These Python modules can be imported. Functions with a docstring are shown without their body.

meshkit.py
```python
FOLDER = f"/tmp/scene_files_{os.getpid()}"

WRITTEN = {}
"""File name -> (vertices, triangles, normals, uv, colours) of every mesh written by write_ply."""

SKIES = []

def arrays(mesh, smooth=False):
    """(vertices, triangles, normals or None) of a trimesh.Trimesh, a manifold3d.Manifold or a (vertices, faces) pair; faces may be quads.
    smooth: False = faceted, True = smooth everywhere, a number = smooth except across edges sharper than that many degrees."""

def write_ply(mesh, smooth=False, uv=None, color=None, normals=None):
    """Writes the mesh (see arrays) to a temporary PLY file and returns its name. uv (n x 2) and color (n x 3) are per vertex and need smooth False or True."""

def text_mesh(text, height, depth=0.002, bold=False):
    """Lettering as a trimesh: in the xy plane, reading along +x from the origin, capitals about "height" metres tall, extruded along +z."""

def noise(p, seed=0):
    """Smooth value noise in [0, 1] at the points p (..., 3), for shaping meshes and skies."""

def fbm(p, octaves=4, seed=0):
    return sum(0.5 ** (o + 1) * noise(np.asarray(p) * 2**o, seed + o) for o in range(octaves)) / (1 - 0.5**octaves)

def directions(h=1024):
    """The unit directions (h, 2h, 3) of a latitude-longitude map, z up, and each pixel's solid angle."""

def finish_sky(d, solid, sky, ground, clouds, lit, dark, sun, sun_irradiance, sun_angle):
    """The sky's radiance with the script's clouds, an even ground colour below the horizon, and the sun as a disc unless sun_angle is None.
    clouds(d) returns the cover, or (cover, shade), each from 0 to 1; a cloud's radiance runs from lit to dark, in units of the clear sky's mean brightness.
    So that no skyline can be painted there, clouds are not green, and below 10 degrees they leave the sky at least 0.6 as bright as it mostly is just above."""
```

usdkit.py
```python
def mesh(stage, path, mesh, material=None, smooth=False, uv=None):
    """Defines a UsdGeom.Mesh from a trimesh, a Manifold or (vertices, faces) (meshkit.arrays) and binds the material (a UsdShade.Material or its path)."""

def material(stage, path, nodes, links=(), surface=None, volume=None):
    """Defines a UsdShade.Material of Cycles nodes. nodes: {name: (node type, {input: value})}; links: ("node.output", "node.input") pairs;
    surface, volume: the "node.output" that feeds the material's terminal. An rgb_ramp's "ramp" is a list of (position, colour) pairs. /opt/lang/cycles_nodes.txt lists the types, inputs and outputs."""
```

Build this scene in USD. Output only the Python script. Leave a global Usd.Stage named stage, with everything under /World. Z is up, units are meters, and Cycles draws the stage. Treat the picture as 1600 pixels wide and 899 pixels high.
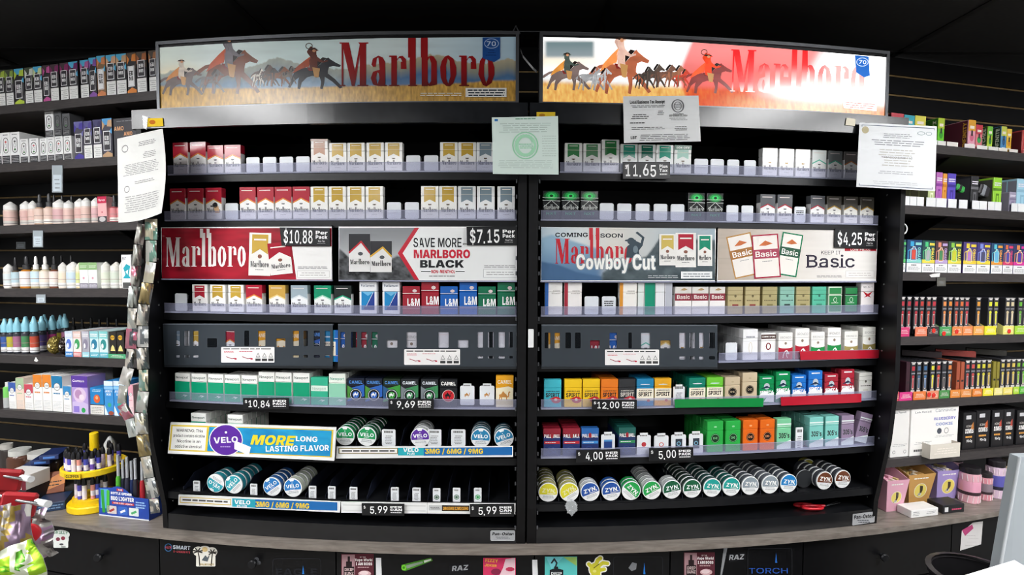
import math, random, glob
import numpy as np, trimesh, usdkit, meshkit
from shapely.geometry import Polygon, MultiPolygon, box as sbox, LineString, Point
from shapely import affinity, union_all, prepare
from pxr import Usd, UsdGeom, UsdLux, UsdShade, Gf, Sdf, Vt
random.seed(7); RNG = np.random.RandomState(7)
stage = Usd.Stage.CreateInMemory()
UsdGeom.SetStageUpAxis(stage, UsdGeom.Tokens.z); UsdGeom.SetStageMetersPerUnit(stage, 1.0)
UsdGeom.Xform.Define(stage, '/World'); UsdGeom.Scope.Define(stage, '/World/Looks')

# ------------------------------------------------------------------ camera
CZ, F, PITCH, ROLL = 1.78, 850.0, 0.0407, 0.004
_c, _s, _cr, _sr = math.cos(PITCH), math.sin(PITCH), math.cos(ROLL), math.sin(ROLL)
R0, U0, FW = np.array([1., 0, 0]), np.array([0, _s, _c]), np.array([0, _c, -_s])
RIGHT, UP = _cr*R0 + _sr*U0, _cr*U0 - _sr*R0
cam = UsdGeom.Camera.Define(stage, '/World/camera')
cam.CreateHorizontalApertureAttr(36.0); cam.CreateVerticalApertureAttr(36.0*899/1600)
cam.CreateFocalLengthAttr(F/1600*36.0); cam.CreateClippingRangeAttr(Gf.Vec2f(0.02, 50))
m4 = np.eye(4); m4[0, :3], m4[1, :3], m4[2, :3], m4[3, :3] = RIGHT, UP, -FW, (0, 0, CZ)
UsdGeom.Xformable(cam).AddTransformOp().Set(Gf.Matrix4d(*m4.ravel().tolist()))
cam.CreateExposureAttr(-0.08)

# ------------------------------------------------------------------ light
def rect_light(name, x, y, z, w, h, power, color=(1, 1, 1), tilt=0):
    l = UsdLux.RectLight.Define(stage, '/World/' + name)
    l.CreateWidthAttr(w); l.CreateHeightAttr(h); l.CreateIntensityAttr(power); l.CreateColorAttr(Gf.Vec3f(*color))
    x_ = UsdGeom.Xformable(l); x_.AddTranslateOp().Set((x, y, z)); x_.AddRotateXOp().Set(tilt)
LAMPS = [(-1.6, 0.42), (1.62, 0.42), (-2.56, 0.2), (2.62, 0.2), (-1.34, -1.7), (1.5, -1.7)]
LAMP_POWER = 26.0
dome = UsdLux.DomeLight.Define(stage, '/World/sky_light'); dome.CreateIntensityAttr(0.10); dome.CreateColorAttr(Gf.Vec3f(1, 1, 1))

# ------------------------------------------------------------------ space: the display bulges gently towards the camera
D0, DA, DX = 1.65, 0.0837, 0.0852
def Dc(X): return D0 + DA*(X+DX)**2
def yawc(X): return math.atan(2*DA*(X+DX))
SIDE = {'L': (-1.15, -0.2269, 0.01476), 'R': (1.2, 0.2659, -0.01431)}
def Ds(side, X): x0, b, _ = SIDE[side]; return 1.85 + b*(X-x0)
def rays(px, py):
    a, b = np.asarray(px, float)-800, np.asarray(py, float)-449.5
    x, y = _cr*a+_sr*b, -_sr*a+_cr*b
    return x/F, _c - y/F*_s, -y/F*_c - _s
def surf(px, py, d=0.0, side=None):
    """The points where the pixels' rays meet the front surface set back by d (side None: the rack's curve)."""
    vx, vy, vz = rays(px, py)
    if side:
        x0, b, _ = SIDE[side]; t = (1.85 - b*x0 + d)/(vy - b*vx)
    else:
        t = np.full(np.shape(vx), D0+d)
        for _ in range(12): t = (Dc(t*vx)+d)/vy
    return np.stack([t*vx, t*vy, CZ+t*vz], -1)
def zat(py, px=800, d=0.0, side=None): return float(surf(px, py, d, side)[2])
def Xat(px, z, d=0.0, side=None):
    """X of the point at pixel column px, on the surface, at height z."""
    py = 400.
    for _ in range(12):
        p = surf(px, py, d, side); zz = z
        if side: zz = z + SIDE[side][2]*(p[0]-SIDE[side][0])
        py -= (zz-p[2])*F/max(p[1], .5)
    return float(p[0])
def P(X, d, z, side=None):
    if side: return np.array([X, Ds(side, X)+d, z + SIDE[side][2]*(X-SIDE[side][0])])
    return np.array([X, Dc(X)+d, z])

# ------------------------------------------------------------------ colour, materials
def hx(h):
    if not isinstance(h, str): return tuple(h)
    h = h.lstrip('#')
    if len(h) == 3: h = ''.join(c*2 for c in h)
    v = np.array([int(h[i:i+2], 16)/255 for i in (0, 2, 4)])
    return tuple(np.where(v <= .04045, v/12.92, ((v+.055)/1.055)**2.4))
def mat(name, nodes, links=(), surface='p.BSDF'):
    return usdkit.material(stage, '/World/Looks/'+name, nodes, links, surface=surface)
def plain(name, col, rough=.5, **k):
    return mat(name, {'p': ('principled_bsdf', dict(base_color=hx(col), roughness=rough, **k))})
def printed(name, rough, **k):
    return mat(name, {'a': ('attribute', {'attribute': 'Col'}), 'p': ('principled_bsdf', dict(roughness=rough, **k))}, [('a.color', 'p.base_color')])
MAT = {}
MAT['print'] = printed('printed_card', .42)
MAT['gloss'] = printed('printed_gloss', .22, coat_weight=.35, coat_roughness=.12)
MAT['plastic'] = printed('coloured_plastic', .33)
MAT['poster'] = printed('printed_poster', .27, specular_ior_level=.5)
MAT['paper'] = printed('printed_paper', .8, specular_ior_level=.2)
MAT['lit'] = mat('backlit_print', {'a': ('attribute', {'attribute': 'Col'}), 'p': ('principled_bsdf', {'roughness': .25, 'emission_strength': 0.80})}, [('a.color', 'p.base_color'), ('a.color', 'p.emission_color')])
def noisy(name, c0, c1, scale, rough, bump=0., stretch=(1, 1, 1), **k):
    n = {'g': ('geometry', {}), 'm': ('mapping', {'scale': stretch}), 'n': ('noise_texture', {'scale': scale, 'detail': 4}),
         'r': ('rgb_ramp', {'ramp': [(.3, hx(c0)), (.7, hx(c1))]}), 'p': ('principled_bsdf', dict(roughness=rough, **k))}
    l = [('g.position', 'm.vector'), ('m.vector', 'n.vector'), ('n.fac', 'r.fac'), ('r.color', 'p.base_color')]
    if bump:
        n['b'] = ('bump', {'strength': bump, 'distance': .002}); l += [('n.fac', 'b.height'), ('b.normal', 'p.normal')]
    return mat(name, n, l)
MAT['black'] = noisy('black_metal', '#08080a', '#0e0e11', 60, .42, .03, specular_ior_level=.3)
MAT['shelfblack'] = noisy('black_shelf_paint', '#101114', '#16171a', 40, .38, .03, specular_ior_level=.35)
MAT['satin'] = noisy('satin_black_paint', '#101114', '#17181b', 30, .3, .02, specular_ior_level=.7)
MAT['darkplastic'] = noisy('dark_glossy_plastic', '#1a1d27', '#252938', 30, .18, .02, specular_ior_level=.8)
MAT['fascia'] = noisy('grey_fascia_paint', '#141619', '#1d1f23', 25, .22, .03)
MAT['sideshelf'] = noisy('charcoal_laminate', '#353132', '#423d3c', 30, .45, .04, (1, 1, 8))
MAT['slat'] = noisy('black_slat_laminate', '#0c0c0e', '#131316', 20, .45, .03, specular_ior_level=.3)
MAT['brass'] = noisy('tan_groove_edge', '#8a7148', '#ab9060', 30, .45, .03, metallic=.2)
MAT['counter'] = noisy('grey_brown_laminate', '#6c635c', '#8b837b', 14, .38, .03, (1, 6, 6))
MAT['ceiling'] = noisy('black_ceiling_tile', '#161516', '#201f1f', 90, .75, .15)
MAT['tbar'] = plain('black_ceiling_bar', '#060607', .6)
MAT['floor'] = noisy('grey_floor_tile', '#77736d', '#8a867f', 6, .5)
MAT['alu'] = plain('grey_aluminium', '#6a6c70', .35, metallic=.7)
MAT['steel'] = plain('bright_steel', '#c8cacc', .25, metallic=1.)
MAT['lamp'] = mat('lamp_panel', {'e': ('emission', {'color': (1, 1, 1), 'strength': LAMP_POWER})}, surface='e.emission')
def pane(name, col, fac, rough=.1):
    return mat(name, {'t': ('transparent_bsdf', {'color': (.97, .97, 1)}), 'p': ('principled_bsdf', {'base_color': hx(col), 'roughness': rough}), 'x': ('mix_closure', {'fac': fac})},
               [('t.BSDF', 'x.closure1'), ('p.BSDF', 'x.closure2')], surface='x.closure')
MAT['clear'] = pane('clear_acrylic', '#b4b8d4', .17, .25)
MAT['clearedge'] = pane('clear_acrylic_edge', '#b4b7d0', .6, .25)
MAT['smoke'] = pane('smoked_plastic', '#2c3238', .12, .2)
MAT['film'] = pane('clear_film', '#e6eaea', .32, .12)

# ------------------------------------------------------------------ mesh builder: triangles with a printed colour each
def area_pts(g):
    if g.is_empty: return []
    if isinstance(g, Polygon): return [g]
    return [x for x in getattr(g, 'geoms', []) if isinstance(x, Polygon) and x.area > 0] if not isinstance(g, MultiPolygon) else list(g.geoms)
def tri(g):
    for p in area_pts(g):
        if p.area <= 1e-14: continue
        try: v, f = trimesh.creation.triangulate_polygon(p, engine='earcut')
        except Exception: continue
        if len(f): yield np.asarray(v), np.asarray(f)
class M:
    def __init__(s): s.v, s.n, s.c, s.f, s.k = [], [], [], [], 0
    def raw(s, v, f, n, col):
        s.v.append(v); s.n.append(n); s.f.append(np.asarray(f)+s.k); s.k += len(v)
        col = np.asarray(col, float)
        s.c.append(np.tile(col, (len(v), 1)) if col.ndim == 1 else col)
    def flat(s, v, f, col):
        v, f = np.asarray(v, float), np.asarray(f)
        if f.shape[1] == 4: f = np.vstack([f[:, [0, 1, 2]], f[:, [0, 2, 3]]])
        t = v[f]; n = np.cross(t[:, 1]-t[:, 0], t[:, 2]-t[:, 0]); n /= np.maximum(np.linalg.norm(n, axis=1, keepdims=True), 1e-12)
        s.raw(t.reshape(-1, 3), np.arange(len(f)*3).reshape(-1, 3), np.repeat(n, 3, 0), hx(col) if isinstance(col, (str, tuple)) else col)
        return s
    def tm(s, mesh, col, T=None, smooth=False):
        if T is not None: mesh = mesh.copy(); mesh.apply_transform(T)
        if smooth is False: return s.flat(mesh.vertices, mesh.faces, col)
        v, f, n = meshkit.arrays(mesh, smooth); s.raw(v, f, n, hx(col)); return s
    def box(s, x0, x1, y0, y1, z0, z1, col='#fff', bev=0.):
        if bev <= 0:
            v = [(x, y, z) for z in (z0, z1) for y in (y0, y1) for x in (x0, x1)]
            return s.flat(v, [(0, 2, 3, 1), (4, 5, 7, 6), (0, 1, 5, 4), (2, 6, 7, 3), (0, 4, 6, 2), (1, 3, 7, 5)], col)
        b = min(bev, .45*abs(x1-x0), .45*abs(y1-y0), .45*abs(z1-z0)); pts = []
        for x in (0, 1):
            for y in (0, 1):
                for z in (0, 1):
                    q = [(x0, x1)[x], (y0, y1)[y], (z0, z1)[z]]; i = [b*(1-2*x), b*(1-2*y), b*(1-2*z)]
                    for k in range(3): pts.append([q[j]+(i[j] if j != k else 0) for j in range(3)])
        return s.tm(trimesh.convex.convex_hull(np.array(pts)), col)
    def poly(s, g, y, col, o=(0, 0, 0), U=(1, 0, 0), V=(0, 0, 1)):
        """Flat print: shapely (a, b) -> o + a U + b V, raised y against U x V ... (front prints: y is the plane)."""
        o, U, V = np.array(o, float), np.array(U, float), np.array(V, float); N = np.cross(U, V)
        for v, f in tri(g): s.flat(o + v[:, :1]*U + v[:, 1:2]*V - N*y, f, col)
        return s
    def rect(s, x0, x1, z0, z1, y, col): return s.flat([(x0, y, z0), (x1, y, z0), (x1, y, z1), (x0, y, z1)], [(0, 1, 2, 3)], col)
    def lathe(s, prof, col, n=20, T=None, smooth=40):
        return s.tm(trimesh.creation.revolve(np.array(prof, float), sections=n), col, T, smooth)
    def tube(s, pts, r, col, n=8):
        pts = np.array(pts, float); r = np.broadcast_to(np.asarray(r, float), len(pts)); rings = []
        t = np.gradient(pts, axis=0); t /= np.maximum(np.linalg.norm(t, axis=1, keepdims=True), 1e-9)
        a = np.eye(3)[int(np.argmin(np.abs(t).max(0)))]
        for p, d, q in zip(pts, t, r):
            u = np.cross(d, a); u /= np.linalg.norm(u); w = np.cross(d, u);
            th = np.arange(n)/n*2*np.pi; rings.append(p+q*(np.cos(th)[:, None]*u+np.sin(th)[:, None]*w))
        v = np.vstack(rings+[pts[:1], pts[-1:]]); f = []; L = len(pts)
        for i in range(L-1):
            for k in range(n):
                a0, b0 = i*n+k, i*n+(k+1) % n; f += [(a0, b0, b0+n), (a0, b0+n, a0+n)]
        for k in range(n): f += [(L*n, (k+1) % n, k), (L*n+1, (L-1)*n+k, (L-1)*n+(k+1) % n)]
        tmh = trimesh.Trimesh(v, f, process=False); tmh.fix_normals(); return s.tm(tmh, col, None, 50)
    def px(s, g, fn, col, strip=22.):
        """A print traced in picture columns and rows onto the real surface fn(px, py) -> points."""
        for q in area_pts(g):
            x0, _, x1, _ = q.bounds; k = max(1, int(math.ceil((x1-x0)/strip)))
            for i in range(k):
                h = q if k == 1 else q.buffer(0).intersection(sbox(x0+(x1-x0)*i/k, -1e4, x0+(x1-x0)*(i+1)/k, 1e4))
                for v, f in tri(h): s.flat(fn(v[:, 0], v[:, 1]), f[:, ::-1], col)
        return s
    def pxgrid(s, xs, top, bot, ny, fn, colf):
        """A print with smooth colour changes: columns xs, rows from top(x) to bot(x), colf(x, y) in linear colour."""
        xs = np.asarray(xs, float); t = np.linspace(0, 1, ny); X = np.repeat(xs[:, None], ny, 1)
        Y = top(xs)[:, None]*(1-t)+bot(xs)[:, None]*t; p = fn(X.ravel(), Y.ravel()); col = np.clip(colf(X.ravel(), Y.ravel()), 0, 1)
        i = np.arange(len(xs)-1)[:, None]*ny+np.arange(ny-1)[None]; i = i.ravel()
        f = np.vstack([np.stack([i, i+1, i+ny+1], 1), np.stack([i, i+ny+1, i+ny], 1)])
        n = np.cross(p[ny]-p[0], p[0]-p[1]); n = n/np.linalg.norm(n); n = n if n[1] < 0 else -n
        s.raw(p, f, np.tile(n, (len(p), 1)), col); return s
    def build(s, path, material):
        m = UsdGeom.Mesh.Define(stage, path)
        v, n, c, f = (np.vstack(a) for a in (s.v, s.n, s.c, s.f))
        m.CreatePointsAttr(Vt.Vec3fArray.FromNumpy(v.astype(np.float32)))
        m.CreateFaceVertexCountsAttr(Vt.IntArray.FromNumpy(np.full(len(f), 3, np.int32)))
        m.CreateFaceVertexIndicesAttr(Vt.IntArray.FromNumpy(f.astype(np.int32).ravel()))
        m.CreateSubdivisionSchemeAttr('none'); m.CreateNormalsAttr(Vt.Vec3fArray.FromNumpy(n.astype(np.float32))); m.SetNormalsInterpolation('vertex')
        if material in ('print', 'gloss', 'plastic', 'poster', 'paper', 'lit', 'foil'):
            UsdGeom.PrimvarsAPI(m).CreatePrimvar('Col', Sdf.ValueTypeNames.Color3fArray, 'vertex').Set(Vt.Vec3fArray.FromNumpy(c.astype(np.float32)))
        UsdShade.MaterialBindingAPI.Apply(m.GetPrim()).Bind(MAT[material]); return m.GetPrim()

# ------------------------------------------------------------------ things and parts
COUNT = {}
def fresh(parent, name):
    k = (str(parent), name); n = COUNT.get(k, 0); COUNT[k] = n+1
    return f'{parent}/{name}' + (f'_{n:03d}' if n else '')
def tag(p, label=None, cat=None, group=None, kind=None):
    for k, v in (('label', label), ('category', cat), ('group', group), ('kind', kind)):
        if v: p.SetCustomDataByKey(k, v)
    return p
def thing(name, label, cat, loc=(0, 0, 0), yaw=0., tilt=0., roll=0., group=None, kind=None, proto=None):
    x = UsdGeom.Xform.Define(stage, fresh('/World', name)); p = x.GetPrim()
    x.AddTranslateOp().Set(Gf.Vec3d(*map(float, loc))); x.AddRotateZOp().Set(math.degrees(yaw)); x.AddRotateXOp().Set(math.degrees(tilt)); x.AddRotateYOp().Set(math.degrees(roll))
    if proto: p.GetReferences().AddInternalReference(proto); p.SetInstanceable(True)
    return tag(p, label, cat, group, kind)
PROTO = {}
def make(key, name, builder, label, cat, loc=(0, 0, 0), yaw=0., tilt=0., roll=0., group=None):
    """One of a kind is built with its parts; every later one references it."""
    if key in PROTO: return thing(name, label, cat, loc, yaw, tilt, roll, group, proto=PROTO[key])
    t = thing(name, label, cat, loc, yaw, tilt, roll, group); builder(t); PROTO[key] = t.GetPath(); return t
LAST = {}
UNDER = {'figures': ['tag_body'], 'lid_label': ['lid'], 'card_print': ['pusher'], 'knob': ['drawer_front'], 'brand_word': ['poster'], 'printed_rider': ['poster'], 'badge': ['poster'], 'warning_label': ['poster'],
         'sticker': ['door_plate', 'bag'], 'label': ['bottle_body', 'jar_body', 'body'], 'print': ['board', 'paper', 'channel', 'front_panel', 'carton'], 'name_plate': ['upper_tray'], 'nozzle': ['handle']}
def part(t, name, m, material, label=None):
    """A part of a thing; what UNDER lists becomes a sub-part of the part it is printed or fixed on."""
    over = next((LAST[t.GetPath(), q] for q in UNDER.get(name, ()) if (t.GetPath(), q) in LAST), None) if 'cigarette_pack' not in str(t.GetPath()) else None
    p = LAST[t.GetPath(), name] = m.build(fresh(over.GetPath() if over else t.GetPath(), name), material)
    if label: tag(p, label)
    return p
def solo(name, m, material, label, cat, group=None, kind=None):
    return tag(m.build(fresh('/World', name), material), label, cat, group, kind)
ORD = ['first', 'second', 'third', 'fourth', 'fifth', 'sixth', 'seventh', 'eighth', 'ninth', 'tenth', 'eleventh', 'twelfth', 'thirteenth', 'fourteenth', 'fifteenth', 'sixteenth',
       'seventeenth', 'eighteenth', 'nineteenth', 'twentieth', 'twenty-first', 'twenty-second', 'twenty-third', 'twenty-fourth', 'twenty-fifth', 'twenty-sixth', 'twenty-seventh', 'twenty-eighth', 'twenty-ninth', 'thirtieth']
def band(m, x0, x1, prof, col='#fff', side=None, n=None):
    """A strip along the display between X x0 and x1 with the (d, z) outline prof (counter-clockwise seen from +X), bent with the wall."""
    n = n or max(1, int(math.ceil(abs(x1-x0)/.08))) if not side else 1
    xs = np.linspace(x0, x1, n+1); k = len(prof)
    v = np.vstack([[P(x, d, z, side) for d, z in prof] for x in xs]); f = []
    for i in range(n):
        for j in range(k):
            a, b = i*k+j, i*k+(j+1) % k; f += [(a, a+k, b+k), (a, b+k, b)]
    cv, cf = trimesh.creation.triangulate_polygon(Polygon(prof), engine='earcut'); cf = np.asarray(cf)
    idx = [int(np.argmin(((np.array(prof)-q)**2).sum(1))) for q in cv]
    cap = np.array(idx)[cf]
    t = trimesh.Trimesh(v, np.vstack([f, cap, cap[:, ::-1]+n*k]), process=False); t.fix_normals()
    return m.tm(t, col)
def rectprof(d0, d1, z0, z1): return [(d0, z0), (d1, z0), (d1, z1), (d0, z1)]

# ------------------------------------------------------------------ lettering
_FONT = {}
def font(wt):
    if wt not in _FONT:
        from PIL import ImageFont
        f = ImageFont.truetype(glob.glob('/opt/blender-*/*/datafiles/fonts/Inter.woff2')[0], 96)
        try: f.set_variation_by_axes([20, wt])
        except Exception: pass
        _FONT[wt] = f
    return _FONT[wt]
_TX = {}
def tx(text, wt=700):
    """Outline of the lettering: capitals 1 tall, from the origin along +x."""
    if (text, wt) in _TX: return _TX[text, wt]
    from PIL import Image, ImageDraw
    f = font(wt); x0, y0, x1, y1 = f.getbbox(text, anchor='ls'); im = Image.new('L', (x1-x0+8, y1-y0+8))
    ImageDraw.Draw(im).text((4-x0, 4-y0), text, 255, f, anchor='ls')
    on = np.pad(np.asarray(im) > 127, ((0, 0), (1, 1))).astype(np.int8); rows, st = np.nonzero(np.diff(on, axis=1) == 1); en = np.nonzero(np.diff(on, axis=1) == -1)[1]
    from shapely import box as bx
    g = union_all(bx(st, -rows-1, en, -rows)).buffer(.6).buffer(-.6).simplify(1.1); k = 1/70.
    g = affinity.affine_transform(g, [k, 0, 0, k, -4*k, (4-y0)*k]); _TX[text, wt] = g
    return g
def fit(g, x0, x1, z0, h=None, skew=0., rot=0.):
    """Lettering g squeezed into x0..x1 with its base line at z0 and capitals h tall."""
    a, b, c, d = g.bounds; w = c-a; h = h or (x1-x0)/w
    g = affinity.affine_transform(g, [(x1-x0)/w, skew*h, 0, h, x0-a*(x1-x0)/w, z0])
    return affinity.rotate(g, rot, origin=((x0+x1)/2, z0)) if rot else g
def T(text, x0, x1, z0, h=None, wt=700, skew=0., rot=0.): return fit(tx(text, wt), x0, x1, z0, h, skew, rot)
def flip(g): return affinity.scale(g, 1, -1, origin=(0, 0))
def Tp(text, x0, x1, y, h, wt=700, skew=0., rot=0.):
    """Lettering in picture coordinates: base line at row y, capitals h rows tall."""
    return flip(T(text, x0, x1, -y, h, wt, skew, -rot if rot else 0))
def ell(cx, cy, rx, ry, n=24):
    a = np.arange(n)/n*2*np.pi; return Polygon(np.stack([cx+rx*np.cos(a), cy+ry*np.sin(a)], 1))
def ring(cx, cy, rx, ry, w, n=24): return ell(cx, cy, rx, ry, n).difference(ell(cx, cy, rx-w, ry-w, n))
def rrect(x0, x1, z0, z1, r): return sbox(x0+r, z0+r, x1-r, z1-r).buffer(r, quad_segs=3)
def lines(x0, x1, z0, z1, n, fill=.45, rag=.12, seed=1):
    """Print too small to read: rows of short bars."""
    r = random.Random(seed); out = []; p = (z1-z0)/n
    for i in range(n):
        a, b, zz = x0+(x1-x0)*rag*r.random(), x1-(x1-x0)*rag*r.random(), z0+p*(i+.5)
        q = a
        while q < b:
            w = (x1-x0)*r.uniform(.08, .22); out.append(sbox(q, zz-p*fill/2, min(q+w, b), zz+p*fill/2)); q += w+(x1-x0)*.025
    return MultiPolygon(out)
def _serif_word(tall=450):
    """The tall slab-serif word, one outline per letter; x-height 200."""
    def dome(cx, cy, rx, ry): return ell(cx, cy, rx, ry, 28)
    M_ = union_all([Polygon([(0, 0), (34, 0), (34, 8), (23, 8), (23, 279), (34, 279), (0, 287), (0, 279), (12, 279), (12, 8), (0, 8)]).buffer(0), sbox(0, 279, 52, 287), sbox(0, 0, 36, 8),
                    Polygon([(14, 287), (56, 287), (98, 70), (88, 0), (74, 0)]), Polygon([(76, 0), (92, 0), (134, 287), (124, 287)]), sbox(122, 0, 160, 287), sbox(112, 279, 174, 287), sbox(108, 0, 174, 8)])
    a_ = union_all([sbox(56, 8, 90, 150), dome(48, 148, 42, 52).difference(dome(46, 148, 11, 42)).intersection(sbox(-5, 148, 110, 220)), dome(22, 146, 16, 22),
                    dome(40, 52, 38, 54).difference(dome(44, 52, 11, 40)).intersection(sbox(-5, -10, 60, 120)), sbox(40, 98, 60, 108), sbox(56, 0, 100, 8)])
    r_ = union_all([sbox(12, 0, 46, 200), sbox(0, 192, 46, 200), sbox(0, 0, 60, 8), dome(74, 160, 30, 40).difference(dome(62, 150, 18, 36)), sbox(70, 112, 104, 160)])
    l_ = union_all([sbox(10, 0, 46, tall), sbox(0, 0, 56, 8), sbox(0, tall-8, 46, tall)])
    b_ = union_all([sbox(10, 0, 46, tall), sbox(0, tall-8, 46, tall), sbox(66, 10, 102, 150), dome(66, 150, 36, 50).difference(dome(56, 145, 12, 42)).intersection(sbox(40, 150, 110, 210)),
                    dome(66, 50, 36, 52).difference(dome(56, 54, 12, 42)).intersection(sbox(40, -5, 110, 50))])
    o_ = dome(50, 100, 50, 103).difference(dome(50, 100, 15, 84))
    out, x = [], 0
    for g, w in ((M_, 186), (a_, 114), (r_, 114), (l_, 72), (b_, 120), (o_, 116), (r_, 114), (o_, 100)):
        out.append(affinity.translate(g, x)); x += w
    return affinity.scale(union_all(out), 1/200., 1/200., origin=(0, 0))
WORD, WORD_LOW = _serif_word(450).simplify(.006), _serif_word(330).simplify(.03)
# ================================================================== the room
CEIL = 2.63
def structure(name): 
    p = UsdGeom.Xform.Define(stage, '/World/'+name).GetPrim(); p.SetCustomDataByKey('kind', 'structure'); return p
fl = M(); fl.box(-4, 4, -4.5, 3.2, -.03, 0); p = fl.build('/World/floor', 'floor'); tag(p, kind='structure')
ce = structure('ceiling')
g = M(); g.box(-4, 4, -4.5, 3.2, CEIL+.012, CEIL+.05); part(ce, 'ceiling_slab', g, 'ceiling')
# tiles 1.22 x 0.61 between thin bars
xs_c = [-3.16, -1.94, -.72, .5, 1.02+.7, 2.94]; xs_c = [-3.35, -2.13, -.91, .31, 1.53, 2.75]; ys_c = [-1.47, -.86, -.25, .36, .97, 1.58, 2.19]
for i in range(len(xs_c)-1):
    for j in range(len(ys_c)-1):
        x0, x1, y0, y1 = xs_c[i], xs_c[i+1], ys_c[j], ys_c[j+1]
        
        g = M(); g.box(x0+.008, x1-.008, y0+.008, y1-.008, CEIL, CEIL+.012, bev=.003); part(ce, 'ceiling_tile', g, 'ceiling')
for x in xs_c: g = M(); g.box(x-.012, x+.012, ys_c[0], 3.1, CEIL-.003, CEIL+.004); part(ce, 'ceiling_bar', g, 'tbar')
for y in ys_c: g = M(); g.box(xs_c[0], xs_c[-1], y-.012, y+.012, CEIL-.003, CEIL+.004); part(ce, 'ceiling_bar', g, 'tbar')
for k, (x, y) in enumerate(LAMPS):
    t = thing('ceiling_light', 'white ceiling light panel ' + ['in front of the left rack', 'in front of the right rack', 'near the left wall shelves', 'near the right wall shelves', 'behind the viewer on the left', 'behind the viewer on the right'][k], 'ceiling light', (x, y, CEIL-.02), group='ceiling light panels')
    g = M(); g.box(-.3, .3, -.6, .6, 0, .018, bev=.004)
    part(t, 'light_housing', g, 'alu'); d = M(); d.box(-.27, .27, -.57, .57, -.004, -.001); part(t, 'diffuser', d, 'lamp')
# slat walls: boards with a tan groove edge between them
PITCH_S = .0762
def slat_wall(name, X0, X1, fy, phase):
    w = structure(name); k0 = math.ceil((.95-phase)/PITCH_S)
    def quadbox(d0, d1, z0, z1):
        v = [(x, fy(x)+d, z) for z in (z0, z1) for d in (d0, d1) for x in (X0, X1)]
        return M().flat(v, [(0, 2, 3, 1), (4, 5, 7, 6), (0, 1, 5, 4), (2, 6, 7, 3), (0, 4, 6, 2), (1, 3, 7, 5)], '#fff')
    part(w, 'wall_backing', quadbox(.016, .05, 0, CEIL), 'slat')
    z = phase+k0*PITCH_S; part(w, 'slat', quadbox(0, .015, .02, z-.009), 'slat')
    while z < CEIL-.02:
        part(w, 'groove_edge', quadbox(.003, .0155, z-.0085, z-.0015), 'brass')
        part(w, 'slat', quadbox(0, .015, z, min(z+PITCH_S-.009, CEIL-.004)), 'slat'); z += PITCH_S
ph_b = CZ + float(((lambda r: r[2]/r[1]*2.14)([*rays(826, 110)])))
slat_wall('wall_back', -1.17, 1.215, lambda X: 2.14, ph_b)
slat_wall('wall_left', -3.4, -1.172, lambda X: Ds('L', X)+.285, float(surf(100, 305, .28, 'L')[2])+.002)
slat_wall('wall_right', 1.217, 3.2, lambda X: Ds('R', X)+.285, float(surf(1500, 128, .28, 'R')[2]))

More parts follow.
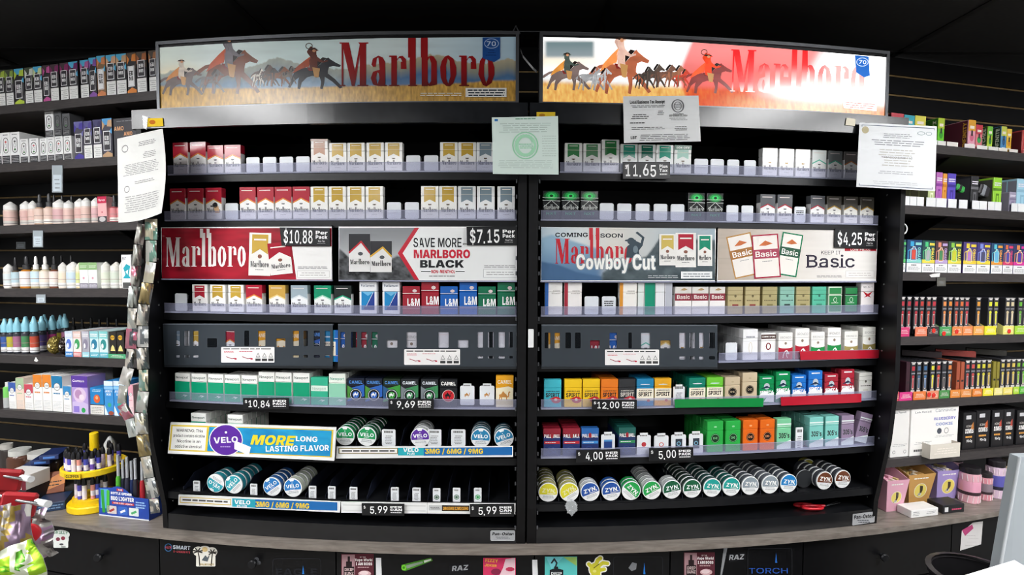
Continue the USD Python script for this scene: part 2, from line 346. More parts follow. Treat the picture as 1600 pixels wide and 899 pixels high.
# ================================================================== counter and cabinets
Z_CT = CZ-.862
g = M(); prof = [(-.034, Z_CT-.018), (.30, Z_CT-.018), (.30, Z_CT), (-.034, Z_CT)]
def wall_y(X): return min(2.135, Ds('L', X)+.28 if X < 0 else 9, Ds('R', X)+.28 if X > 0 else 9)
xs = np.linspace(-2.75, 2.05, 41); fr = np.array([Dc(x)-.034 for x in xs]); bk = np.array([wall_y(x) for x in xs]); n = len(xs)
v = np.vstack([np.stack([xs, y, np.full(n, z)], 1) for y, z in ((fr, Z_CT-.018), (bk, Z_CT-.018), (bk, Z_CT), (fr, Z_CT))]); f = []
for i in range(n-1):
    for j in range(4): a, b = j*n+i, ((j+1) % 4)*n+i; f += [(a, a+1, b+1), (a, b+1, b)]
f += [(0, n, 2*n), (0, 2*n, 3*n), (n-1, 3*n-1, 2*n-1), (n-1, 4*n-1, 3*n-1)]
tm_ = trimesh.Trimesh(v, f, process=False); tm_.fix_normals(); g.tm(tm_, '#fff')
solo('countertop', g, 'counter', 'long grey-brown laminate countertop carrying the two black racks', 'countertop')
SEAMS = [-90, 249, 525, 835, 1047, 1255, 1487, 1640]
cab_lab = ['black cabinet front at the far left with a skull sticker', 'black cabinet front below the left rack with a palm tree sticker', 'black cabinet front under the left rack with a green joint sticker',
           'black cabinet front with a yellow cartoon hand sticker', 'black cabinet front with the second mauve poster', 'plain black cabinet front with one round knob on the right', 'black cabinet front at the far right with a torn sticker']
for k in range(len(SEAMS)-1):
    X0, X1 = Xat(SEAMS[k], CZ-.93, 0)+.002, Xat(SEAMS[k+1], CZ-.93, 0)-.002
    t = thing('cabinet', cab_lab[k], 'cabinet', group='black cabinets under the counter')
    g = M(); band(g, X0, X1, rectprof(.012, .2, .08, Z_CT-.0185)); part(t, 'body', g, 'black')
    g = M(); band(g, X0, X1, rectprof(0, .0115, Z_CT-.20, Z_CT-.022)); part(t, 'drawer_front', g, 'black')
    g = M(); band(g, X0, X1, rectprof(0, .0115, .1, Z_CT-.205)); part(t, 'door', g, 'black')
    kx = {0: 160, 1: 399, 5: 1376}.get(k)
    if kx:
        q = surf(kx, 867 if k != 1 else 877, 0); g = M()
        g.lathe([(0, 0), (.006, 0), (.006, .012), (.013, .016), (.014, .022), (.011, .026), (0, .027)], '#222', 18, trimesh.transformations.translation_matrix(q) @ trimesh.transformations.rotation_matrix(math.pi/2, (1, 0, 0)))
        part(t, 'knob', g, 'shelfblack')

# ================================================================== the two black racks
ZR = {'r1': CZ+.279, 'r2': CZ+.135, 'r4': CZ-.156, 'r5': CZ-.303, 'r6': CZ-.4415, 'r7': CZ-.594, 'r8': CZ-.7385}
BACK = .325
RACK = {'left': (-1.135, .043), 'right': (.049, 1.228)}
def side_panel(x0, x1, front):
    """front: list of (d, z) of the front edge from bottom to top."""
    prof = [(BACK, front[0][1])] + [(BACK, front[-1][1])] + front[::-1]
    v = [[x, 0, 0] for x in (x0, x1) for _ in prof]; v = np.array([P(x, d, z) for x in (x0, x1) for d, z in prof]); k = len(prof)
    f = [(j, (j+1) % k, k+(j+1) % k) for j in range(k)]+[(j, k+(j+1) % k, k+j) for j in range(k)]
    cv, cf = trimesh.creation.triangulate_polygon(Polygon(prof), engine='earcut'); idx = np.array([int(np.argmin(((np.array(prof)-q)**2).sum(1))) for q in cv])[np.asarray(cf)]
    t = trimesh.Trimesh(v, np.vstack([f, idx, idx[:, ::-1]+k]), process=False); t.fix_normals(); return M().tm(t, '#fff')
full = [(0., Z_CT+.001), (-.005, Z_CT+.08), (-.06, Z_CT+.30), (-.085, Z_CT+.50), (-.085, CZ+.405), (-.073, CZ+.4055), (-.073, CZ+.4395)]
mid = [(0., Z_CT+.001), (-.02, Z_CT+.12), (-.02, CZ+.4395)]
for side in ('left', 'right'):
    X0, X1 = RACK[side]; t = thing('display_rack', f'tall black metal display rack of seven shelves, the {side} one of the pair', 'display rack', group='black display racks on the counter')
    w0, w1 = (.017, .026) if side == 'left' else (.028, .017)
    part(t, 'side_panel', side_panel(X0, X0+w0, full if side == 'left' else mid), 'black'); part(t, 'side_panel', side_panel(X1-w1, X1, mid if side == 'left' else full), 'black')
    a, b = X0+w0+.001, X1-w1-.001
    g = M(); band(g, a, b, rectprof(BACK-.012, BACK, Z_CT+.002, CZ+.4395)); part(t, 'back_panel', g, 'black')
    g = M(); band(g, X0-.012 if side == 'left' else X0, X1 if side == 'left' else X1+.0, rectprof(-.088, -.074, CZ+.4055, CZ+.462)); part(t, 'fascia', g, 'fascia')
    g = M(); band(g, X0, X1, rectprof(-.073, BACK, CZ+.44, CZ+.461)); part(t, 'canopy', g, 'black')
    for r, z in ZR.items():
        g = M(); prof = [(0, z-.022), (.010, z-.022), (.010, z-.009), (BACK-.013, z-.009), (BACK-.013, z), (0, z)]; band(g, a, b, prof); part(t, 'shelf', g, 'shelfblack')
    g = M(); band(g, a, b, [(0, Z_CT+.001), (.012, Z_CT+.001), (.012, CZ-.820), (BACK-.013, CZ-.820), (BACK-.013, CZ-.811), (0, CZ-.811)]); part(t, 'base_tray', g, 'satin')
    # the row of pale slots and screws along the uprights
    for xe, dd in ((X0+w0+.0008 if side == 'left' else X1-w1-.0008, -.02),):
        for z in np.arange(Z_CT+.08, CZ+.38, .0725):
            g = M(); sgn = 1 if side == 'left' else -1
            g.lathe([(0, 0), (.0035, 0), (.003, .0012), (0, .0016)], '#fff', 10, trimesh.transformations.translation_matrix(P(xe-sgn*.001, dd if z > Z_CT+.25 else .03, z)) @ trimesh.transformations.rotation_matrix(sgn*math.pi/2, (0, 1, 0)))
            part(t, 'screw', g, 'steel')
    # ladder strip of the middle upright, each slot a small pale bracket
    xm = X1-w1-.004 if side == 'left' else X0+w0+.004
    for z in np.arange(Z_CT+.05, CZ+.38, .046):
        g = M(); q = P(xm, -.012, z); g.box(q[0]-.0025, q[0]+.0025, q[1], q[1]+.004, z, z+.012, bev=.001); part(t, 'bracket_slot', g, 'alu')
    # the maker's plate
    g = M(); q0 = (766, 805, 829, 846) if side == 'left' else (1333, 1366, 802, 819)
    fn = lambda x, y: surf(x, y, -.0016)
    if side == 'left': plate = rrect(*q0, 3)
    else: plate = Polygon([(1334, 805), (1366, 801), (1365, 815), (1333, 820)]).buffer(1.5)
    g.px(plate, fn, '#a9abae'); fn2 = lambda x, y: surf(x, y, -.002); a_, b_, c_, d_ = plate.bounds
    g.px(Tp('Pan-Oston', a_+3, b_+0-3 if False else c_-3, (b_+d_)/2+(-.5 if side == 'left' else 0), (d_-b_)*.28, 800, .2, 0 if side == 'left' else -6), fn2, '#15161a')
    g.px(lines(a_+8, c_-8, (b_+d_)/2+1.5, d_-3.5, 2, .4), fn2, '#55585c'); part(t, 'maker_plate', g, 'plastic', 'pale grey maker\'s plate')
g = M(); q = surf(829.5, 529, -.024); g.box(q[0]-.0085, q[0]+.0085, q[1]-.003, q[1], q[2]-.028, q[2]+.028, '#eef0f0', .006); solo('upright_clip', g, 'plastic', 'small white oblong clip on the upright between the racks', 'clip')

# ================================================================== price strips and trays
def tray(side, row, x0, x1, label, lip=.030, d0=-.004, floor=True):
    z = ZR[row]; a, b = max(Xat(x0, z, d0), RACK[side][0]+(.019 if side == 'left' else .03)), min(Xat(x1, z, d0), RACK[side][1]-(.028 if side == 'left' else .019))
    t = thing('acrylic_tray', label, 'shelf tray', group='clear acrylic pusher trays')
    g = M(); band(g, a, b, rectprof(d0, d0+.002, z+.0055, z+lip)); part(t, 'front_lip', g, 'clear')
    g = M(); band(g, a, b, rectprof(d0, .012, z+.0005, z+.005)); part(t, 'front_edge', g, 'clearedge')
    g = M(); band(g, a, b, rectprof(d0-.0004, d0+.0024, z+lip+.0003, z+lip+.0014)); part(t, 'lip_edge', g, 'clearedge')
    return t
TR = {}
def pusher(t, x, row, w=.043, h=.05, d=.012, word=None):
    """White spring pusher of a tray at picture column x, with its curved clear side guide."""
    z = ZR[row]; X = Xat(x, z+.03, d); p0 = P(X, d, z); c, s = math.cos(yawc(X)), math.sin(yawc(X))
    Tm = np.eye(4); Tm[:2, :2] = [[c, -s], [s, c]]; Tm[:3, 3] = p0
    g = M(); pl = trimesh.creation.extrude_polygon(rrect(-w/2, w/2, 0.006, h, .005), .003, engine='earcut'); pl.apply_transform(trimesh.transformations.rotation_matrix(math.pi/2, (1, 0, 0))); pl.apply_transform(Tm); g.tm(pl, '#dfe3e8')
    if word:
        gg = M(); gg.poly(lines(-w*.36, w*.36, h*.5, h*.8, 3, .5, .1, 5), -.0036, '#333'); v = np.vstack(gg.v)@Tm[:3, :3].T+p0; g.flat(v, np.vstack(gg.f), '#333')
    part(t, 'pusher', g, 'plastic')
    g = M(); pts = [(w/2+.003, .02, h*.95), (w/2+.003, .0, h*.9), (w/2+.003, -.004, h*.55), (w/2+.003, -.002, h*.3), (w/2+.003, -.002, .006)]
    g.tube((np.array(pts)@Tm[:3, :3].T)+p0, .0011, '#55585f', 5); part(t, 'side_guide', g, 'shelfblack')
ROWNAME = {'r1': 'top shelf', 'r2': 'second shelf', 'r4': 'shelf under the printed panels', 'r5': 'flap shelf', 'r6': 'fifth shelf', 'r7': 'sixth shelf', 'r8': 'bottom shelf'}
for side in ('left', 'right'):
    X = {'left': (257, 807), 'right': (845, 1372)}[side]
    for r in ('r1', 'r2', 'r4', 'r6', 'r5', 'r7'):
        if r in ('r5', 'r7') and side == 'left': continue
        x0, x1 = X
        if r == 'r1': x0, x1 = (262, 807) if side == 'left' else (875, 1340)
        if r == 'r5': x0 = 1123
        if r == 'r6': x0 += 8 if side == 'left' else 0
        if r == 'r7': x1 = 1366
        TR[side, r] = tray(side, r, x0, x1, f'clear acrylic pusher tray along the {ROWNAME[r]} of the {side} rack')
for r, side, xs in (('r1', 'left', (396, 422, 448, 474, 646, 674)), ('r1', 'right', (1095, 1120, 1145, 1171)), ('r2', 'left', (363, 616, 644)),
                    ('r2', 'right', (947.5, 975, 1003.5, 1031.5, 1058, 1143.5, 1167, 1249)), ('r4', 'left', (284,)), ('r4', 'right', (924, 951)), ('r5', 'right', (1142,))):
    for i, x in enumerate(xs): pusher(TR[side, r], x, r, .043 if x < 1130 else .039, {'r1': .053, 'r2': .056, 'r4': .062, 'r5': .062}[r], word=(x in (951, 1249)))
# ================================================================== helpers for flat things that hang on or stand in front of the racks
def S(d, side=None): return lambda x, y: surf(x, y, d, side)
def pxc(m, g, fn, colf, sx=10., sy=6.):
    """A traced print whose ink changes smoothly: colf(x, y) -> linear colours."""
    for q in area_pts(g):
        x0, y0, x1, y1 = q.bounds; q = q.buffer(0)
        nx, ny = max(1, int(math.ceil((x1-x0)/sx))), max(1, int(math.ceil((y1-y0)/sy)))
        for i in range(nx):
            col_ = q.intersection(sbox(x0+(x1-x0)*i/nx, y0-1, x0+(x1-x0)*(i+1)/nx, y1+1))
            for j in range(ny):
                h = col_.intersection(sbox(x0-1, y0+(y1-y0)*j/ny, x1+1, y0+(y1-y0)*(j+1)/ny))
                for v, f in tri(h):
                    f = f[:, ::-1]; vv = v[f].reshape(-1, 2); m.flat(fn(v[:, 0], v[:, 1]), f, np.clip(colf(vv[:, 0], vv[:, 1]), 0, 1))
    return m
def _flatc(s, v, f, col):
    v, f = np.asarray(v, float), np.asarray(f)
    if f.shape[1] == 4: f = np.vstack([f[:, [0, 1, 2]], f[:, [0, 2, 3]]])
    t = v[f]; n = np.cross(t[:, 1]-t[:, 0], t[:, 2]-t[:, 0]); n /= np.maximum(np.linalg.norm(n, axis=1, keepdims=True), 1e-12)
    s.raw(t.reshape(-1, 3), np.arange(len(f)*3).reshape(-1, 3), np.repeat(n, 3, 0), hx(col) if isinstance(col, (str, tuple)) else col); return s
M.flat = _flatc
def slab(m, quad, d, th, col, side=None):
    """A thin board whose front outline is traced (top-left, top-right, bottom-right, bottom-left) at depth d, th thick, bent with the display."""
    q = np.array(quad, float); n = max(1, int(abs(q[1, 0]-q[0, 0])/25)); t = np.linspace(0, 1, n+1)[:, None]
    top, bot = q[0]*(1-t)+q[1]*t, q[3]*(1-t)+q[2]*t
    a, b = surf(top[:, 0], top[:, 1], d, side), surf(bot[:, 0], bot[:, 1], d, side); o = np.array([0, th, 0])
    v = np.vstack([a, b, b+o, a+o]); k = n+1; f = []
    for i in range(n):
        for j in range(4): p_, r_ = j*k+i, ((j+1) % 4)*k+i; f += [(p_, p_+1, r_+1), (p_, r_+1, r_)]
    f += [(0, k, 2*k), (0, 2*k, 3*k), (n, 3*k+n, 2*k+n), (n, 2*k+n, k+n)]
    tm_ = trimesh.Trimesh(v, f, process=False); tm_.fix_normals(); return m.tm(tm_, col)
def lerp(c0, c1, t): return np.asarray(hx(c0))*(1-t)[:, None]+np.asarray(hx(c1))*t[:, None]
def ramp(x, stops):
    xs = [s[0] for s in stops]; cs = np.array([hx(s[1]) for s in stops]); return np.stack([np.interp(x, xs, cs[:, k]) for k in range(3)], 1)
def sstep(a, b, x): t = np.clip((x-a)/(b-a), 0, 1); return t*t*(3-2*t)
def nz(x, y, sx, sy, seed=0): return meshkit.fbm(np.stack([x/sx, y/sy, np.zeros_like(x)+seed*7.3], -1), 3, seed)
HORSE = np.array([(0, .35), (.15, .3), (.35, .33), (.5, .28), (.62, .12), (.68, .02), (.71, .0), (.74, .05), (.85, .16), (.95, .24), (.92, .3), (.8, .26), (.72, .3), (.7, .42), (.7, .5), (.84, .68), (.98, .93), (.93, .97), (.78, .75), (.64, .6), (.63, .8), (.6, .99),
                  (.55, .97), (.57, .76), (.54, .6), (.4, .57), (.3, .62), (.2, .78), (.17, .99), (.12, .97), (.13, .75), (.15, .62), (.06, .72), (-.02, .95), (-.06, .92), (0, .68), (.05, .5), (.07, .4), (.0, .44), (-.12, .56), (-.2, .56), (-.12, .45)])
RIDER = np.array([(.36, .36), (.34, .1), (.38, -.06), (.36, -.1), (.36, -.2), (.31, -.21), (.37, -.25), (.4, -.31), (.46, -.31), (.48, -.25), (.53, -.22), (.48, -.2), (.48, -.1), (.5, -.02), (.6, .1), (.7, .08), (.7, .12), (.6, .16), (.5, .12), (.5, .3), (.54, .5), (.52, .62), (.46, .62), (.46, .45)])
CAPE = np.array([(.38, -.05), (.34, .28), (.2, .35), (.02, .5), (.1, .3), (.25, .1)])
def horse(m, fn, x, y, w, h, col, rider=None, cape=None, arm=False, clip=None):
    """Printed galloping horse: x, y its top-left, w wide, h tall, in picture units."""
    def pg(a): 
        g = Polygon(np.stack([x+a[:, 0]*w, y+a[:, 1]*h], 1)).buffer(0); return g.intersection(clip) if clip is not None else g
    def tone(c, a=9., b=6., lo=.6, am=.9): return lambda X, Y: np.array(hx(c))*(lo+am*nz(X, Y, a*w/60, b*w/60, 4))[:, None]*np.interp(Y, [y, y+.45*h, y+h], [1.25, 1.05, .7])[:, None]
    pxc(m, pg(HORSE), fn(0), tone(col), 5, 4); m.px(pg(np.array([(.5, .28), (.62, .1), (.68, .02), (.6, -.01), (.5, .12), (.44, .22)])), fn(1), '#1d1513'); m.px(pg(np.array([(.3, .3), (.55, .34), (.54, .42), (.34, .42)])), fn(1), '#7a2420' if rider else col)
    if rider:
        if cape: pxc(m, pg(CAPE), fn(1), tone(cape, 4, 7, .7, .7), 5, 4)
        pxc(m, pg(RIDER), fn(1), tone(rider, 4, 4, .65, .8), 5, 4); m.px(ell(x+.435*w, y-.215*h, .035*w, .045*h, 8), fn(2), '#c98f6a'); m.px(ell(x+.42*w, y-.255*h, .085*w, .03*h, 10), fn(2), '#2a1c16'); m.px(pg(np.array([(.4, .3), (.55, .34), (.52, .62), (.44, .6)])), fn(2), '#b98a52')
        if arm: m.px(LineString([(x+.4*w, y-.02*h), (x+.33*w, y-.18*h), (x+.38*w, y-.3*h)]).buffer(.03*w).intersection(clip), fn(1), rider); m.px(ring(x+.34*w, y-.36*h, .07*w, .1*h, .014*w, 14).intersection(clip), fn(2), '#3b2a20')

# ------------------------------------------------------------------ the two long header signs
def frame_box(t, x0, x1, z0, z1, fr, dep, mtl='alu'):
    g = M(); band(g, x0, x1, rectprof(0, dep, z0, z0+fr)); part(t, 'bottom_rail', g, mtl); g = M(); band(g, x0, x1, rectprof(0, dep, z1-fr, z1)); part(t, 'top_rail', g, mtl)
    for a, b in ((x0, x0+fr), (x1-fr, x1)): g = M(); band(g, a, b, rectprof(0, dep, z0+fr, z1-fr)); part(t, 'end_rail', g, mtl)
    g = M(); band(g, x0+fr, x1-fr, rectprof(.006, dep-.002, z0+fr, z1-fr)); part(t, 'light_case', g, 'black')
Z0S, Z1S = CZ+.4815, CZ+.699
SG = {}
for nm, (xa, xb) in {'left': (244, 811), 'right': (843, 1389)}.items():
    t = thing('header_sign', {'left': 'long unlit header sign of riders and horses above the left rack', 'right': 'long backlit glowing header sign of riders above the right rack'}[nm], 'sign', group='header signs on top of the racks')
    SG[nm] = t; frame_box(t, Xat(xa, CZ+.59), Xat(xb, CZ+.59), Z0S, Z1S, .010, .085, 'alu')
LT = lambda x: np.interp(x, [247, 325, 400, 600, 808], [74.5, 69.5, 65.3, 59.5, 57.6]); LB = lambda x: np.interp(x, [247, 400, 600, 808], [169.5, 162.3, 160, 159.2])
RT = lambda x: np.interp(x, [846, 930, 1080, 1198, 1386], [57.8, 59.5, 66, 74, 89.5]); RB = lambda x: np.interp(x, [846, 975, 1198, 1386], [160, 163.5, 169.5, 183.5])
def left_sky(x, y):
    v = (y-LT(x))/(LB(x)-LT(x))
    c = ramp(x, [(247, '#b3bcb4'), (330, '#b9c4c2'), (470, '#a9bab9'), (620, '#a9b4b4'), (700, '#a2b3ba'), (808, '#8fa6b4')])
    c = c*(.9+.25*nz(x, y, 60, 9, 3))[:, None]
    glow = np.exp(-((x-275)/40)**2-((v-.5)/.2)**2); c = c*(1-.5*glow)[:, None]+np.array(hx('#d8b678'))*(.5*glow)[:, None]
    m1 = np.interp(x, [247, 330, 392, 415, 432, 445, 470, 490, 520, 540, 560, 590, 620, 650, 672, 690, 720, 745, 770, 785, 800, 808], [114, 108, 104, 96, 90, 92, 101, 104, 106, 108, 104, 100, 96, 92, 84, 87, 96, 99, 97, 92, 91, 94])
    m1 = m1+9*(nz(x, y*0, 11, 1, 5)-.5)+4*(nz(x, y*0, 3.5, 1, 6)-.5); mm = sstep(-.6, .9, y-m1); h = np.clip((y-m1)/38, 0, 1)
    mc = ramp(h, [(0, '#8a8f86'), (.3, '#77807f'), (.65, '#4f6d86'), (1, '#5f7f9a')]); rt = sstep(520, 600, x)
    mc = mc*(.72+.6*nz(x+.6*y, y, 7, 12, 12))[:, None]; mc = mc*(1-rt)[:, None]+ramp(h, [(0, '#9a9077'), (.35, '#7c7c70'), (.7, '#3c5d80'), (1, '#4b6c90')])*rt[:, None]
    c = c*(1-mm)[:, None]+mc*mm[:, None]
    gl = np.interp(x, [247, 330, 420, 530, 640, 720, 770, 808], [134, 138, 138, 135, 133, 130, 126, 126])+1.5*(nz(x, y*0, 5, 1, 8)-.5)
    gm = sstep(-2, 2, y-gl); k = nz(x, y, 2.2, 9, 2); gc = lerp('#6b4a17', '#cda044', np.clip(k*1.3-.15, 0, 1))*(.85+.5*nz(x, y, 30, 12, 4))[:, None]
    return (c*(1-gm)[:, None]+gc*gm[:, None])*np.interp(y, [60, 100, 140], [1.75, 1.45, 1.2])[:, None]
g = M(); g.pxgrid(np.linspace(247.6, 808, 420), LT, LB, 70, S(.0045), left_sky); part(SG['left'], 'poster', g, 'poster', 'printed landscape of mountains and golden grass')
lf = lambda k: S(.0042-.00022*k)
clipL = Polygon([(x, LT(np.array([x]))[0]) for x in np.linspace(248, 808, 40)]+[(x, LB(np.array([x]))[0]) for x in np.linspace(808, 248, 40)])
g = M()
for x, y, w, h, c in ((398, 101, 34, 34, '#4a3026'), (418, 104, 38, 32, '#7b4a30'), (440, 103, 24, 30, '#6a6058'), (408, 106, 30, 30, '#2c2a2c'), (312, 108, 40, 38, '#5d5a5c'), (395, 107, 20, 30, '#c9c3b8')): horse(g, lf, x, y, w, h, c, clip=clipL)
horse(g, lf, 257, 106, 62, 44, '#5a4c4a', '#b3a79a', '#b8763a', clip=clipL)
horse(g, lf, 320, 78, 88, 70, '#6e3b26', '#6f6a70', '#b4502f', True, clip=clipL)
horse(g, lf, 455, 90, 82, 50, '#23242a', '#5a2a1e', '#9a4326', True, clip=clipL)
part(SG['left'], 'printed_rider', g, 'poster', 'printed riders on galloping horses')
g = M()
W1 = flip(fit(WORD_LOW, 530.5, 772.5, -134.5, 47.5)).intersection(clipL); l_ex = [sbox(637.5, 58.5, 646.5, 90), sbox(657.5, 58.5, 666, 90)]
pxc(g, union_all([W1]+[e.intersection(clipL) for e in l_ex]), lf(4), lambda x, y: ramp(y, [(60, '#a3171c'), (110, '#8e1116'), (136, '#5a0d10')]))
part(SG['left'], 'brand_word', g, 'poster', 'tall dark red serif lettering')
g = M(); g.px(Polygon([(754, 58.5), (781.5, 58.2), (781.5, 91), (772, 97), (754, 91)]), lf(6), '#1f4f95'); g.px(ring(768, 68, 11.5, 8, 1.2), lf(7), '#a9bede'); g.px(Tp('70', 760.5, 775, 72, 7.5, 700), lf(7), '#c9d6ea'); g.px(lines(758, 778, 77, 88, 3, .3, .3, 2), lf(7), '#15386f')
part(SG['left'], 'badge', g, 'poster', 'blue ribbon badge'); g = M(); g.px(sbox(727.5, 137.5, 791.5, 152), lf(6), '#e6e4de'); g.px(lines(730, 789, 139, 151, 3, .5, .04, 4), lf(7), '#4a4f55'); g.px(lines(656, 722, 144, 151, 2, .4, .02, 6), lf(6), '#e9e2cf')
part(SG['left'], 'warning_label', g, 'poster', 'pale warning box')
# the right one is lit from behind
def right_sky(x, y):
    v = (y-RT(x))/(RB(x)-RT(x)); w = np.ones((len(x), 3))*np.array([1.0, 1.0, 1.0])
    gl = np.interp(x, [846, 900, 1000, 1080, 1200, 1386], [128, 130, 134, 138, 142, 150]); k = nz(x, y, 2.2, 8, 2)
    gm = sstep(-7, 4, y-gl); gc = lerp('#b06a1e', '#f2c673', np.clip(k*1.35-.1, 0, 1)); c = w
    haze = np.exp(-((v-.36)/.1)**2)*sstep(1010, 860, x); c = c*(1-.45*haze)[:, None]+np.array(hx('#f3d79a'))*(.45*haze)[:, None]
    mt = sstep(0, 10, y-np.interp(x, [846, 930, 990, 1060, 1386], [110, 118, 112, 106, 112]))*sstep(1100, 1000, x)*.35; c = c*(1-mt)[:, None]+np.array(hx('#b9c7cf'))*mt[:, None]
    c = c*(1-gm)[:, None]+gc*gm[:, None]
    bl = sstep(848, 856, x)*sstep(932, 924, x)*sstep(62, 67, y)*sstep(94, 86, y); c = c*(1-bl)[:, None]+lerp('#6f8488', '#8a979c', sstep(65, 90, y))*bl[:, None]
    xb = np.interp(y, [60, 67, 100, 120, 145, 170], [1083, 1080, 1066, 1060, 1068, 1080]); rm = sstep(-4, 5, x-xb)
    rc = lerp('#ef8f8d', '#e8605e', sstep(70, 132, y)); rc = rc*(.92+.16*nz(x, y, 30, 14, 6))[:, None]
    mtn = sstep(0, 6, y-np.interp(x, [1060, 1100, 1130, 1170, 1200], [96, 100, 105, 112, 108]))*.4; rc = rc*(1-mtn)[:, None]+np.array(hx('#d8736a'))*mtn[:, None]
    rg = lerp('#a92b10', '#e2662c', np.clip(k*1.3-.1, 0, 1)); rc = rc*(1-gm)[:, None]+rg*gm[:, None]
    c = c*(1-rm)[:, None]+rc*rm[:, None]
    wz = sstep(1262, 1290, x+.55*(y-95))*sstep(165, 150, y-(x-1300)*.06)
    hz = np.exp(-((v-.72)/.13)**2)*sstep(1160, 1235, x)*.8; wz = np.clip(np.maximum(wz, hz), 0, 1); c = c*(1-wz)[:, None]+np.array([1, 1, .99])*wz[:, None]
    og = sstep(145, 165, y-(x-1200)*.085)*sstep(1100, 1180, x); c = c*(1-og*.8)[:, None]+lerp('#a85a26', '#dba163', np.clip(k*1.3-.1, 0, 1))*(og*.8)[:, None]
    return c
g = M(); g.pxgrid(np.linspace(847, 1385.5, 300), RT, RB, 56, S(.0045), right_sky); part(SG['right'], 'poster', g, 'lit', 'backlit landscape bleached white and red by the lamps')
clipR = Polygon([(x, RT(np.array([x]))[0]) for x in np.linspace(847, 1385, 40)]+[(x, RB(np.array([x]))[0]) for x in np.linspace(1385, 847, 40)])
g = M()
for x, y, w, h, c in ((905, 104, 40, 38, '#8f9092'), (924, 106, 34, 36, '#a8a9ab'), (1005, 100, 36, 38, '#4c4038'), (1022, 101, 40, 36, '#6b4a3c'), (1040, 102, 34, 34, '#8d5b42'), (1054, 108, 26, 30, '#b23a26'), (994, 104, 30, 36, '#37332f')): horse(g, lf, x, y, w, h, c, clip=clipR)
horse(g, lf, 858, 96, 66, 46, '#6e5e5a', '#3f4a44', '#c9853a', clip=clipR)
horse(g, lf, 935, 78, 84, 70, '#a0583c', '#c9a596', '#e08a4a', True, clip=clipR)
horse(g, lf, 1076, 99, 72, 48, '#7c2f2c', '#d23a14', '#e8552a', True, clip=clipR)
part(SG['right'], 'printed_rider', g, 'lit', 'backlit riders on galloping horses')
g = M(); W2 = affinity.rotate(flip(fit(WORD_LOW, 1140.5, 1350, -143, 46)), 2.0, origin=(1140, 143)).intersection(clipR); ex = [sbox(1238, 77, 1245.5, 112), sbox(1255, 78, 1262, 112)]
def wcol(x, y):
    c = np.tile(np.array(hx('#e3161a')), (len(x), 1)); t = sstep(95, 140, y-(x-1140)*.03)*sstep(1165, 1215, x); t = np.maximum(t, sstep(126, 142, y)*.6); t = np.maximum(t, sstep(1270, 1300, x)*.55)
    return c*(1-t)[:, None]+np.array(hx('#fbe4e0'))*t[:, None]
pxc(g, union_all([W2]+[e.intersection(clipR) for e in ex]), lf(4), wcol); part(SG['right'], 'brand_word', g, 'lit', 'tall bright red serif lettering fading to white')
g = M(); g.px(Polygon([(1336, 86.5), (1357, 88.5), (1359, 118), (1350, 121), (1338, 113)]), lf(6), '#1f62b8'); g.px(ring(1347.5, 97, 9.5, 7, 1.1), lf(7), '#c5d8f2'); g.px(Tp('70', 1342, 1353.5, 100, 6, 700, 0, 4), lf(7), '#d8e4f6')
part(SG['right'], 'badge', g, 'lit', 'blue ribbon badge'); g = M(); g.px(Polygon([(1317, 156.5), (1370, 160.5), (1370, 174), (1318, 169)]), lf(6), '#fbf3ee'); g.px(affinity.rotate(lines(1320, 1367, 160, 170, 3, .4, .05, 4), 4, origin=(1343, 165)), lf(7), '#c98f8a'); part(SG['right'], 'warning_label', g, 'lit', 'pale warning box')

# ------------------------------------------------------------------ printed panels in the third row
ZP0, ZP1 = CZ-.046, CZ+.116
def panel(x0, x1, label, word_col):
    t = thing('printed_panel', label, 'sign', group='printed panels in the third row'); a, b = Xat(x0, CZ, -.008), Xat(x1, CZ, -.008)
    g = M(); band(g, a, b, rectprof(-.008, -.004, ZP0, ZP1)); part(t, 'board', g, 'plastic'); g = M(); band(g, a-.001, b+.001, rectprof(-.0095, -.002, ZP1+.0003, ZP1+.004)); part(t, 'holder_rail', g, 'shelfblack')
    g = M(); band(g, a-.001, b+.001, rectprof(-.0095, -.002, ZP0-.0045, ZP0-.0003)); part(t, 'holder_rail', g, 'clearedge'); return t
pf = lambda k: S(-.0083-.00022*k)
def mini_pack(m, k, x0, x1, y0, y1, top, flag='roof', rot=0, word=True, sym='#8a5a4a'):
    """A pack printed on a panel."""
    w, h = x1-x0, y1-y0; o = ((x0+x1)/2, (y0+y1)/2); R = lambda g: affinity.rotate(g, rot, origin=o)
    m.px(R(sbox(x0, y0, x1, y1)), pf(k), '#eceae6')
    if flag == 'roof': m.px(R(Polygon([(x0, y0), (x1, y0), (x1, y0+.5*h), (x0+w/2, y0+.3*h), (x0, y0+.5*h)])), pf(k+1), top); m.px(R(sbox(x0+.12*w, y0+.12*h, x1-.2*w, y0+.16*h)), pf(k+2), '#f0e8e4')
    elif flag == 'flag': m.px(R(Polygon([(x0+.13*w, y0+.04*h), (x1-.13*w, y0+.04*h), (x1-.13*w, y0+.5*h), (x0+w/2, y0+.38*h), (x0+.13*w, y0+.5*h)])), pf(k+1), top); m.px(R(sbox(x0+.22*w, y0+.14*h, x1-.22*w, y0+.18*h)), pf(k+2), '#f0e8e4')
    m.px(R(ell((x0+x1)/2, y0+.55*h, .1*w, .05*h, 8)), pf(k+2), sym)
    if word: m.px(R(flip(fit(WORD_LOW, x0+.08*w, x1-.08*w, -(y0+.8*h), .095*h))), pf(k+2), '#3a3b40')
    m.px(R(lines(x0+.3*w, x1-.3*w, y0+.84*h, y0+.88*h, 1, .5, .1, 3)), pf(k+2), '#9a9a9a')
t = panel(252.5, 518.5, 'red printed panel with white brand lettering and two packs', None); g = M()
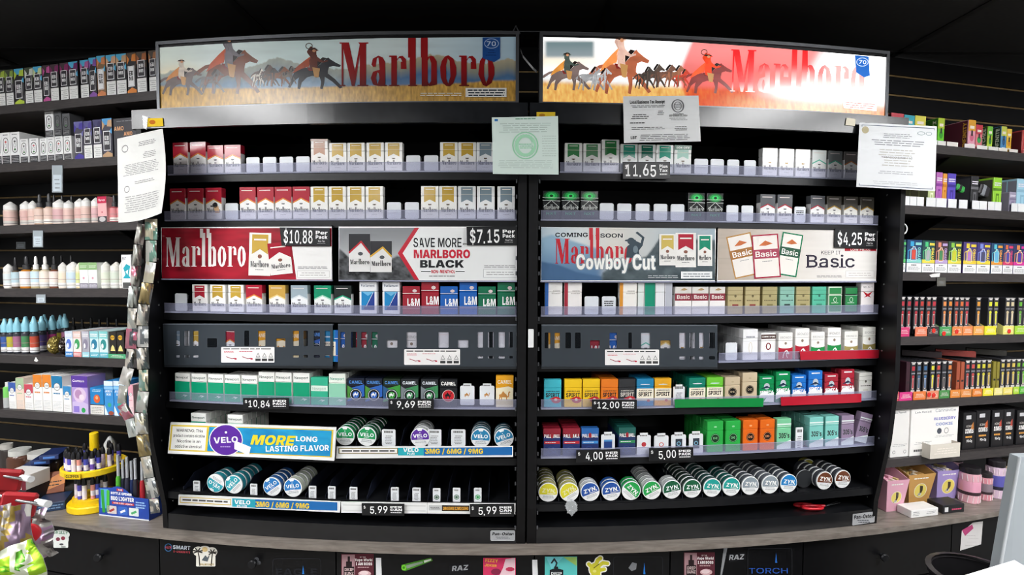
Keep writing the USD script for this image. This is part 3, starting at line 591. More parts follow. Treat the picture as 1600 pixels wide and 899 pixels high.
def wood(c0, c1, sx, sy, sd): return lambda x, y: lerp(c0, c1, np.clip(nz(x, y, sx, sy, sd)*1.6-.3, 0, 1))
top_ = lambda x: np.interp(x, [252, 530, 810, 845, 1117, 1372], [356.6, 356.5, 355.3, 355.3, 357, 361]); bot_ = lambda x: np.interp(x, [252, 520, 810, 845, 1117, 1372], [435.3, 437.6, 438.3, 438.2, 438, 436.5])
g.pxgrid(np.linspace(253, 518, 150), top_, bot_, 44, pf(0), wood('#7d0f1f', '#b41a30', 40, 7, 3))
CL = lambda x0, x1: Polygon([(x, top_(np.array([x]))[0]+.4) for x in np.linspace(x0, x1, 20)]+[(x, bot_(np.array([x]))[0]-.4) for x in np.linspace(x1, x0, 20)])
g.px(Polygon([(456, 385), (518, 385), (518, 437.5), (463, 437)]).intersection(CL(253, 518)), pf(1), '#ecebea'); g.px(union_all([flip(fit(WORD_LOW, 259, 384, -417, 32)), sbox(312.5, 357.8, 317.3, 372), sbox(322.8, 357.8, 327.4, 372)]).intersection(CL(253, 518)), pf(1), '#f4efec')
mini_pack(g, 2, 389, 423, 364, 431, '#c9a545', 'flag', 1.5); mini_pack(g, 5, 420, 455, 379, 429, '#a3142c', 'roof', -6); g.px(sbox(464, 423, 515, 434), pf(2), '#d8d6d4'); g.px(sbox(465, 424, 514, 433), pf(3), '#f0efee'); g.px(lines(467, 512, 425, 432, 2, .3, .1, 2), pf(4), '#b0acaa'); g.px(lines(465, 512, 416, 421, 2, .35, .04, 3), pf(2), '#77777a')
part(t, 'print', g, 'poster')
t = panel(529.5, 807.5, 'white and grey printed panel with red chevron and black packs', None); g = M()
def rock(x, y):
    top = np.interp(x, [530, 545, 560, 580, 600, 620, 640, 660], [388, 402, 410, 418, 412, 400, 404, 412]); m_ = sstep(-2, 2, y-top); sk = lerp('#85888c', '#b3b5b8', sstep(356, 410, y)); k = nz(x, y, 9, 6, 9)
    return sk*(1-m_)[:, None]+lerp('#16181a', '#6d7074', np.clip(k*2.2-.75, 0, 1))*m_[:, None]
g.px(CL(530, 808), pf(0), '#e9ebeb'); gx = np.linspace(530, 654, 90); g.pxgrid(gx, top_, bot_, 40, pf(1), rock)
g.px(Polygon([(654.5, 356), (627, 396), (653.5, 438), (656, 438), (656, 356)]).intersection(CL(530, 808)), pf(2), '#e9ebeb'); g.px(Polygon([(648, 356), (655, 356), (629, 396), (655, 438), (648, 438), (621.5, 396)]).intersection(CL(530, 808)), pf(3), '#c01c33')
for x0, x1, y0, y1, rc in ((545, 578, 366, 425, '#b3202c'), (578.5, 612, 377, 425.5, '#d2a535')):
    w, h = x1-x0, y1-y0; g.px(sbox(x0, y0, x1, y1), pf(4), '#e2e1e0'); pk = Polygon([(x0, y0), (x1, y0), (x1, y0+.5*h), (x0+w*.58, y0+.18*h), (x0, y0+.5*h)]); g.px(pk, pf(5), '#2b2c30')
    g.px(LineString([(x0, y0+.5*h), (x0+w*.58, y0+.2*h), (x1, y0+.5*h)]).buffer(1.3).intersection(sbox(x0, y0, x1, y1)), pf(6), rc); g.px(ell(x0+w*.55, y0+.52*h, 4, 3, 8), pf(6), '#55585c'); g.px(flip(fit(WORD_LOW, x0+2, x1-1, -(y0+.8*h), 5.2)), pf(6), '#2a2b2f')
for s_, a, b, y, h, wt, c in (('SAVE MORE', 646, 721, 386.5, 14.5, 600, '#222428'), ('MARLBORO', 646.5, 734.5, 403.6, 13.2, 900, '#c41f36'), ('BLACK', 656.5, 725, 418.5, 12, 900, '#1b1c20'), ('NON-MENTHOL', 674, 711, 427.2, 5.2, 700, '#c41f36'), ('WITH', 723, 730, 383, 3, 600, '#333')): g.px(Tp(s_, a, b, y, h, wt), pf(2), c)
for a, b in ((658, 673), (712, 726)): g.px(sbox(a, 424, b, 425), pf(2), '#333')
g.px(sbox(755, 420.5, 808, 434), pf(2), '#c9cacb'); g.px(sbox(756, 421.5, 807, 433), pf(3), '#eef0f0'); g.px(lines(759, 804, 424, 431, 2, .3, .08, 3), pf(4), '#999'); g.px(lines(756, 806, 414, 419, 2, .35, .04, 3), pf(2), '#777'); g.px(lines(670, 712, 430.5, 433, 1, .5, .04, 3), pf(2), '#777'); part(t, 'print', g, 'poster')
t = panel(845, 1117.5, 'pale blue printed panel with red lettering, a cowboy and three packs', None); g = M()
def sky3(x, y):
    c = ramp(x, [(845, '#b3c6d2'), (900, '#d6dde0'), (960, '#d9d6cf'), (1040, '#b7c1c6'), (1117, '#9fb0ba')]); m1 = np.interp(x, [845, 862, 890, 920, 955, 1000], [371, 366, 374, 384, 392, 400]); t1 = sstep(-2, 4, y-m1)*sstep(960, 930, x)
    c = c*(1-t1)[:, None]+lerp('#8fb0c8', '#54789f', sstep(372, 436, y))*t1[:, None]; m2 = np.interp(x, [845, 870, 900, 945], [408, 412, 424, 432]); t2 = sstep(-1, 3, y-m2)*sstep(945, 938, x); c = c*(1-t2)[:, None]+np.array(hx('#43658c'))*t2[:, None]
    m3 = np.interp(x, [935, 942, 960, 985, 1010, 1022, 1030, 1117], [437, 425, 412, 408, 400, 385, 372, 374])+2*nz(x, y*0, 8, 1, 4); t3 = sstep(-2, 2, y-m3)*sstep(936, 944, x); dk = lerp('#2e3a40', '#5c6a70', np.clip(nz(x, y, 12, 9, 6)*1.6-.3, 0, 1)); t3b = t3*sstep(1119, 1010, x+.2*(437-y))
    return c*(1-t3)[:, None]+dk*t3[:, None]
g.pxgrid(np.linspace(845.5, 1117, 150), top_, bot_, 44, pf(0), sky3); cl = CL(846, 1117)
g.px(Tp('COMING', 867.5, 918.5, 370.5, 6.6, 700), pf(1), '#22262c'); g.px(Tp('SOON', 938, 973, 371.5, 6.4, 700), pf(1), '#22262c'); g.px(union_all([flip(fit(WORD_LOW, 867.5, 988, -412, 27)), sbox(920.5, 356, 926.5, 375), sbox(931, 356, 936.5, 375)]).intersection(cl), pf(1), '#c11f2e')
cow = union_all([ell(986, 377, 6, 5.5, 12), ell(985, 376, 9, 2, 12), Polygon([(980, 385), (992, 376), (1001, 380), (1003, 372), (993, 364), (996, 362), (1007, 371), (1004, 384), (998, 392), (1000, 402), (978, 404)])]); g.px(cow, pf(2), '#33444f'); g.px(ell(993, 390, 4, 6, 10), pf(3), '#6e7f88')
def rivet(text, x0, x1, y, h): return Tp(text, x0, x1, y, h, 800)
cc = union_all([rivet('Cowboy', 900.5, 983, 421, 23.5), rivet('Cut', 988.5, 1024, 421.5, 23.5)]); g.px(cc.buffer(1.1).intersection(cl), pf(4), '#8d9aa2'); g.px(cc.intersection(cl), pf(5), '#f6f6f2')
mini_pack(g, 6, 1030, 1056, 366, 415, '#cdb45c', 'flag', 0); mini_pack(g, 6, 1090, 1113, 367, 416, '#0f8a6c', 'flag', 0); mini_pack(g, 9, 1055.5, 1087.5, 364, 418, '#b01b34', 'flag', 0); g.px(sbox(1064, 424.5, 1113, 435.5), pf(6), '#eef0f0'); g.px(lines(1067, 1110, 426.5, 434, 2, .4, .05, 3), pf(7), '#8a9096'); g.px(lines(1012, 1060, 430, 435, 2, .4, .05, 3), pf(6), '#cfd4d8'); part(t, 'print', g, 'poster')
t = panel(1121, 1369.5, 'beige printed panel with three tilted packs in gold, red and green frames', None); g = M()
def plank(x, y): 
    c = ramp(x, [(1121, '#b9ac9f'), (1180, '#c6bbb0'), (1240, '#d9d3cc'), (1300, '#e2deda'), (1370, '#e4e1dd')]); return c*(.93+.12*nz(x, y, 70, 4, 3))[:, None]*(1-.12*sstep(.86, .97, ((y-357)/16.) % 1)*sstep(1230, 1140, x))[:, None]
g.pxgrid(np.linspace(1121.5, 1369, 140), top_, bot_, 44, pf(0), plank); cl = CL(1121, 1369)
for x0, x1, y0, y1, rot, c in ((1141, 1180, 366, 433, -12, '#b98a4c'), (1176.5, 1218, 366.5, 434.5, -4, '#a82240'), (1217.5, 1250, 364.5, 431.5, 9.5, '#157a52')):
    o = ((x0+x1)/2, (y0+y1)/2); R_ = lambda q: affinity.rotate(q, rot, origin=o).intersection(cl); w, h = x1-x0, y1-y0; k = 1 if c == '#b98a4c' else 4 if c != '#a82240' else 7
    g.px(R_(sbox(x0, y0, x1, y1)), pf(k), c); g.px(R_(sbox(x0+2, y0+2, x1-2, y1-2)), pf(k+1), '#ece6e0'); g.px(R_(sbox(x0, y0+.34*h, x1, y0+.55*h)), pf(k+2), {'#a82240': '#a8445a', '#157a52': '#2d5a44'}.get(c, '#a5713c')); g.px(R_(Polygon([(x0+.25*w, y0+.25*h), (x0+.5*w, y0+.14*h), (x0+.78*w, y0+.22*h), (x0+.5*w, y0+.26*h)])), pf(k+2), '#c46a3a')
    g.px(R_(Tp('Basic', x0+.1*w, x1-.1*w, y0+.51*h, .13*h, 700)), pf(k+2.6), '#f6f0ea'); g.px(R_(lines(x0+.3*w, x0+.75*w, y0+.6*h, y0+.63*h, 1, .5, .1, 2)), pf(k+2), '#999')
g.px(Tp('KEEP IT', 1283, 1314, 397.5, 5.6, 400), pf(1), '#3a3540'); B_ = Tp('Basic', 1261, 1335.5, 418, 19.5, 500); g.px(union_all([B_, sbox(1259, 417, 1268, 418.5), sbox(1259, 398.5, 1268, 400), sbox(1278, 417, 1292, 418.2), sbox(1311, 417, 1322, 418.4)]), pf(1), '#2b2536')
g.px(Polygon([(1320, 388), (1369, 387), (1369, 392.5), (1320, 392.5)]).intersection(cl), pf(1), '#a3202c'); g.px(Tp('LOW PRICE', 1329, 1360, 391.8, 3.6, 700), pf(2), '#f2e4e0'); g.px(sbox(1321, 423, 1366, 434), pf(1), '#d6d2ce'); g.px(sbox(1322, 424, 1365, 433), pf(2), '#e9e6e3'); g.px(lines(1325, 1362, 425.5, 432, 2, .3, .1, 3), pf(3), '#bbb5b0'); g.px(lines(1276, 1316, 430.5, 434, 2, .4, .03, 3), pf(1), '#666'); part(t, 'print', g, 'poster')

# ------------------------------------------------------------------ price tags
def price(quad, text, sub, label, d=-.014, big=False, tx0=.05, tx1=.66, hh=.62):
    t = thing('price_tag', label, 'price tag', group='black price tags'); g = M(); slab(g, quad, d, .004, '#141518'); part(t, 'tag_body', g, 'plastic'); q = np.array(quad, float); x0, x1 = q[[0, 3], 0].mean(), q[[1, 2], 0].mean(); y0, y1 = q[:2, 1].mean(), q[2:, 1].mean(); w, h = x1-x0, y1-y0
    rot = math.degrees(math.atan2(q[1, 1]-q[0, 1], q[1, 0]-q[0, 0])); o = ((x0+x1)/2, (y0+y1)/2); fn = S(d-.0004); g = M(); A = lambda s_: affinity.rotate(s_, rot, origin=o)
    if text[0] == '$' and not big: g.px(A(Tp('$', x0+.04*w, x0+.09*w, y0+.42*h, .24*h, 600)), fn, '#e8e8e8'); text = text[1:]
    n = len(text); xx = x0+tx0*w; unit = (tx1-tx0)*w/(sum(.42 if c == '.' else 1 for c in text))
    for c in text:
        u = unit*(.42 if c == '.' else 1); gw = u*(.62 if c == '1' else .78 if c != '.' else .5); bob = (.03*h if not big else 0)*((ord(c) % 3)-1)
        if c == '.': g.px(A(sbox(xx+.1*u, y1-.22*h, xx+.62*u, y1-.1*h)), fn, '#f0f0f0')
        else: g.px(A(Tp(c, xx+(u-gw)/2, xx+(u+gw)/2, y0+(.5+hh/2)*h+bob, hh*h, 600)), fn, '#f2f2f2')
        xx += u
    if sub:
        for i, s_ in enumerate(sub): g.px(A(Tp(s_, x0+(tx1+.05)*w, x1-.05*w, y0+(.36+.24*i)*h, .2*h, 900)), fn, '#eeeeee')
        if big: g.px(A(Tp('Plus Tax', x0+(tx1+.1)*w, x1-.1*w, y0+.78*h, .1*h, 700)), fn, '#c8c8c8'); g.px(A(lines(x0+(tx1+.08)*w, x1-.07*w, y0+.82*h, y0+.88*h, 1, .4)), fn, '#aaa')
        else: g.px(A(lines(x0+(tx1+.06)*w, x1-.06*w, y0+.66*h, y0+.8*h, 1, .6, .02)), fn, '#ddd')
    part(t, 'figures', g, 'plastic', 'white price figures')
price([(437, 355.5), (515, 356.5), (516, 385), (440, 384)], '$10.88', ['Per', 'Pack'], 'black price tag reading 10.88 on the red printed panel', big=True, hh=.72)
price([(729, 355), (808, 354), (809, 383.5), (729.5, 383.5)], '$7.15', ['Per', 'Pack'], 'black price tag reading 7.15 on the white printed panel', big=True, hh=.72)
price([(1305, 358), (1371, 359), (1370, 389), (1304, 387)], '$4.25', ['Per', 'Pack'], 'black price tag reading 4.25 on the beige printed panel', big=True, hh=.66)
price([(973.5, 253), (1047, 253), (1047, 279.5), (973.5, 279.5)], '$11.65', ['Plus', 'Tax'], 'black price tag reading 11.65 on the top shelf tray', hh=.7, tx0=.03, tx1=.72)
price([(379.5, 622.5), (451, 622.5), (451, 640), (380, 640)], '$10.84', ['PER', 'PACK'], 'black price tag reading 10.84 under the green and white packs', tx0=.1, tx1=.6)
price([(607, 624), (677.5, 624), (677.5, 641), (607, 641)], '$9.69', ['PER', 'PACK'], 'black price tag reading 9.69 on the fifth shelf', tx0=.17, tx1=.6)
price([(925, 625), (995, 625.5), (995, 642), (925, 641.5)], '$12.00', ['PER', 'PACK'], 'black price tag reading 12.00 on the fifth shelf tray', tx0=.1, tx1=.62)
price([(900.5, 704), (969, 702.5), (969, 722), (900.5, 723.5)], '$4.00', ['PER', 'PACK'], 'black price tag reading 4.00 on the sixth shelf tray', tx0=.2, tx1=.62)
price([(1014.5, 701), (1083, 699.5), (1083.5, 719.5), (1014.5, 721)], '$5.00', ['PER', 'PACK'], 'black price tag reading 5.00 on the sixth shelf tray', tx0=.2, tx1=.62)
price([(565, 787.5), (631.5, 788.5), (631.5, 806.5), (565.5, 805.5)], '$5.99', ['PER', 'CAN'], 'black price tag reading 5.99 on the plain white bottom strip', d=-.02, tx0=.18, tx1=.62)
price([(734, 789), (803, 788.5), (803, 807.5), (734.5, 808)], '$5.99', ['PER', 'CAN'], 'black price tag reading 5.99 at the right end of the bottom strip', d=-.02, tx0=.18, tx1=.62)

# ------------------------------------------------------------------ the three grey flap doors of the fifth row
def flap(quad, tall, small, low, sticker, label):
    t = thing('flap_door', label, 'flap door', group='grey flap doors'); q = np.array(quad, float); face = Polygon(q); holes = [rrect(a, b, y0, y1, 1.2) for a, b, y0, y1 in tall+small+low]
    g = M(); pl = face.difference(union_all(holes)); fn = S(-.012); g.px(pl, fn, '#333a41', 12.); part(t, 'door_plate', g, 'plastic')
    g = M(); slab(g, [(q[0, 0], q[0, 1]-2), (q[1, 0], q[1, 1]-2), (q[1, 0], q[1, 1]), (q[0, 0], q[0, 1])], -.014, .008, '#5b626a'); part(t, 'top_hinge', g, 'plastic')
    g = M(); slab(g, [(q[3, 0], q[3, 1]), (q[2, 0], q[2, 1]), (q[2, 0], q[2, 1]+3.5), (q[3, 0], q[3, 1]+3.5)], -.014, .008, '#22262a'); part(t, 'bottom_lip', g, 'plastic')
    g = M(); slab(g, q, -.0112, .0012, '#fff'); part(t, 'smoked_sheet', g, 'smoke')
    x0, x1, y0, y1 = sticker; g = M(); f1, f2 = S(-.0124), S(-.0128); g.px(rrect(x0, x1, y0, y1, 1.5), f1, '#eceae9'); w, h = x1-x0, y1-y0
    g.px(lines(x0+3, x1-3, y0+1.5, y0+4.5, 1, .5, .03, 3), f2, '#555'); g.px(lines(x0+4, x0+20, y0+6, y0+10, 2, .35, .1, 3), f2, '#d06a78'); g.px(lines(x0+28, x0+50, y0+6, y0+8, 1, .4, .1, 3), f2, '#d06a78')
    for a in (.2, .5): g.px(LineString([(x0+(a-.1)*w, y0+.62*h), (x0+a*w, y0+.75*h), (x0+(a+.06)*w, y0+.72*h)]).buffer(.5), f2, '#9a4050'); g.px(ell(x0+(a+.07)*w, y0+.76*h, 2, 1.3, 8), f2, '#c23a50')
    for i in range(3): cx = x0+(.69+.12*i)*w; g.px(Polygon([(cx, y0+.36*h), (cx+3.6, y0+.66*h), (cx-3.6, y0+.66*h)]).difference(Polygon([(cx, y0+.44*h), (cx+2.4, y0+.62*h), (cx-2.4, y0+.62*h)])), f2, '#888'); g.px(sbox(cx-4, y0+.74*h, cx+4, y0+.9*h), f2, '#444')
    part(t, 'sticker', g, 'paper', 'white instruction sticker with red diagrams'); return t
def tl(prs, y0, y1): return [(a, b, y0, y1) for a, b in prs]
f1t = [(275, 281), (288, 296), (301.5, 310), (352.5, 366.5), (382, 389), (403, 414.5), (457.5, 467), (474.5, 481), (490.5, 500), (507.5, 516)]
flap([(254.5, 508), (520, 508.5), (520, 572.5), (256.5, 570.5)], tl(f1t, 517, 541), tl([(324, 339), (431, 446)], 529, 543), tl([(a, b) for a, b in f1t[:3]+f1t[5:]], 555, 559), (345.5, 429, 542.5, 567), 'leftmost grey flap door with pale slots and a white sticker')
f2t = [(532, 539), (548.5, 558), (564.5, 574), (580.5, 590), (635.5, 651), (685, 701), (746.5, 755), (762.5, 771), (779, 789), (795, 801)]
flap([(528, 508.5), (807.5, 509), (807.5, 573.5), (528, 572.8)], tl(f2t, 519, 543.5), tl([(604.5, 621), (715.5, 732)], 531.5, 543.5), tl(f2t[6:], 556.5, 560.5), (631.5, 719, 546, 570.5), 'grey flap door in the middle, right half of the left rack')
f3t = [(851, 860), (866.5, 875), (883.5, 892), (898.5, 907), (952.5, 964), (982, 987), (1001.5, 1016), (1061.5, 1071), (1077.5, 1086), (1092.5, 1099.5), (1108, 1117)]
flap([(846, 509.5), (1121, 510), (1121, 573.5), (846, 573.5)], tl(f3t, 520, 544.5), tl([(922, 937), (1032, 1047.5)], 532, 544.5), tl(f3t[7:], 557, 562), (945, 1030, 546.5, 571), 'grey flap door of the right rack')

# ------------------------------------------------------------------ pouch signs and white strips
g0 = thing('pouch_sign', 'blue and yellow pouch sign with a purple round badge and warning box', 'sign'); qd = [(266.5, 660.5), (525, 668.5), (522, 720.5), (262, 709)]
g = M(); slab(g, qd, -.034, .006, '#f0f0ee'); part(g0, 'board', g, 'plastic'); F_ = lambda k: S(-.0343-.0002*k); g = M()
def bl(u, v): q = np.array(qd, float); return tuple(((q[0]*(1-u)+q[1]*u)*(1-v)+(q[3]*(1-u)+q[2]*u)*v))
def uvq(a, b, c, d): return Polygon([bl(a, c), bl(b, c), bl(b, d), bl(a, d)])
g.px(uvq(.005, .985, .07, .9), F_(0), '#dcc23c'); g.px(uvq(.008, .225, .09, .88), F_(1), '#e6c84a'); g.px(uvq(.015, .222, .12, .86), F_(2), '#efefea')
def blue(x, y): return lerp('#1273b8', '#2fb1dc', np.clip(nz(x, y, 26, 14, 5)*1.7-.4, 0, 1))
pxc(g, uvq(.235, .975, .1, .87), F_(2), blue, 7, 5)
for i, s_ in enumerate(('WARNING: This', 'product contains nicotine', 'Nicotine is an', 'addictive chemical')): a, b = ((.04, .2), (.025, .215), (.05, .19), (.04, .2))[i]; p0, p1 = bl(a, .3+.17*i), bl(b, .3+.17*i); g.px(Tp(s_, p0[0], p1[0], p0[1], 4.6, 600, 0, 1.8), F_(3), '#3a3a3a')
g.px(ell(353, 688, 26.5, 25), F_(3), '#f2f2f2'); g.px(ell(353, 688, 25, 23.5), F_(4), '#5b2a9a'); g.px(Tp('VELO', 334, 372, 692.5, 9.5, 800, 0, -3), F_(5), '#f2f0f6'); g.px(lines(344, 362, 697, 700, 1, .5), F_(5), '#b9a0dc'); g.px(ell(353, 676, 2.2, 1.8, 8), F_(5), '#fff'); g.px(Polygon([(366, 693), (370, 690), (392, 699), (389, 712), (366, 702)]), F_(6), '#f2f2f0')
g.px(Tp('MORE', 391, 458, 696, 15.5, 900, .25, 1.5), F_(4), '#f0d82e'); g.px(Tp('LONG', 462, 496, 690.5, 8.2, 800, 0, 2), F_(4), '#f4f6f8'); g.px(Tp('LASTING FLAVOR', 415, 514, 705.5, 9, 800, 0, -1), F_(4), '#f4f6f8'); part(g0, 'print', g, 'poster')
def strip(q, d, segs, label, texts=()):
    t = thing('shelf_strip', label, 'shelf strip', group='printed shelf strips'); g = M(); slab(g, q, d, .004, '#e8e9e8'); part(t, 'channel', g, 'plastic'); g = M()
    for poly_, col, k in segs: g.px(Polygon(poly_) if not hasattr(poly_, 'geom_type') else poly_, S(d-.0003-.0002*k), col)
    part(t, 'print', g, 'poster')
def sg(x0, x1, yt0, yt1, h): return Polygon([(x0, yt0), (x1, yt1), (x1, yt1+h), (x0, yt0+h)])
strip([(526, 698.5), (802, 697.5), (802, 714.5), (525, 717)], -.018, [(sg(529, 622, 700.5, 700.5, 9), '#3a3a3a', 0), (sg(530, 621, 701.5, 701.5, 7), '#e8d9a0', 1), (sg(531, 620, 702, 702, 6), '#eeeeea', 2), (lines(534, 618, 703, 707, 1, .5, .02), '#555', 3),
    (sg(622, 662, 700, 700, 12), '#28a9b8', 0), (sg(662, 800, 700, 699, 12.5), '#1c68ae', 0), (Tp('VELO', 630, 654, 706.5, 6, 900), '#eef4f4', 1), (Tp('PLUS', 636, 648, 711, 3.4, 800), '#eef4f4', 1), (Tp('3MG / 6MG / 9MG', 664, 755, 709.5, 8, 900), '#e9c93a', 1)], 'blue and teal printed strip along the sixth shelf of the left rack')
strip([(279, 773.5), (400, 780), (532, 784.5), (531, 801.5), (400, 797), (278.5, 789.5)][0:1]+[(532, 784.5), (531, 801.5), (278.5, 789.5)], -.012, [(sg(281, 361, 776.5, 780.5, 9.5), '#d8bc52', 0), (sg(282, 360, 777.6, 781.5, 7.2), '#eeeeea', 1), (affinity.rotate(lines(285, 357, 780.5, 785.5, 1, .5, .02), 2.8), '#555', 2),
    (sg(363, 399, 779, 780.8, 13), '#28a3b8', 0), (sg(399, 527, 780.8, 785.4, 13), '#1c68ae', 0), (Tp('VELO', 366, 391, 788.5, 6.5, 900, 0, 3), '#eef4f4', 1), (Tp('PLUS', 370, 386, 793, 3.2, 800, 0, 3), '#eef4f4', 1), (Tp('3MG / 6MG / 9MG', 399, 483, 794, 8.5, 900, 0, 2.2), '#e9c93a', 1)], 'blue and yellow printed strip at the bottom left of the left rack')
strip([(533, 784.8), (667, 786.5), (667, 803), (533, 801.8)], -.012, [(sg(536, 665, 789, 790.5, 1.2), '#c9cac9', 0), (sg(536, 665, 797, 798.5, 1), '#c9cac9', 0)], 'plain white strip in the middle of the bottom shelf front')
strip([(667.5, 786.5), (806, 787.5), (806, 804), (667.5, 803)], -.012, [(sg(670, 690, 790, 790, 8), '#c4c6c6', 0), (lines(672, 688, 792, 797, 2, .4), '#777', 1), (sg(690.5, 733, 790, 790.4, 9), '#2c2622', 0), (Tp('3MG/5MG/12MG/15MG', 692, 732, 797.5, 5, 900), '#dca03a', 1)], 'white strip with small orange dosage print on the bottom shelf')
def cstrip(q, col, label):
    t = thing('coloured_strip', label, 'shelf strip', group='plain coloured lip strips'); g = M(); slab(g, q, -.0085, .0025, col); part(t, 'card', g, 'gloss')
cstrip([(1054, 624.5), (1193, 622.5), (1192.5, 636), (1055, 637.5)], '#14853f', 'plain green strip on the tray lip of the fifth shelf')
cstrip([(1220, 621), (1346, 615.5), (1346, 629), (1221, 634.5)], '#b31c30', 'plain red strip on the tray lip of the fifth shelf')
cstrip([(1250, 549.5), (1374, 547), (1373, 560), (1251, 563)], '#b31c30', 'plain red strip on the tray lip of the flap shelf')

# ------------------------------------------------------------------ papers taped to the racks
def sheet(name, label, cat, corners, d_of, col, prints, nx=8, ny=10, extra=None):
    """A hanging sheet: corners TL, TR, BR, BL traced, depth d_of(u, v) with its own curl; prints are (u, v polygon, colour)."""
    q = np.array(corners, float); t = thing(name, label, cat)
    def fn(u, v, k=0.): 
        u, v = np.asarray(u, float), np.asarray(v, float); bx_ = (q[0]*(1-u)[..., None]+q[1]*u[..., None])*(1-v)[..., None]+(q[3]*(1-u)[..., None]+q[2]*u[..., None])*v[..., None]
        if extra: bx_ = bx_+extra(u, v)
        d = np.vectorize(d_of)(u, v)-k; return np.array([surf(a, b, dd) for (a, b), dd in zip(bx_.reshape(-1, 2), d.ravel())])
    U, V = np.meshgrid(np.linspace(0, 1, nx+1), np.linspace(0, 1, ny+1), indexing='ij'); g = M()
    front = fn(U.ravel(), V.ravel()); back = front+np.array([0, .0006, 0]); i = (np.arange(nx)[:, None]*(ny+1)+np.arange(ny)[None]).ravel(); k = ny+1
    f = np.vstack([np.stack([i, i+1, i+k+1], 1), np.stack([i, i+k+1, i+k], 1)]); N = len(front); ff = [f, f[:, ::-1]+N]; edge = [j for j in range(ny+1)], [nx*k+j for j in range(ny+1)], [j*k for j in range(nx+1)], [j*k+ny for j in range(nx+1)]
    for e in edge:
        for a, b in zip(e[:-1], e[1:]): ff.append(np.array([(a, b, b+N), (a, b+N, a+N)]))
    tm_ = trimesh.Trimesh(np.vstack([front, back]), np.vstack(ff), process=False); tm_.fix_normals(); g.tm(tm_, col); part(t, 'paper', g, 'paper')
    if prints:
        g = M()
        for poly_, c in prints:
            for pg in area_pts(poly_):
                x0, _, x1, _ = pg.bounds; n = max(1, int((x1-x0)*nx)); 
                for j in range(n):
                    h = pg if n == 1 else pg.intersection(sbox(x0+(x1-x0)*j/n, -1, x0+(x1-x0)*(j+1)/n, 2))
                    for v_, f_ in tri(h): g.flat(fn(v_[:, 0], v_[:, 1], .0006), f_[:, ::-1], c)
        part(t, 'print', g, 'paper', 'printed text')
    return t
def TT(s, u0, u1, v, h, wt=600): return flip(T(s, u0, u1, -v, h, wt))
sheet('taped_letter', 'white letter curling outward, taped at the left end of the fascia', 'paper', [(183, 217), (254, 201), (252, 333), (185, 348)], lambda u, v: -.105-.03*math.sin(v*2.2)-.02*u*v, '#cfcfcc',
      [(ring(.17, .14, .07, .045, .012), '#8a8a8a'), (ring(.2, .62, .06, .04, .01), '#888'), (lines(.45, .85, .09, .15, 3, .35, .2, 3), '#777'), (lines(.55, .85, .22, .3, 4, .35, .2, 5), '#888'), (lines(.12, .88, .33, .47, 7, .35, .1, 6), '#969696'), (lines(.35, .8, .54, .58, 2, .35, .2, 3), '#8a8a8a'), (lines(.14, .9, .7, .9, 8, .35, .1, 7), '#9a9a9a')],
      extra=lambda u, v: np.stack([6*np.sin(v*3.1)*(u**2), np.zeros_like(u)+4*v*v*np.sin(u*3.1)], -1))
cert = [(ring(.5, .5, .2, .24, .02), '#9ed8b3'), (ring(.5, .5, .165, .2, .06).difference(union_all([sbox(.5+.17*math.cos(a)-.006, .5+.2*math.sin(a)-.01, .5+.17*math.cos(a)+.006, .5+.2*math.sin(a)+.01) for a in np.arange(0, 6.28, .26)])), '#a9dfbc'),
        (lines(.4, .62, .46, .56, 3, .4), '#8acfa2'), (lines(.1, .9, .1, .28, 5, .3, .1, 4), '#b4c6be'), (lines(.08, .92, .74, .9, 5, .25, .05, 9), '#b9cac3'), (lines(.75, .97, .32, .7, 9, .3, .05, 9), '#c3d4cc'), (sbox(.04, .03, .09, .07), '#3a7ac0'), (lines(.35, .7, .02, .05, 1, .6), '#7fae94')]
sheet('certificate', 'pale green certificate with a round green stamp between the racks', 'paper', [(768.5, 183.5), (872, 181.5), (873, 273), (770, 272)], lambda u, v: -.093-.012*math.sin(v*3), '#dcece5', cert)
rc = [(TT('Local Business Tax Receipt', .09, .55, .16, .07, 800), '#3a3a3c'), (lines(.1, .55, .19, .25, 2, .4, .06, 4), '#6a6a6c'), (ring(.72, .22, .085, .145, .02), '#77777a'), (ring(.72, .22, .055, .095, .015), '#8a8a8c'), (lines(.68, .76, .17, .27, 3, .5), '#8a8a8c'), (TT('EXPIRED', .66, .79, .41, .03), '#555'), (TT('SEPTEMBER 30, 2026', .6, .84, .45, .04), '#444'),
      (lines(.08, .35, .38, .5, 3, .4, .2, 2), '#666'), (lines(.44, .54, .31, .42, 3, .4, .2, 2), '#777'), (lines(.6, .84, .47, .54, 2, .3), '#888'), (lines(.08, .3, .55, .6, 1, .5), '#666'), (lines(.08, .56, .66, .73, 2, .4, .2, 3), '#777'), (lines(.66, .84, .65, .76, 3, .4, .1, 2), '#777'), (TT('LBT', .09, .17, .92, .06, 800), '#333'), (lines(.2, .86, .82, .97, 4, .35, .05, 5), '#7a7a7c')]
sheet('tax_receipt', 'white tax receipt with a grey seal hanging below the backlit sign', 'paper', [(973.5, 150.5), (1091.5, 149.5), (1095, 221), (975, 223.5)], lambda u, v: -.094-.01*math.sin(v*3), '#e3e5e6', rc)
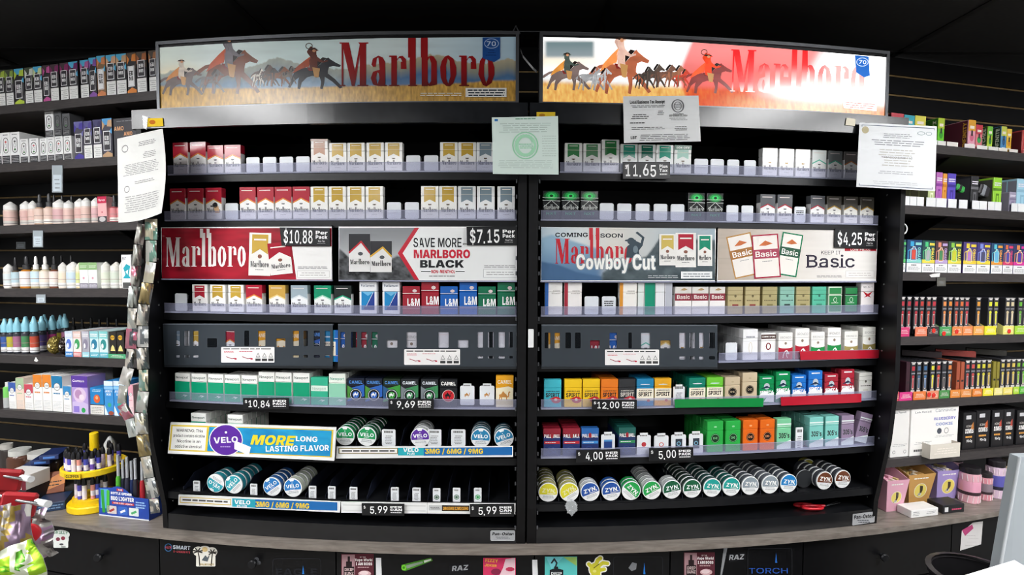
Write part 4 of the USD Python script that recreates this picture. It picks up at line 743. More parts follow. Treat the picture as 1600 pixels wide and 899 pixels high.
lic = [(sbox(.03, .03, .97, .975).difference(sbox(.038, .04, .962, .965)), '#6f7684'), (ell(.08, .11, .045, .055), '#b3a98a'), (ring(.8, .12, .05, .03, .008), '#9aa'), (ring(.9, .12, .04, .03, .008), '#9aa'), (lines(.3, .7, .14, .22, 3, .35, .2, 3), '#8d8f94'), (lines(.15, .85, .24, .34, 3, .35, .1, 4), '#8d8f94'), (lines(.25, .75, .38, .66, 7, .3, .2, 3), '#b9b7b0'), (TT('TOBACCO SHOP LLC', .3, .7, .53, .028, 600), '#85858a'), (lines(.25, .75, .72, .78, 2, .3, .1, 6), '#a5a7ab'), (lines(.2, .8, .88, .94, 2, .25, .05, 8), '#b4b6ba')]
sheet('licence', 'white bordered licence sheet taped on the right end of the right rack', 'paper', [(1343, 191.5), (1464, 197.5), (1461, 299), (1338, 292)], lambda u, v: -.098-.008*math.sin(v*3)-.02*u, '#d6d8da', lic)
def note(q, col, label, mtl='paper', d=-.0905, pr=None):
    g = M(); slab(g, q, d, .0015, col); 
    if pr: 
        for pg, c in pr: g.px(pg, S(d-.0004), c)
    return solo('sticker', g, mtl, label, 'sticker')
note([(229, 185), (254, 184.5), (255, 197), (230, 198)], '#dcb928', 'yellow label on the left end of the fascia above the letter', pr=[(ell(238, 191, 5, 3.5, 10), '#b5651a')])
note([(838.5, 175), (867.5, 175), (867.5, 182.5), (838.5, 182.5)], '#d8b92c', 'yellow label on the fascia at the middle, above the green certificate', pr=[(ell(847, 180, 5, 2.5, 10), '#a8741a')])
note([(1323, 184), (1337, 186), (1336, 197), (1321, 195.5)], '#d9d2bf', 'small cream tag on the right part of the fascia')
g = M(); slab(g, [(222, 180), (231, 183), (229, 203), (224, 200)], -.0945, .0012, '#e6e6e4'); solo('tape_strip', g, 'film', 'strip of clear tape left of the yellow label on the fascia', 'tape')
g = M(); pts = [surf(a, b, dd) for a, b, dd in ((813.5, 78, .04), (817, 88, .03), (826, 99, .02), (833, 107, .02), (838.5, 112, .03))]
v = []; 
for q in pts: v += [q+[0, 0, .004], q-[0, 0, .004]]
f = [];
for i in range(len(pts)-1): f += [(2*i, 2*i+1, 2*i+3), (2*i, 2*i+3, 2*i+2)]
g.flat(v, f, '#c9cbcd'); g.flat(np.array(v)+[0, .001, 0], [x[::-1] for x in f], '#c9cbcd'); solo('strap', g, 'plastic', 'pale twisted plastic strap between the two header signs', 'strap')
g = M(); xa, xb = Xat(1280, CZ+.72, .05), Xat(1388, CZ+.72, .05); band(g, xa, xb, rectprof(.05, .06, Z1S+.002, Z1S+.012)); solo('metal_strip', g, 'alu', 'thin grey metal strip lying on top of the backlit sign', 'metal strip')
g = M(); q = surf(806, 47, .02); g.tube([q+[-.012, 0, -.012], q+[0, 0, .012], q+[.012, 0, -.012]], .003, '#fff', 6); g.tube([q+[.0, 0, -.004], q+[.09, 0, -.004]], .0018, '#fff', 6); solo('wire_hook', g, 'alu', 'small bent wire hook on the ceiling edge between the signs', 'hook')
# ================================================================== cigarette packs
def W_(m, g, k, col): m.poly(g, -.00012*(k+1), col)
def word(m, x0, x1, z, col, h=None, k=3): W_(m, fit(WORD_LOW, x0, x1, z, h or (x1-x0)*.21), k, col)
def crest(m, w, z, col='#8b7a55', k=2, s=1.): W_(m, union_all([ell(0, z, .055*w*s, .045*w*s, 8), sbox(-.09*w*s, z-.03*w*s, -.05*w*s, z+.045*w*s), sbox(.05*w*s, z-.03*w*s, .09*w*s, z+.045*w*s)]), k, col)
def a_flag(c, top=None, off=False):
    def f(m, w, h):
        t = h*.5; W_(m, Polygon([(-.33*w, h*.96), (.33*w, h*.96), (.33*w, t), (0, t+.16*w), (-.33*w, t)]), 0, c); W_(m, sbox(-.24*w, h*.885, .24*w, h*.905), 1, '#eee9dd'); W_(m, sbox(-.33*w, h*.74, .33*w, h*.752), 1, '#e9e2cf')
        crest(m, w, h*.43, '#6c6455'); word(m, -.4*w, .4*w, h*.21, '#4a4d52'); W_(m, lines(-.2*w, .2*w, h*.12, h*.145, 1, .5, .1, 2), 2, '#a9a9a9')
        if top: W_(m, sbox(-w/2, h*.93, w/2, h), 2, top)
        if off: W_(m, sbox(-w/2, h*.83, w/2, h), 3, '#0f6b52'); W_(m, T('50¢ OFF', -.4*w, .4*w, h*.875, h*.07, 800), 4, '#e8f2ec')
    return f
def a_roof(c, edge=None, pk=.64, lo=.5, pic=False):
    def f(m, w, h):
        a = Polygon([(-w/2, h), (w/2, h), (w/2, lo*h), (0, pk*h), (-w/2, lo*h)]); W_(m, a, 0, c)
        if edge: W_(m, LineString([(-w/2, lo*h), (0, pk*h), (w/2, lo*h)]).buffer(.035*w).intersection(sbox(-w/2, 0, w/2, h)), 1, edge)
        W_(m, sbox(-.38*w, h*.885, .3*w, h*.91), 1, '#eadfdc'); crest(m, w, h*.47, '#a8863e' if not edge else '#6c6c70'); word(m, -.42*w, .42*w, h*.22, '#55575c'); W_(m, lines(-.2*w, .2*w, h*.12, h*.145, 1, .5, .1, 2), 2, '#a9a9a9')
        if pic: W_(m, union_all([ell(.1*w, h*.45, .16*w, .09*h, 10), sbox(-.2*w, h*.4, .1*w, h*.44)]), 4, '#2b2b2e'); W_(m, Polygon([(0, h*.4), (.3*w, h*.42), (.38*w, h*.2), (.1*w, h*.2)]), 4, '#e0b98f')
    return f
def a_star(c):
    def f(m, w, h):
        W_(m, ell(0, h*.82, .46*w, .17*h, 16).intersection(sbox(-w/2, 0, w/2, h)), 0, '#0d5a2a'); W_(m, ell(0, h*.82, .34*w, .13*h, 16), 1, '#17a54a'); W_(m, ell(0, h*.82, .2*w, .08*h, 14), 2, '#37e06e'); W_(m, ell(0, h*.82, .1*w, .045*h, 10), 3, '#0a3d1c')
        for a, b in (((-w*.5, h*.66), (w*.5, h*.64)), ((-w*.5, h*.76), (w*.5, h*.75)), ((0, h*.66), (-w*.45, h*.42)), ((0, h*.66), (w*.45, h*.42))): W_(m, LineString([a, b]).buffer(.012*w), 4, '#dfe5e0')
        word(m, -.42*w, .42*w, h*.34, '#b9bdbb', None, 5); W_(m, T('NXT', -.3*w, .3*w, h*.16, h*.09, 700), 4, '#2a9a6a')
    return f
def a_newport(c, light=False):
    def f(m, w, h):
        if light == 2: W_(m, sbox(-w/2, 0, w/2, h), 0, c); W_(m, sbox(-w/2, h*.5, w/2, h*.7), 1, '#d8e8de'); W_(m, T('Newport', -.4*w, .4*w, h*.54, h*.1, 500), 2, '#9bb5a6')
        else:
            W_(m, sbox(-w/2, 0, w/2, h*.69), 0, c); W_(m, T('Newport', -.42*w, .42*w, h*.8, h*.085, 500), 1, '#25453c' if not light else '#4fa58a')
        W_(m, Polygon([(.05*w, h*.2), (.36*w, h*.17), (.12*w, h*.1), (.18*w, h*.16), (-.1*w, h*.12), (.1*w, h*.17)]), 3, '#dfeee6')
    return f
def a_lm(c):
    def f(m, w, h): W_(m, T('L&M', -.22*w, .5*w, h*.3, h*.26, 800), 0, '#f2f2f2'); W_(m, sbox(-w/2, h*.73, w/2, h*.75), 1, '#e9e4e4'); W_(m, ell(.2*w, h*.83, .13*w, .06*h, 8), 1, '#d8c9c9'); W_(m, sbox(-w*.5, h*.2, w*.5, h*.215), 1, '#caa')
    return f
def a_parl(m, w, h):
    W_(m, sbox(-.38*w, h*.12, .38*w, h*.7), 0, '#1d87c4'); W_(m, Polygon([(.38*w, h*.7), (.38*w, h*.12), (-.3*w, h*.12)]), 1, '#27408f'); W_(m, LineString([(-.12*w, h*.22), (.3*w, h*.66)]).buffer(.012*w), 2, '#e8eef6'); W_(m, Polygon([(-.38*w, h*.7), (0, h*.56), (.38*w, h*.7)]), 1, '#6db8e0'); W_(m, T('Parliament', -.4*w, .4*w, h*.84, h*.08, 500), 2, '#5c6a80')
def a_camel(c1, c2, white=False):
    def f(m, w, h):
        W_(m, Polygon([(-w/2, h*.15), (w/2, h*.35), (w/2, h*.78), (-w/2, h*.6)]), 0, c1); W_(m, Polygon([(-w/2, h*.2), (.1*w, h*.5), (-w/2, h*.74)]), 1, c2); W_(m, ell(0, h*.4, .36*w, .36*w*1.02, 18), 2, '#16181c'); W_(m, ring(0, h*.4, .33*w, .33*w, .035*w, 18), 3, '#c9ced4'); W_(m, ell(0, h*.4, .2*w, .2*w, 12), 3, c1)
        W_(m, affinity.scale(camelg(), .3*w, .3*w, origin=(0, 0)).buffer(0) if False else affinity.affine_transform(CAMELG, [.3*w, 0, 0, .3*w, -.15*w, h*.33]), 4, '#eef0f0'); W_(m, T('CAMEL', -.4*w, .4*w, h*.8, h*.11, 800), 3, '#dde3ea' if white else '#4e86c9')
    return f
CAMELG = Polygon([(0, 0), (.06, .35), (.02, .5), (.1, .6), (.2, .58), (.28, .72), (.38, .9), (.5, .72), (.62, .6), (.68, .55), (.72, .4), (.8, .42), (.82, .7), (.88, .86), (1, .84), (1.02, .76), (.92, .72), (.9, .4), (.82, .26), (.72, .3), (.74, .0), (.66, 0), (.64, .28), (.3, .3), (.26, 0), (.2, 0), (.2, .3), (.12, .2), (.08, 0)])
def a_camelred(m, w, h): W_(m, T('CAMEL', -.42*w, .42*w, h*.78, h*.13, 800), 0, '#eceae6'); W_(m, ell(0, h*.4, .36*w, .36*w), 0, '#d9d4cf'); W_(m, ell(0, h*.4, .33*w, .33*w), 1, '#c4232d'); W_(m, affinity.affine_transform(CAMELG, [.4*w, 0, 0, .4*w, -.2*w, h*.31]), 2, '#15161a')
def a_camelyel(m, w, h): W_(m, sbox(-w/2, h*.68, w/2, h), 0, '#e8a41c'); W_(m, Polygon([(-w/2, h*.68), (w/2, h*.68), (w/2, h*.6), (0, h*.7), (-w/2, h*.6)]), 0, '#e8a41c'); W_(m, T('CAMEL', -.4*w, .4*w, h*.74, h*.12, 600), 1, '#f2e8d2'); W_(m, affinity.affine_transform(CAMELG, [.66*w, 0, 0, .6*w, -.34*w, h*.22]), 1, '#c98a45'); W_(m, sbox(-w/2, h*.08, w/2, h*.2), 0, '#e2d3a8')
def a_spirit(c, cream=False, ink='#2c2320'):
    def f(m, w, h):
        if cream: W_(m, sbox(-w/2, h*.2, w/2, h*.64), 0, '#ece4cf')
        W_(m, T('AMERICAN', -.38*w, .38*w, h*.55, h*.045, 700), 1, ink); W_(m, T('SPIRIT', -.4*w, .4*w, h*.36, h*.15, 800), 1, ink)
        if not cream: W_(m, union_all([ell(.2*w, h*.26, .28*w, .12*h, 14), Polygon([(-.2*w, h*.3), (.1*w, h*.36), (.1*w, h*.2)])]), 2, '#c2262f'); W_(m, ell(.18*w, h*.27, .1*w, .05*h, 8), 3, '#e9d9cf')
        else: W_(m, ell(.2*w, h*.2, .1*w, .05*h, 8), 2, '#c94a3a'); W_(m, ell(.0*w, h*.79, .3*w, .02*h, 8), 1, '#cfe0e6')
    return f
def a_basic(m, w, h): W_(m, sbox(-w/2, h*.5, w/2, h*.76), 0, '#8a3340'); W_(m, T('Basic', -.38*w, .4*w, h*.565, h*.14, 700), 1, '#f0e6e2'); W_(m, Polygon([(-.2*w, h*.88), (.05*w, h*.96), (.25*w, h*.9), (.05*w, h*.86)]), 1, '#a98d62')
def a_tan(c, ink='#6f6547'):
    def f(m, w, h): W_(m, ell(0, h*.66, .08*w, .05*h, 8), 0, ink); W_(m, lines(-.4*w, .4*w, h*.47, h*.52, 1, .6, .02, 4), 0, ink); W_(m, sbox(-w/2, h*.86, w/2, h*.87), 0, ink); W_(m, sbox(-.2*w, h*.3, .2*w, h*.36), 0, c)
    return f
def a_frame(c, c2): 
    def f(m, w, h): W_(m, sbox(-.44*w, h*.05, .44*w, h*.66), 0, c); W_(m, sbox(-.44*w, h*.72, .44*w, h*.95), 0, c); W_(m, ring(0, h*.5, .14*w, .1*h, .03*w, 8), 1, c2); W_(m, lines(-.3*w, .3*w, h*.36, h*.4, 1, .5), 1, c2); W_(m, sbox(-.5*w, h*.67, .5*w, h*.68), 1, c2)
    return f
def a_stripe(c):
    def f(m, w, h): W_(m, sbox(-w/2, 0, -.3*w, h), 0, c); W_(m, lines(-.15*w, .4*w, h*.62, h*.78, 2, .3, .25, 4), 0, '#a9a39f')
    return f
def a_two(c, x): 
    def f(m, w, h): W_(m, sbox(x*w, 0, .5*w, h), 0, c); W_(m, sbox(x*w-.06*w, 0, x*w-.03*w, h), 0, '#4a4c52')
    return f
def a_select(m, w, h): W_(m, T('SELECT', -.35*w, .35*w, h*.82, h*.06, 600), 0, '#8a8a8a'); W_(m, Polygon([(-.4*w, h*.72), (0, h*.62), (.4*w, h*.72), (.12*w, h*.56), (.3*w, h*.5), (0, h*.54), (-.3*w, h*.5), (-.12*w, h*.56)]), 0, '#b3202c')
HORSEHEAD = Polygon([(.0, 0), (.05, .4), (.2, .75), (.4, .95), (.6, 1.), (.75, .85), (.95, .6), (.9, .45), (.7, .5), (.55, .5), (.6, .3), (.75, 0), (.66, 0), (.5, .3), (.45, .6), (.6, .72), (.5, .86), (.3, .7), (.16, .4), (.1, 0)])
def a_bronco(c): 
    def f(m, w, h): W_(m, sbox(-w/2, 0, w/2, h*.47), 0, c); W_(m, ell(0, h*.47, w/2, .06*h, 16), 1, '#ecebe8'); W_(m, T('BRONCO', -.38*w, .38*w, h*.78, h*.075, 400), 1, '#9a9a98'); W_(m, ell(0, h*.6, .09*w, .05*h, 8), 1, '#8a7a6a'); W_(m, affinity.affine_transform(HORSEHEAD, [.5*w, 0, 0, .3*h, -.2*w, h*.05]), 2, '#f0efec')
    return f
def a_emblem(m, w, h): W_(m, sbox(-w/2, h*.78, w/2, h*.94), 0, '#4a2f2c'); W_(m, T('COMPETITORS', -.45*w, .45*w, h*.83, h*.06, 800), 1, '#f0ece8'); W_(m, ring(0, h*.5, .18*w, .14*h, .07*w, 10), 0, '#7a2a30'); W_(m, lines(-.3*w, .3*w, h*.2, h*.24, 1), 0, '#999')
def a_plainline(m, w, h): W_(m, lines(-.3*w, .3*w, h*.7, h*.8, 1, .5, .05, 3), 0, '#8a8c95'); W_(m, ring(0, h*.4, .12*w, .18*h, .02*w), 0, '#c8b98a'); W_(m, sbox(-w/2, h*.62, w/2, h*.625), 0, '#8a8c95')
def a_circle(c, ink, wd=None): 
    def f(m, w, h): W_(m, ell(0, h*.45, .28*w, .28*w), 0, c); W_(m, ring(0, h*.45, .25*w, .25*w, .02*w), 1, ink); W_(m, T('CHC', -.14*w, .14*w, h*.42, h*.07, 700), 1, ink); W_(m, ell(0, h*.82, .1*w, .03*h, 8), 0, ink)
    return f
def a_seneca(c, lo='#e9e9ea'):
    def f(m, w, h): W_(m, Polygon([(-w/2, h*.3), (-.1*w, h*.44), (.2*w, h*.32), (w/2, h*.4), (w/2, h*.02), (-.2*w, h*.04), (0, h*.2), (-w/2, h*.1)]), 0, lo); W_(m, T('SENECA', -.46*w, .46*w, h*.33, h*.13, 900), 2, '#f2f2f2'); W_(m, ell(0, h*.62, .2*w, .12*h, 12), 0, '#b9c2c9'); W_(m, Polygon([(-.45*w, h*.52), (0, h*.64), (.45*w, h*.5), (.1*w, h*.56)]), 1, '#24324a'); W_(m, sbox(-.3*w, h*.9, .3*w, h*.94), 0, '#dfe6ea')
    return f
def a_pall(c, top): 
    def f(m, w, h): W_(m, sbox(-w/2, h*.82, w/2, h), 0, top); W_(m, T('PALL MALL', -.46*w, .46*w, h*.66, h*.13, 900), 1, '#e9e4e4'); W_(m, ell(0, h*.74, .09*w, .1*h, 8), 2, '#9a2430'); W_(m, sbox(-.46*w, h*.44, .46*w, h*.54), 0, c); W_(m, lines(-.4*w, .3*w, h*.46, h*.52, 1, .4), 1, '#eee'); W_(m, T('&', -.3*w, .3*w, h*.1, h*.24, 400), 0, '#29407c')
    return f
def a_305(m, w, h): W_(m, T("305's", -.38*w, .38*w, h*.36, h*.17, 800), 1, '#2f3836'); W_(m, sbox(-.5*w, h*.75, .5*w, h*.76), 0, '#f0f4f2'); W_(m, Polygon([(-w/2, 0), (w/2, 0), (w/2, h*.3), (-w/2, h*.12)]), 0, '#e0e9e6'); W_(m, sbox(-w/2, h*.8, w/2, h*.84), 0, '#dfe9e6')
STYLE = {  # description, carton, lid, print
 'red': ('white pack with red roof top', '#f2f1ef', '#ad1f34', a_roof('#ad1f34', '#d98a3a')), 'redpic': ('red-topped pack with a cowboy picture', '#f2f1ef', '#ad1f34', a_roof('#ad1f34', '#d98a3a', pic=True)),
 'redflag': ('white pack with red flag', '#f2f1ef', '#f2f1ef', a_flag('#a8182e')), 'copper': ('white pack with copper flag', '#f0ebe6', '#f0ebe6', a_flag('#b98567', '#d9b9a9')), 'gold': ('white pack with gold flag', '#f3f2ee', '#f3f2ee', a_flag('#c3a03c')), 'silver': ('white pack with grey-blue flag', '#eff1f2', '#eff1f2', a_flag('#7d8f9a')),
 'green': ('white pack with green flag', '#f0f2ef', '#f0f2ef', a_flag('#2f7d45')), 'teal': ('white pack with teal flag', '#eef2f0', '#eef2f0', a_flag('#2d9c84')), 'pine': ('white pack with dark green flag', '#eef1ef', '#eef1ef', a_flag('#176f5c')), 'coupon': ('white pack with green coupon band', '#edf1ef', '#edf1ef', a_flag('#9fcdbf', off=True)),
 'white': ('plain white pack with grey word', '#f6f6f6', '#f6f6f6', a_roof('#ededee', None)), 'whiteteal': ('white pack with teal roof line', '#f6f7f6', '#f6f7f6', a_roof('#e9f0ee', '#6cc7ad')), 'greyteal': ('grey-topped pack with teal roof line', '#eceeee', '#7b8183', a_roof('#7b8183', '#52b89c')), 'greyor': ('grey-topped pack with orange roof line', '#eceeee', '#6d6a68', a_roof('#6d6a68', '#c07a48')),
 'greyred': ('charcoal-topped pack with red roof line', '#f0f0f0', '#56585d', a_roof('#56585d', '#a62638')), 'greygold': ('charcoal-topped pack with gold roof line', '#efeee8', '#504c44', a_roof('#504c44', '#b08a34')), 'nxt': ('black pack with glowing green star', '#14181a', '#14181a', a_star(0)),
 'goldroof': ('white pack with gold roof top', '#f2f0ea', '#c9a04a', a_roof('#c9a04a', '#e6cf8a')), 'silverroof': ('white pack with silver roof top', '#eef0f2', '#9fb0ba', a_roof('#9fb0ba', '#d4dde2')), 'greenroof': ('white pack with green roof top', '#eef1ef', '#12906a', a_roof('#12906a', '#9fd9c2')), 'blackroof': ('white pack with black-green roof top', '#eef0ef', '#1f2826', a_roof('#1f2826', '#1fa57c')),
 'parl': ('white pack framing a blue panel', '#ecedf0', '#ecedf0', a_parl), 'lmred': ('red pack with white ampersand lettering', '#9d1f2f', '#9d1f2f', a_lm(0)), 'lmblue': ('blue pack with white ampersand lettering', '#1a5fb4', '#1a5fb4', a_lm(0)), 'lmgreen': ('green pack with white ampersand lettering', '#0f6b4a', '#0f6b4a', a_lm(0)),
 'sblue': ('slim white pack with blue edge', '#eeecea', '#eeecea', a_stripe('#2a62b0')), 'sred': ('slim white pack with red edge', '#eeeae8', '#eeeae8', a_stripe('#a8283a')), 'sorange': ('slim white pack with orange edge', '#efece6', '#efece6', a_stripe('#d9922e')), 'sgreen': ('white pack with broad green side', '#dfe6e2', '#dfe6e2', a_two('#0f8f70', -.1)), 'sgrey': ('white pack with grey side stripe', '#e6e7ea', '#e6e7ea', a_two('#b9bcc6', .1)),
 'basic': ('white pack with dark red band', '#ece9e6', '#d9d5d0', a_basic), 'tan': ('tan pack with small emblem', '#b5a77c', '#b5a77c', a_tan('#8a3a34')), 'tan2': ('olive-tan pack with small emblem', '#a79d70', '#a79d70', a_tan('#7d7346')), 'tealtan': ('pale teal pack with small emblem', '#86b5a6', '#86b5a6', a_tan('#3a4a48', '#4a6a62')), 'tealbr': ('teal pack with small emblem', '#55b295', '#55b295', a_tan('#3f8a74', '#2f6a5a')),
 'gframe': ('green framed pack with pale lines', '#c9d8c4', '#c9d8c4', a_frame('#2d8048', '#dfe9dc')), 'gframe2': ('dark green framed pack', '#23382c', '#23382c', a_frame('#2d7f4a', '#cfe0d2')), 'select': ('white pack with red bird', '#efe9e8', '#efe9e8', a_select),
 'lined': ('white pack with thin gold oval', '#eeeef0', '#eeeef0', a_plainline), 'emblem': ('white pack with dark red emblem', '#ecebea', '#ecebea', a_emblem), 'bred': ('white and red horse pack', '#edebe8', '#edebe8', a_bronco('#ad1c30')), 'bgreen': ('white and green horse pack', '#edebe8', '#edebe8', a_bronco('#1c8a44')), 'bgold': ('white and olive horse pack', '#edece6', '#edece6', a_bronco('#9a8b52')),
 'newport': ('white and green striped-swoosh pack', '#f0f0ec', '#f0f0ec', a_newport('#0d9a70')), 'newmint': ('mint green pack with pale band', '#3fb592', '#3fb592', a_newport('#35b08c', 2)), 'newpale': ('white pack with pale green lower half', '#e9efe6', '#e9efe6', a_newport('#8fcdb0', 1)),
 'camblue': ('black and blue camel pack', '#1a2030', '#1a2030', a_camel('#2e62b8', '#4a8a3a')), 'camgreen': ('black and green camel pack', '#1c2a1e', '#1c2a1e', a_camel('#3f9a3f', '#2a5a8a')), 'camgrey': ('black pack with grey and green camel', '#23262a', '#23262a', a_camel('#3f8a58', '#7a8288', True)), 'camred': ('black pack with red camel disc', '#1d1f22', '#1d1f22', a_camelred), 'camyel': ('yellow and cream camel pack', '#efe4c4', '#e8a41c', a_camelyel),
 'sp_teal': ('turquoise pack with red bird', '#3fb3c4', '#3fb3c4', a_spirit(0)), 'sp_yel': ('yellow pack with red bird', '#edc21f', '#edc21f', a_spirit(0)), 'sp_or': ('orange pack with red bird', '#e57a1f', '#e57a1f', a_spirit(0)), 'sp_blk': ('black pack with red bird', '#2c2d30', '#2c2d30', a_spirit(0, False, '#c9c4bc')), 'sp_blue': ('blue and cream pack', '#1f7fae', '#1f7fae', a_spirit(0, True)), 'sp_gold': ('amber and cream pack', '#e3a524', '#e3a524', a_spirit(0, True)), 'sp_green': ('dark teal and cream pack', '#0f7a66', '#0f7a66', a_spirit(0, True)), 'sp_lime': ('lime and cream pack', '#6cc23a', '#6cc23a', a_spirit(0, True)),
 'disc': ('beige pack with black disc', '#c9b79a', '#c9b79a', a_circle('#1c1a1a', '#b9a98a')), 'sen_green': ('green swirl pack', '#12874e', '#12874e', a_seneca(0)), 'sen_blue': ('bright blue swirl pack', '#1f6fc4', '#1f6fc4', a_seneca(0)), 'sen_red': ('red swirl pack', '#a32435', '#a32435', a_seneca(0)), 'whiteem': ('pearl pack with small dark emblem', '#dddcd6', '#dddcd6', a_tan('#c9c6bc', '#55524c')),
 'pm_red': ('navy pack with red top band', '#1f2f66', '#8a2030', a_pall('#b32433', '#8f2233')), 'pm_blue': ('navy pack with light blue band', '#1f2f66', '#2a62a4', a_pall('#3a86c9', '#2a66ae')), 'pm_green': ('navy pack with green top band', '#1f3360', '#1f5a52', a_pall('#2f8a50', '#1f5e58')),
 'ch_green': ('bright green pack with dark disc', '#2faa4a', '#2faa4a', a_circle('#1c3a22', '#8fd09a')), 'ch_or': ('orange pack with dark disc', '#e0691f', '#e0691f', a_circle('#2a1c16', '#e8a070')), 'n_green': ('pale green numbered pack', '#7cc79a', '#7cc79a', a_305), 'n_teal': ('aqua numbered pack', '#7cc4bb', '#7cc4bb', a_305), 'n_pur': ('dusky purple numbered pack', '#8f7c96', '#8f7c96', a_305)}
def build_pack(style, W, H, Tk):
    d, c, lid, art = STYLE[style]
    def b(t):
        hl = H*.7; m = M(); m.box(-W/2, W/2, 0, Tk, 0, hl-.0003, c, .0012); part(t, 'carton', m, 'gloss'); m = M(); m.box(-W/2, W/2, 0, Tk, hl+.0003, H, lid, .0012); part(t, 'lid', m, 'gloss'); m = M(); art(m, W, H); part(t, 'print', m, 'gloss')
    return b
Z_OFF = .0056
def pack_row(side, row, items, zo=Z_OFF):
    """items: (x, style, top row, how many more stand behind, lean)."""
    z = ZR[row]+zo; seen = {}
    for i, it in enumerate(items):
        x, st, yt = it[:3]; behind = it[3] if len(it) > 3 else 0; lean = it[4] if len(it) > 4 else 0.; W = (.0535 if x < 1120 else .0505); 
        if len(it) > 5: W = it[5]
        X = Xat(x, z+.04, .004); p = P(X, .004, z); h = zat(yt, x, .004)-z; H = .086 if h < .0915 else .0985; yaw = yawc(X)+math.radians(RNG.uniform(-1, 1)); Tk = .0225
        base = f'{STYLE[st][0]}, {ORD[i]} from left, {ROWNAME[row]}, {side} rack'
        if lean: p = p + np.array([0, 0, abs(math.sin(lean))*W/2+.0005])
        make(('pack', st, H, W), 'cigarette_pack', build_pack(st, W, H, Tk), base, 'cigarette pack', p, yaw, 0, lean, f'cigarette packs on the {ROWNAME[row]} of the {side} rack')
        for k in range(behind):
            q = p+np.array([-math.sin(yaw), math.cos(yaw), 0])*(Tk+.0012)*(k+1); q[2] = z
            make(('pack', st, H, W), 'cigarette_pack', build_pack(st, W, H, Tk), f'{ORD[k]} pack behind {ORD[i]} front pack, {ROWNAME[row]}, {side} rack', 'cigarette pack', q, yaw, 0, 0, f'packs queued behind on the {ROWNAME[row]} of the {side} rack')
def run(style, xs, top, n=0): return [(x, style, top, n) for x in xs]
pack_row('left', 'r1', run('red', (282, 309.5, 336.5, 363.5), 225)+[(499, 'copper', 217)]+run('gold', (527.5, 556, 586, 615), 221)+run('gold', (701.5, 730), 221)+run('silver', (758.5, 787), 221))
pack_row('right', 'r1', run('green', (896, 925), 224)+[(954, 'green', 216), (983, 'teal', 227), (1011, 'pine', 225), (1039, 'teal', 226), (1067, 'coupon', 227)]+run('white', (1203, 1229), 231)+[(1254.5, 'white', 232), (1280, 'whiteteal', 234), (1305, 'greyteal', 234), (1330, 'greyor', 236)])
pack_row('left', 'r2', run('red', (277.5, 305.5), 290)+[(334, 'redpic', 290)]+run('red', (387, 415, 442.5, 470.5), 290)+run('gold', (498.5, 527, 556, 585), 289)+run('gold', (671.5, 700), 289)+run('silver', (729.5, 759, 791), 289))
pack_row('right', 'r2', run('nxt', (861.5, 891.5, 921), 300)+run('nxt', (1088.5, 1117.5), 302)+run('greyred', (1199.5, 1226.5), 303)+[(1277.5, 'greyred', 305)]+run('greygold', (1303.5, 1329.5, 1355), 306))
pack_row('left', 'r4', [(312, 'redflag', 443), (340, 'gold', 443), (368.5, 'gold', 443), (397, 'red', 450), (433, 'goldroof', 450), (467.5, 'silverroof', 451), (504, 'greenroof', 450), (535.5, 'blackroof', 451), (575, 'parl', 444), (611, 'parl', 439), (642.5, 'lmred', 445), (672, 'lmred', 441), (701.5, 'lmblue', 446), (731.5, 'lmblue', 442), (761, 'lmgreen', 446), (791, 'lmgreen', 442)])
pack_row('right', 'r4', [(865, 'sblue', 441), (895.5, 'sred', 441), (981.5, 'sorange', 443), (1010, 'sgreen', 444), (1037, 'sgrey', 444), (1067.5, 'basic', 446), (1094, 'basic', 447), (1121, 'basic', 447)]+run('tan', (1149, 1176), 447)+[(1203, 'tan2', 447), (1230, 'tealtan', 447), (1255, 'tan2', 447), (1280, 'tealbr', 448), (1305, 'gframe', 447), (1330, 'gframe2', 447), (1355.5, 'select', 445)])
pack_row('right', 'r5', [(1172.5, 'lined', 518, 7), (1200.5, 'emblem', 522, 6), (1227.5, 'bred', 521, 5), (1253.5, 'bred', 511, 5), (1278, 'bgreen', 518, 5), (1303.5, 'bgreen', 510, 4), (1330, 'bgold', 517, 3), (1358, 'bgold', 510, 3)])
pack_row('left', 'r6', [(285, 'newport', 590), (311, 'newport', 590), (337, 'newport', 590), (363, 'newport', 590, 2), (389.5, 'newport', 588, 2), (416.5, 'newport', 583), (443, 'newport', 583, 1), (471, 'newport', 583, 3), (499, 'newmint', 594), (527, 'newpale', 584, 5), (556, 'camblue', 591, 5), (584, 'camblue', 592, 3), (612, 'camgreen', 592, 2), (640, 'camgrey', 592, 2), (671, 'camgrey', 592, 2), (700.5, 'camred', 592), (788.5, 'camyel', 589)])
pack_row('right', 'r6', [(863.5, 'sp_teal', 591), (895.5, 'sp_yel', 591), (924, 'sp_yel', 591), (952.5, 'sp_or', 591, 5), (980, 'sp_blk', 591), (1008, 'sp_blue', 591, 3), (1036, 'sp_gold', 591), (1089.5, 'sp_green', 591, 6), (1117, 'sp_lime', 591, 4), (1144.5, 'disc', 590, 3), (1171.5, 'disc', 584, 4), (1198, 'sen_green', 590, 2), (1223.5, 'sen_green', 583, 2), (1248.5, 'sen_blue', 588, 2), (1274, 'sen_blue', 581, 2), (1299, 'sen_red', 587, 1), (1324.5, 'sen_red', 580, 1), (1352.5, 'whiteem', 584, 5)])
pack_row('left', 'r7', [(310, 'newport', 651, 4), (367.5, 'newport', 651, 5)], .03)
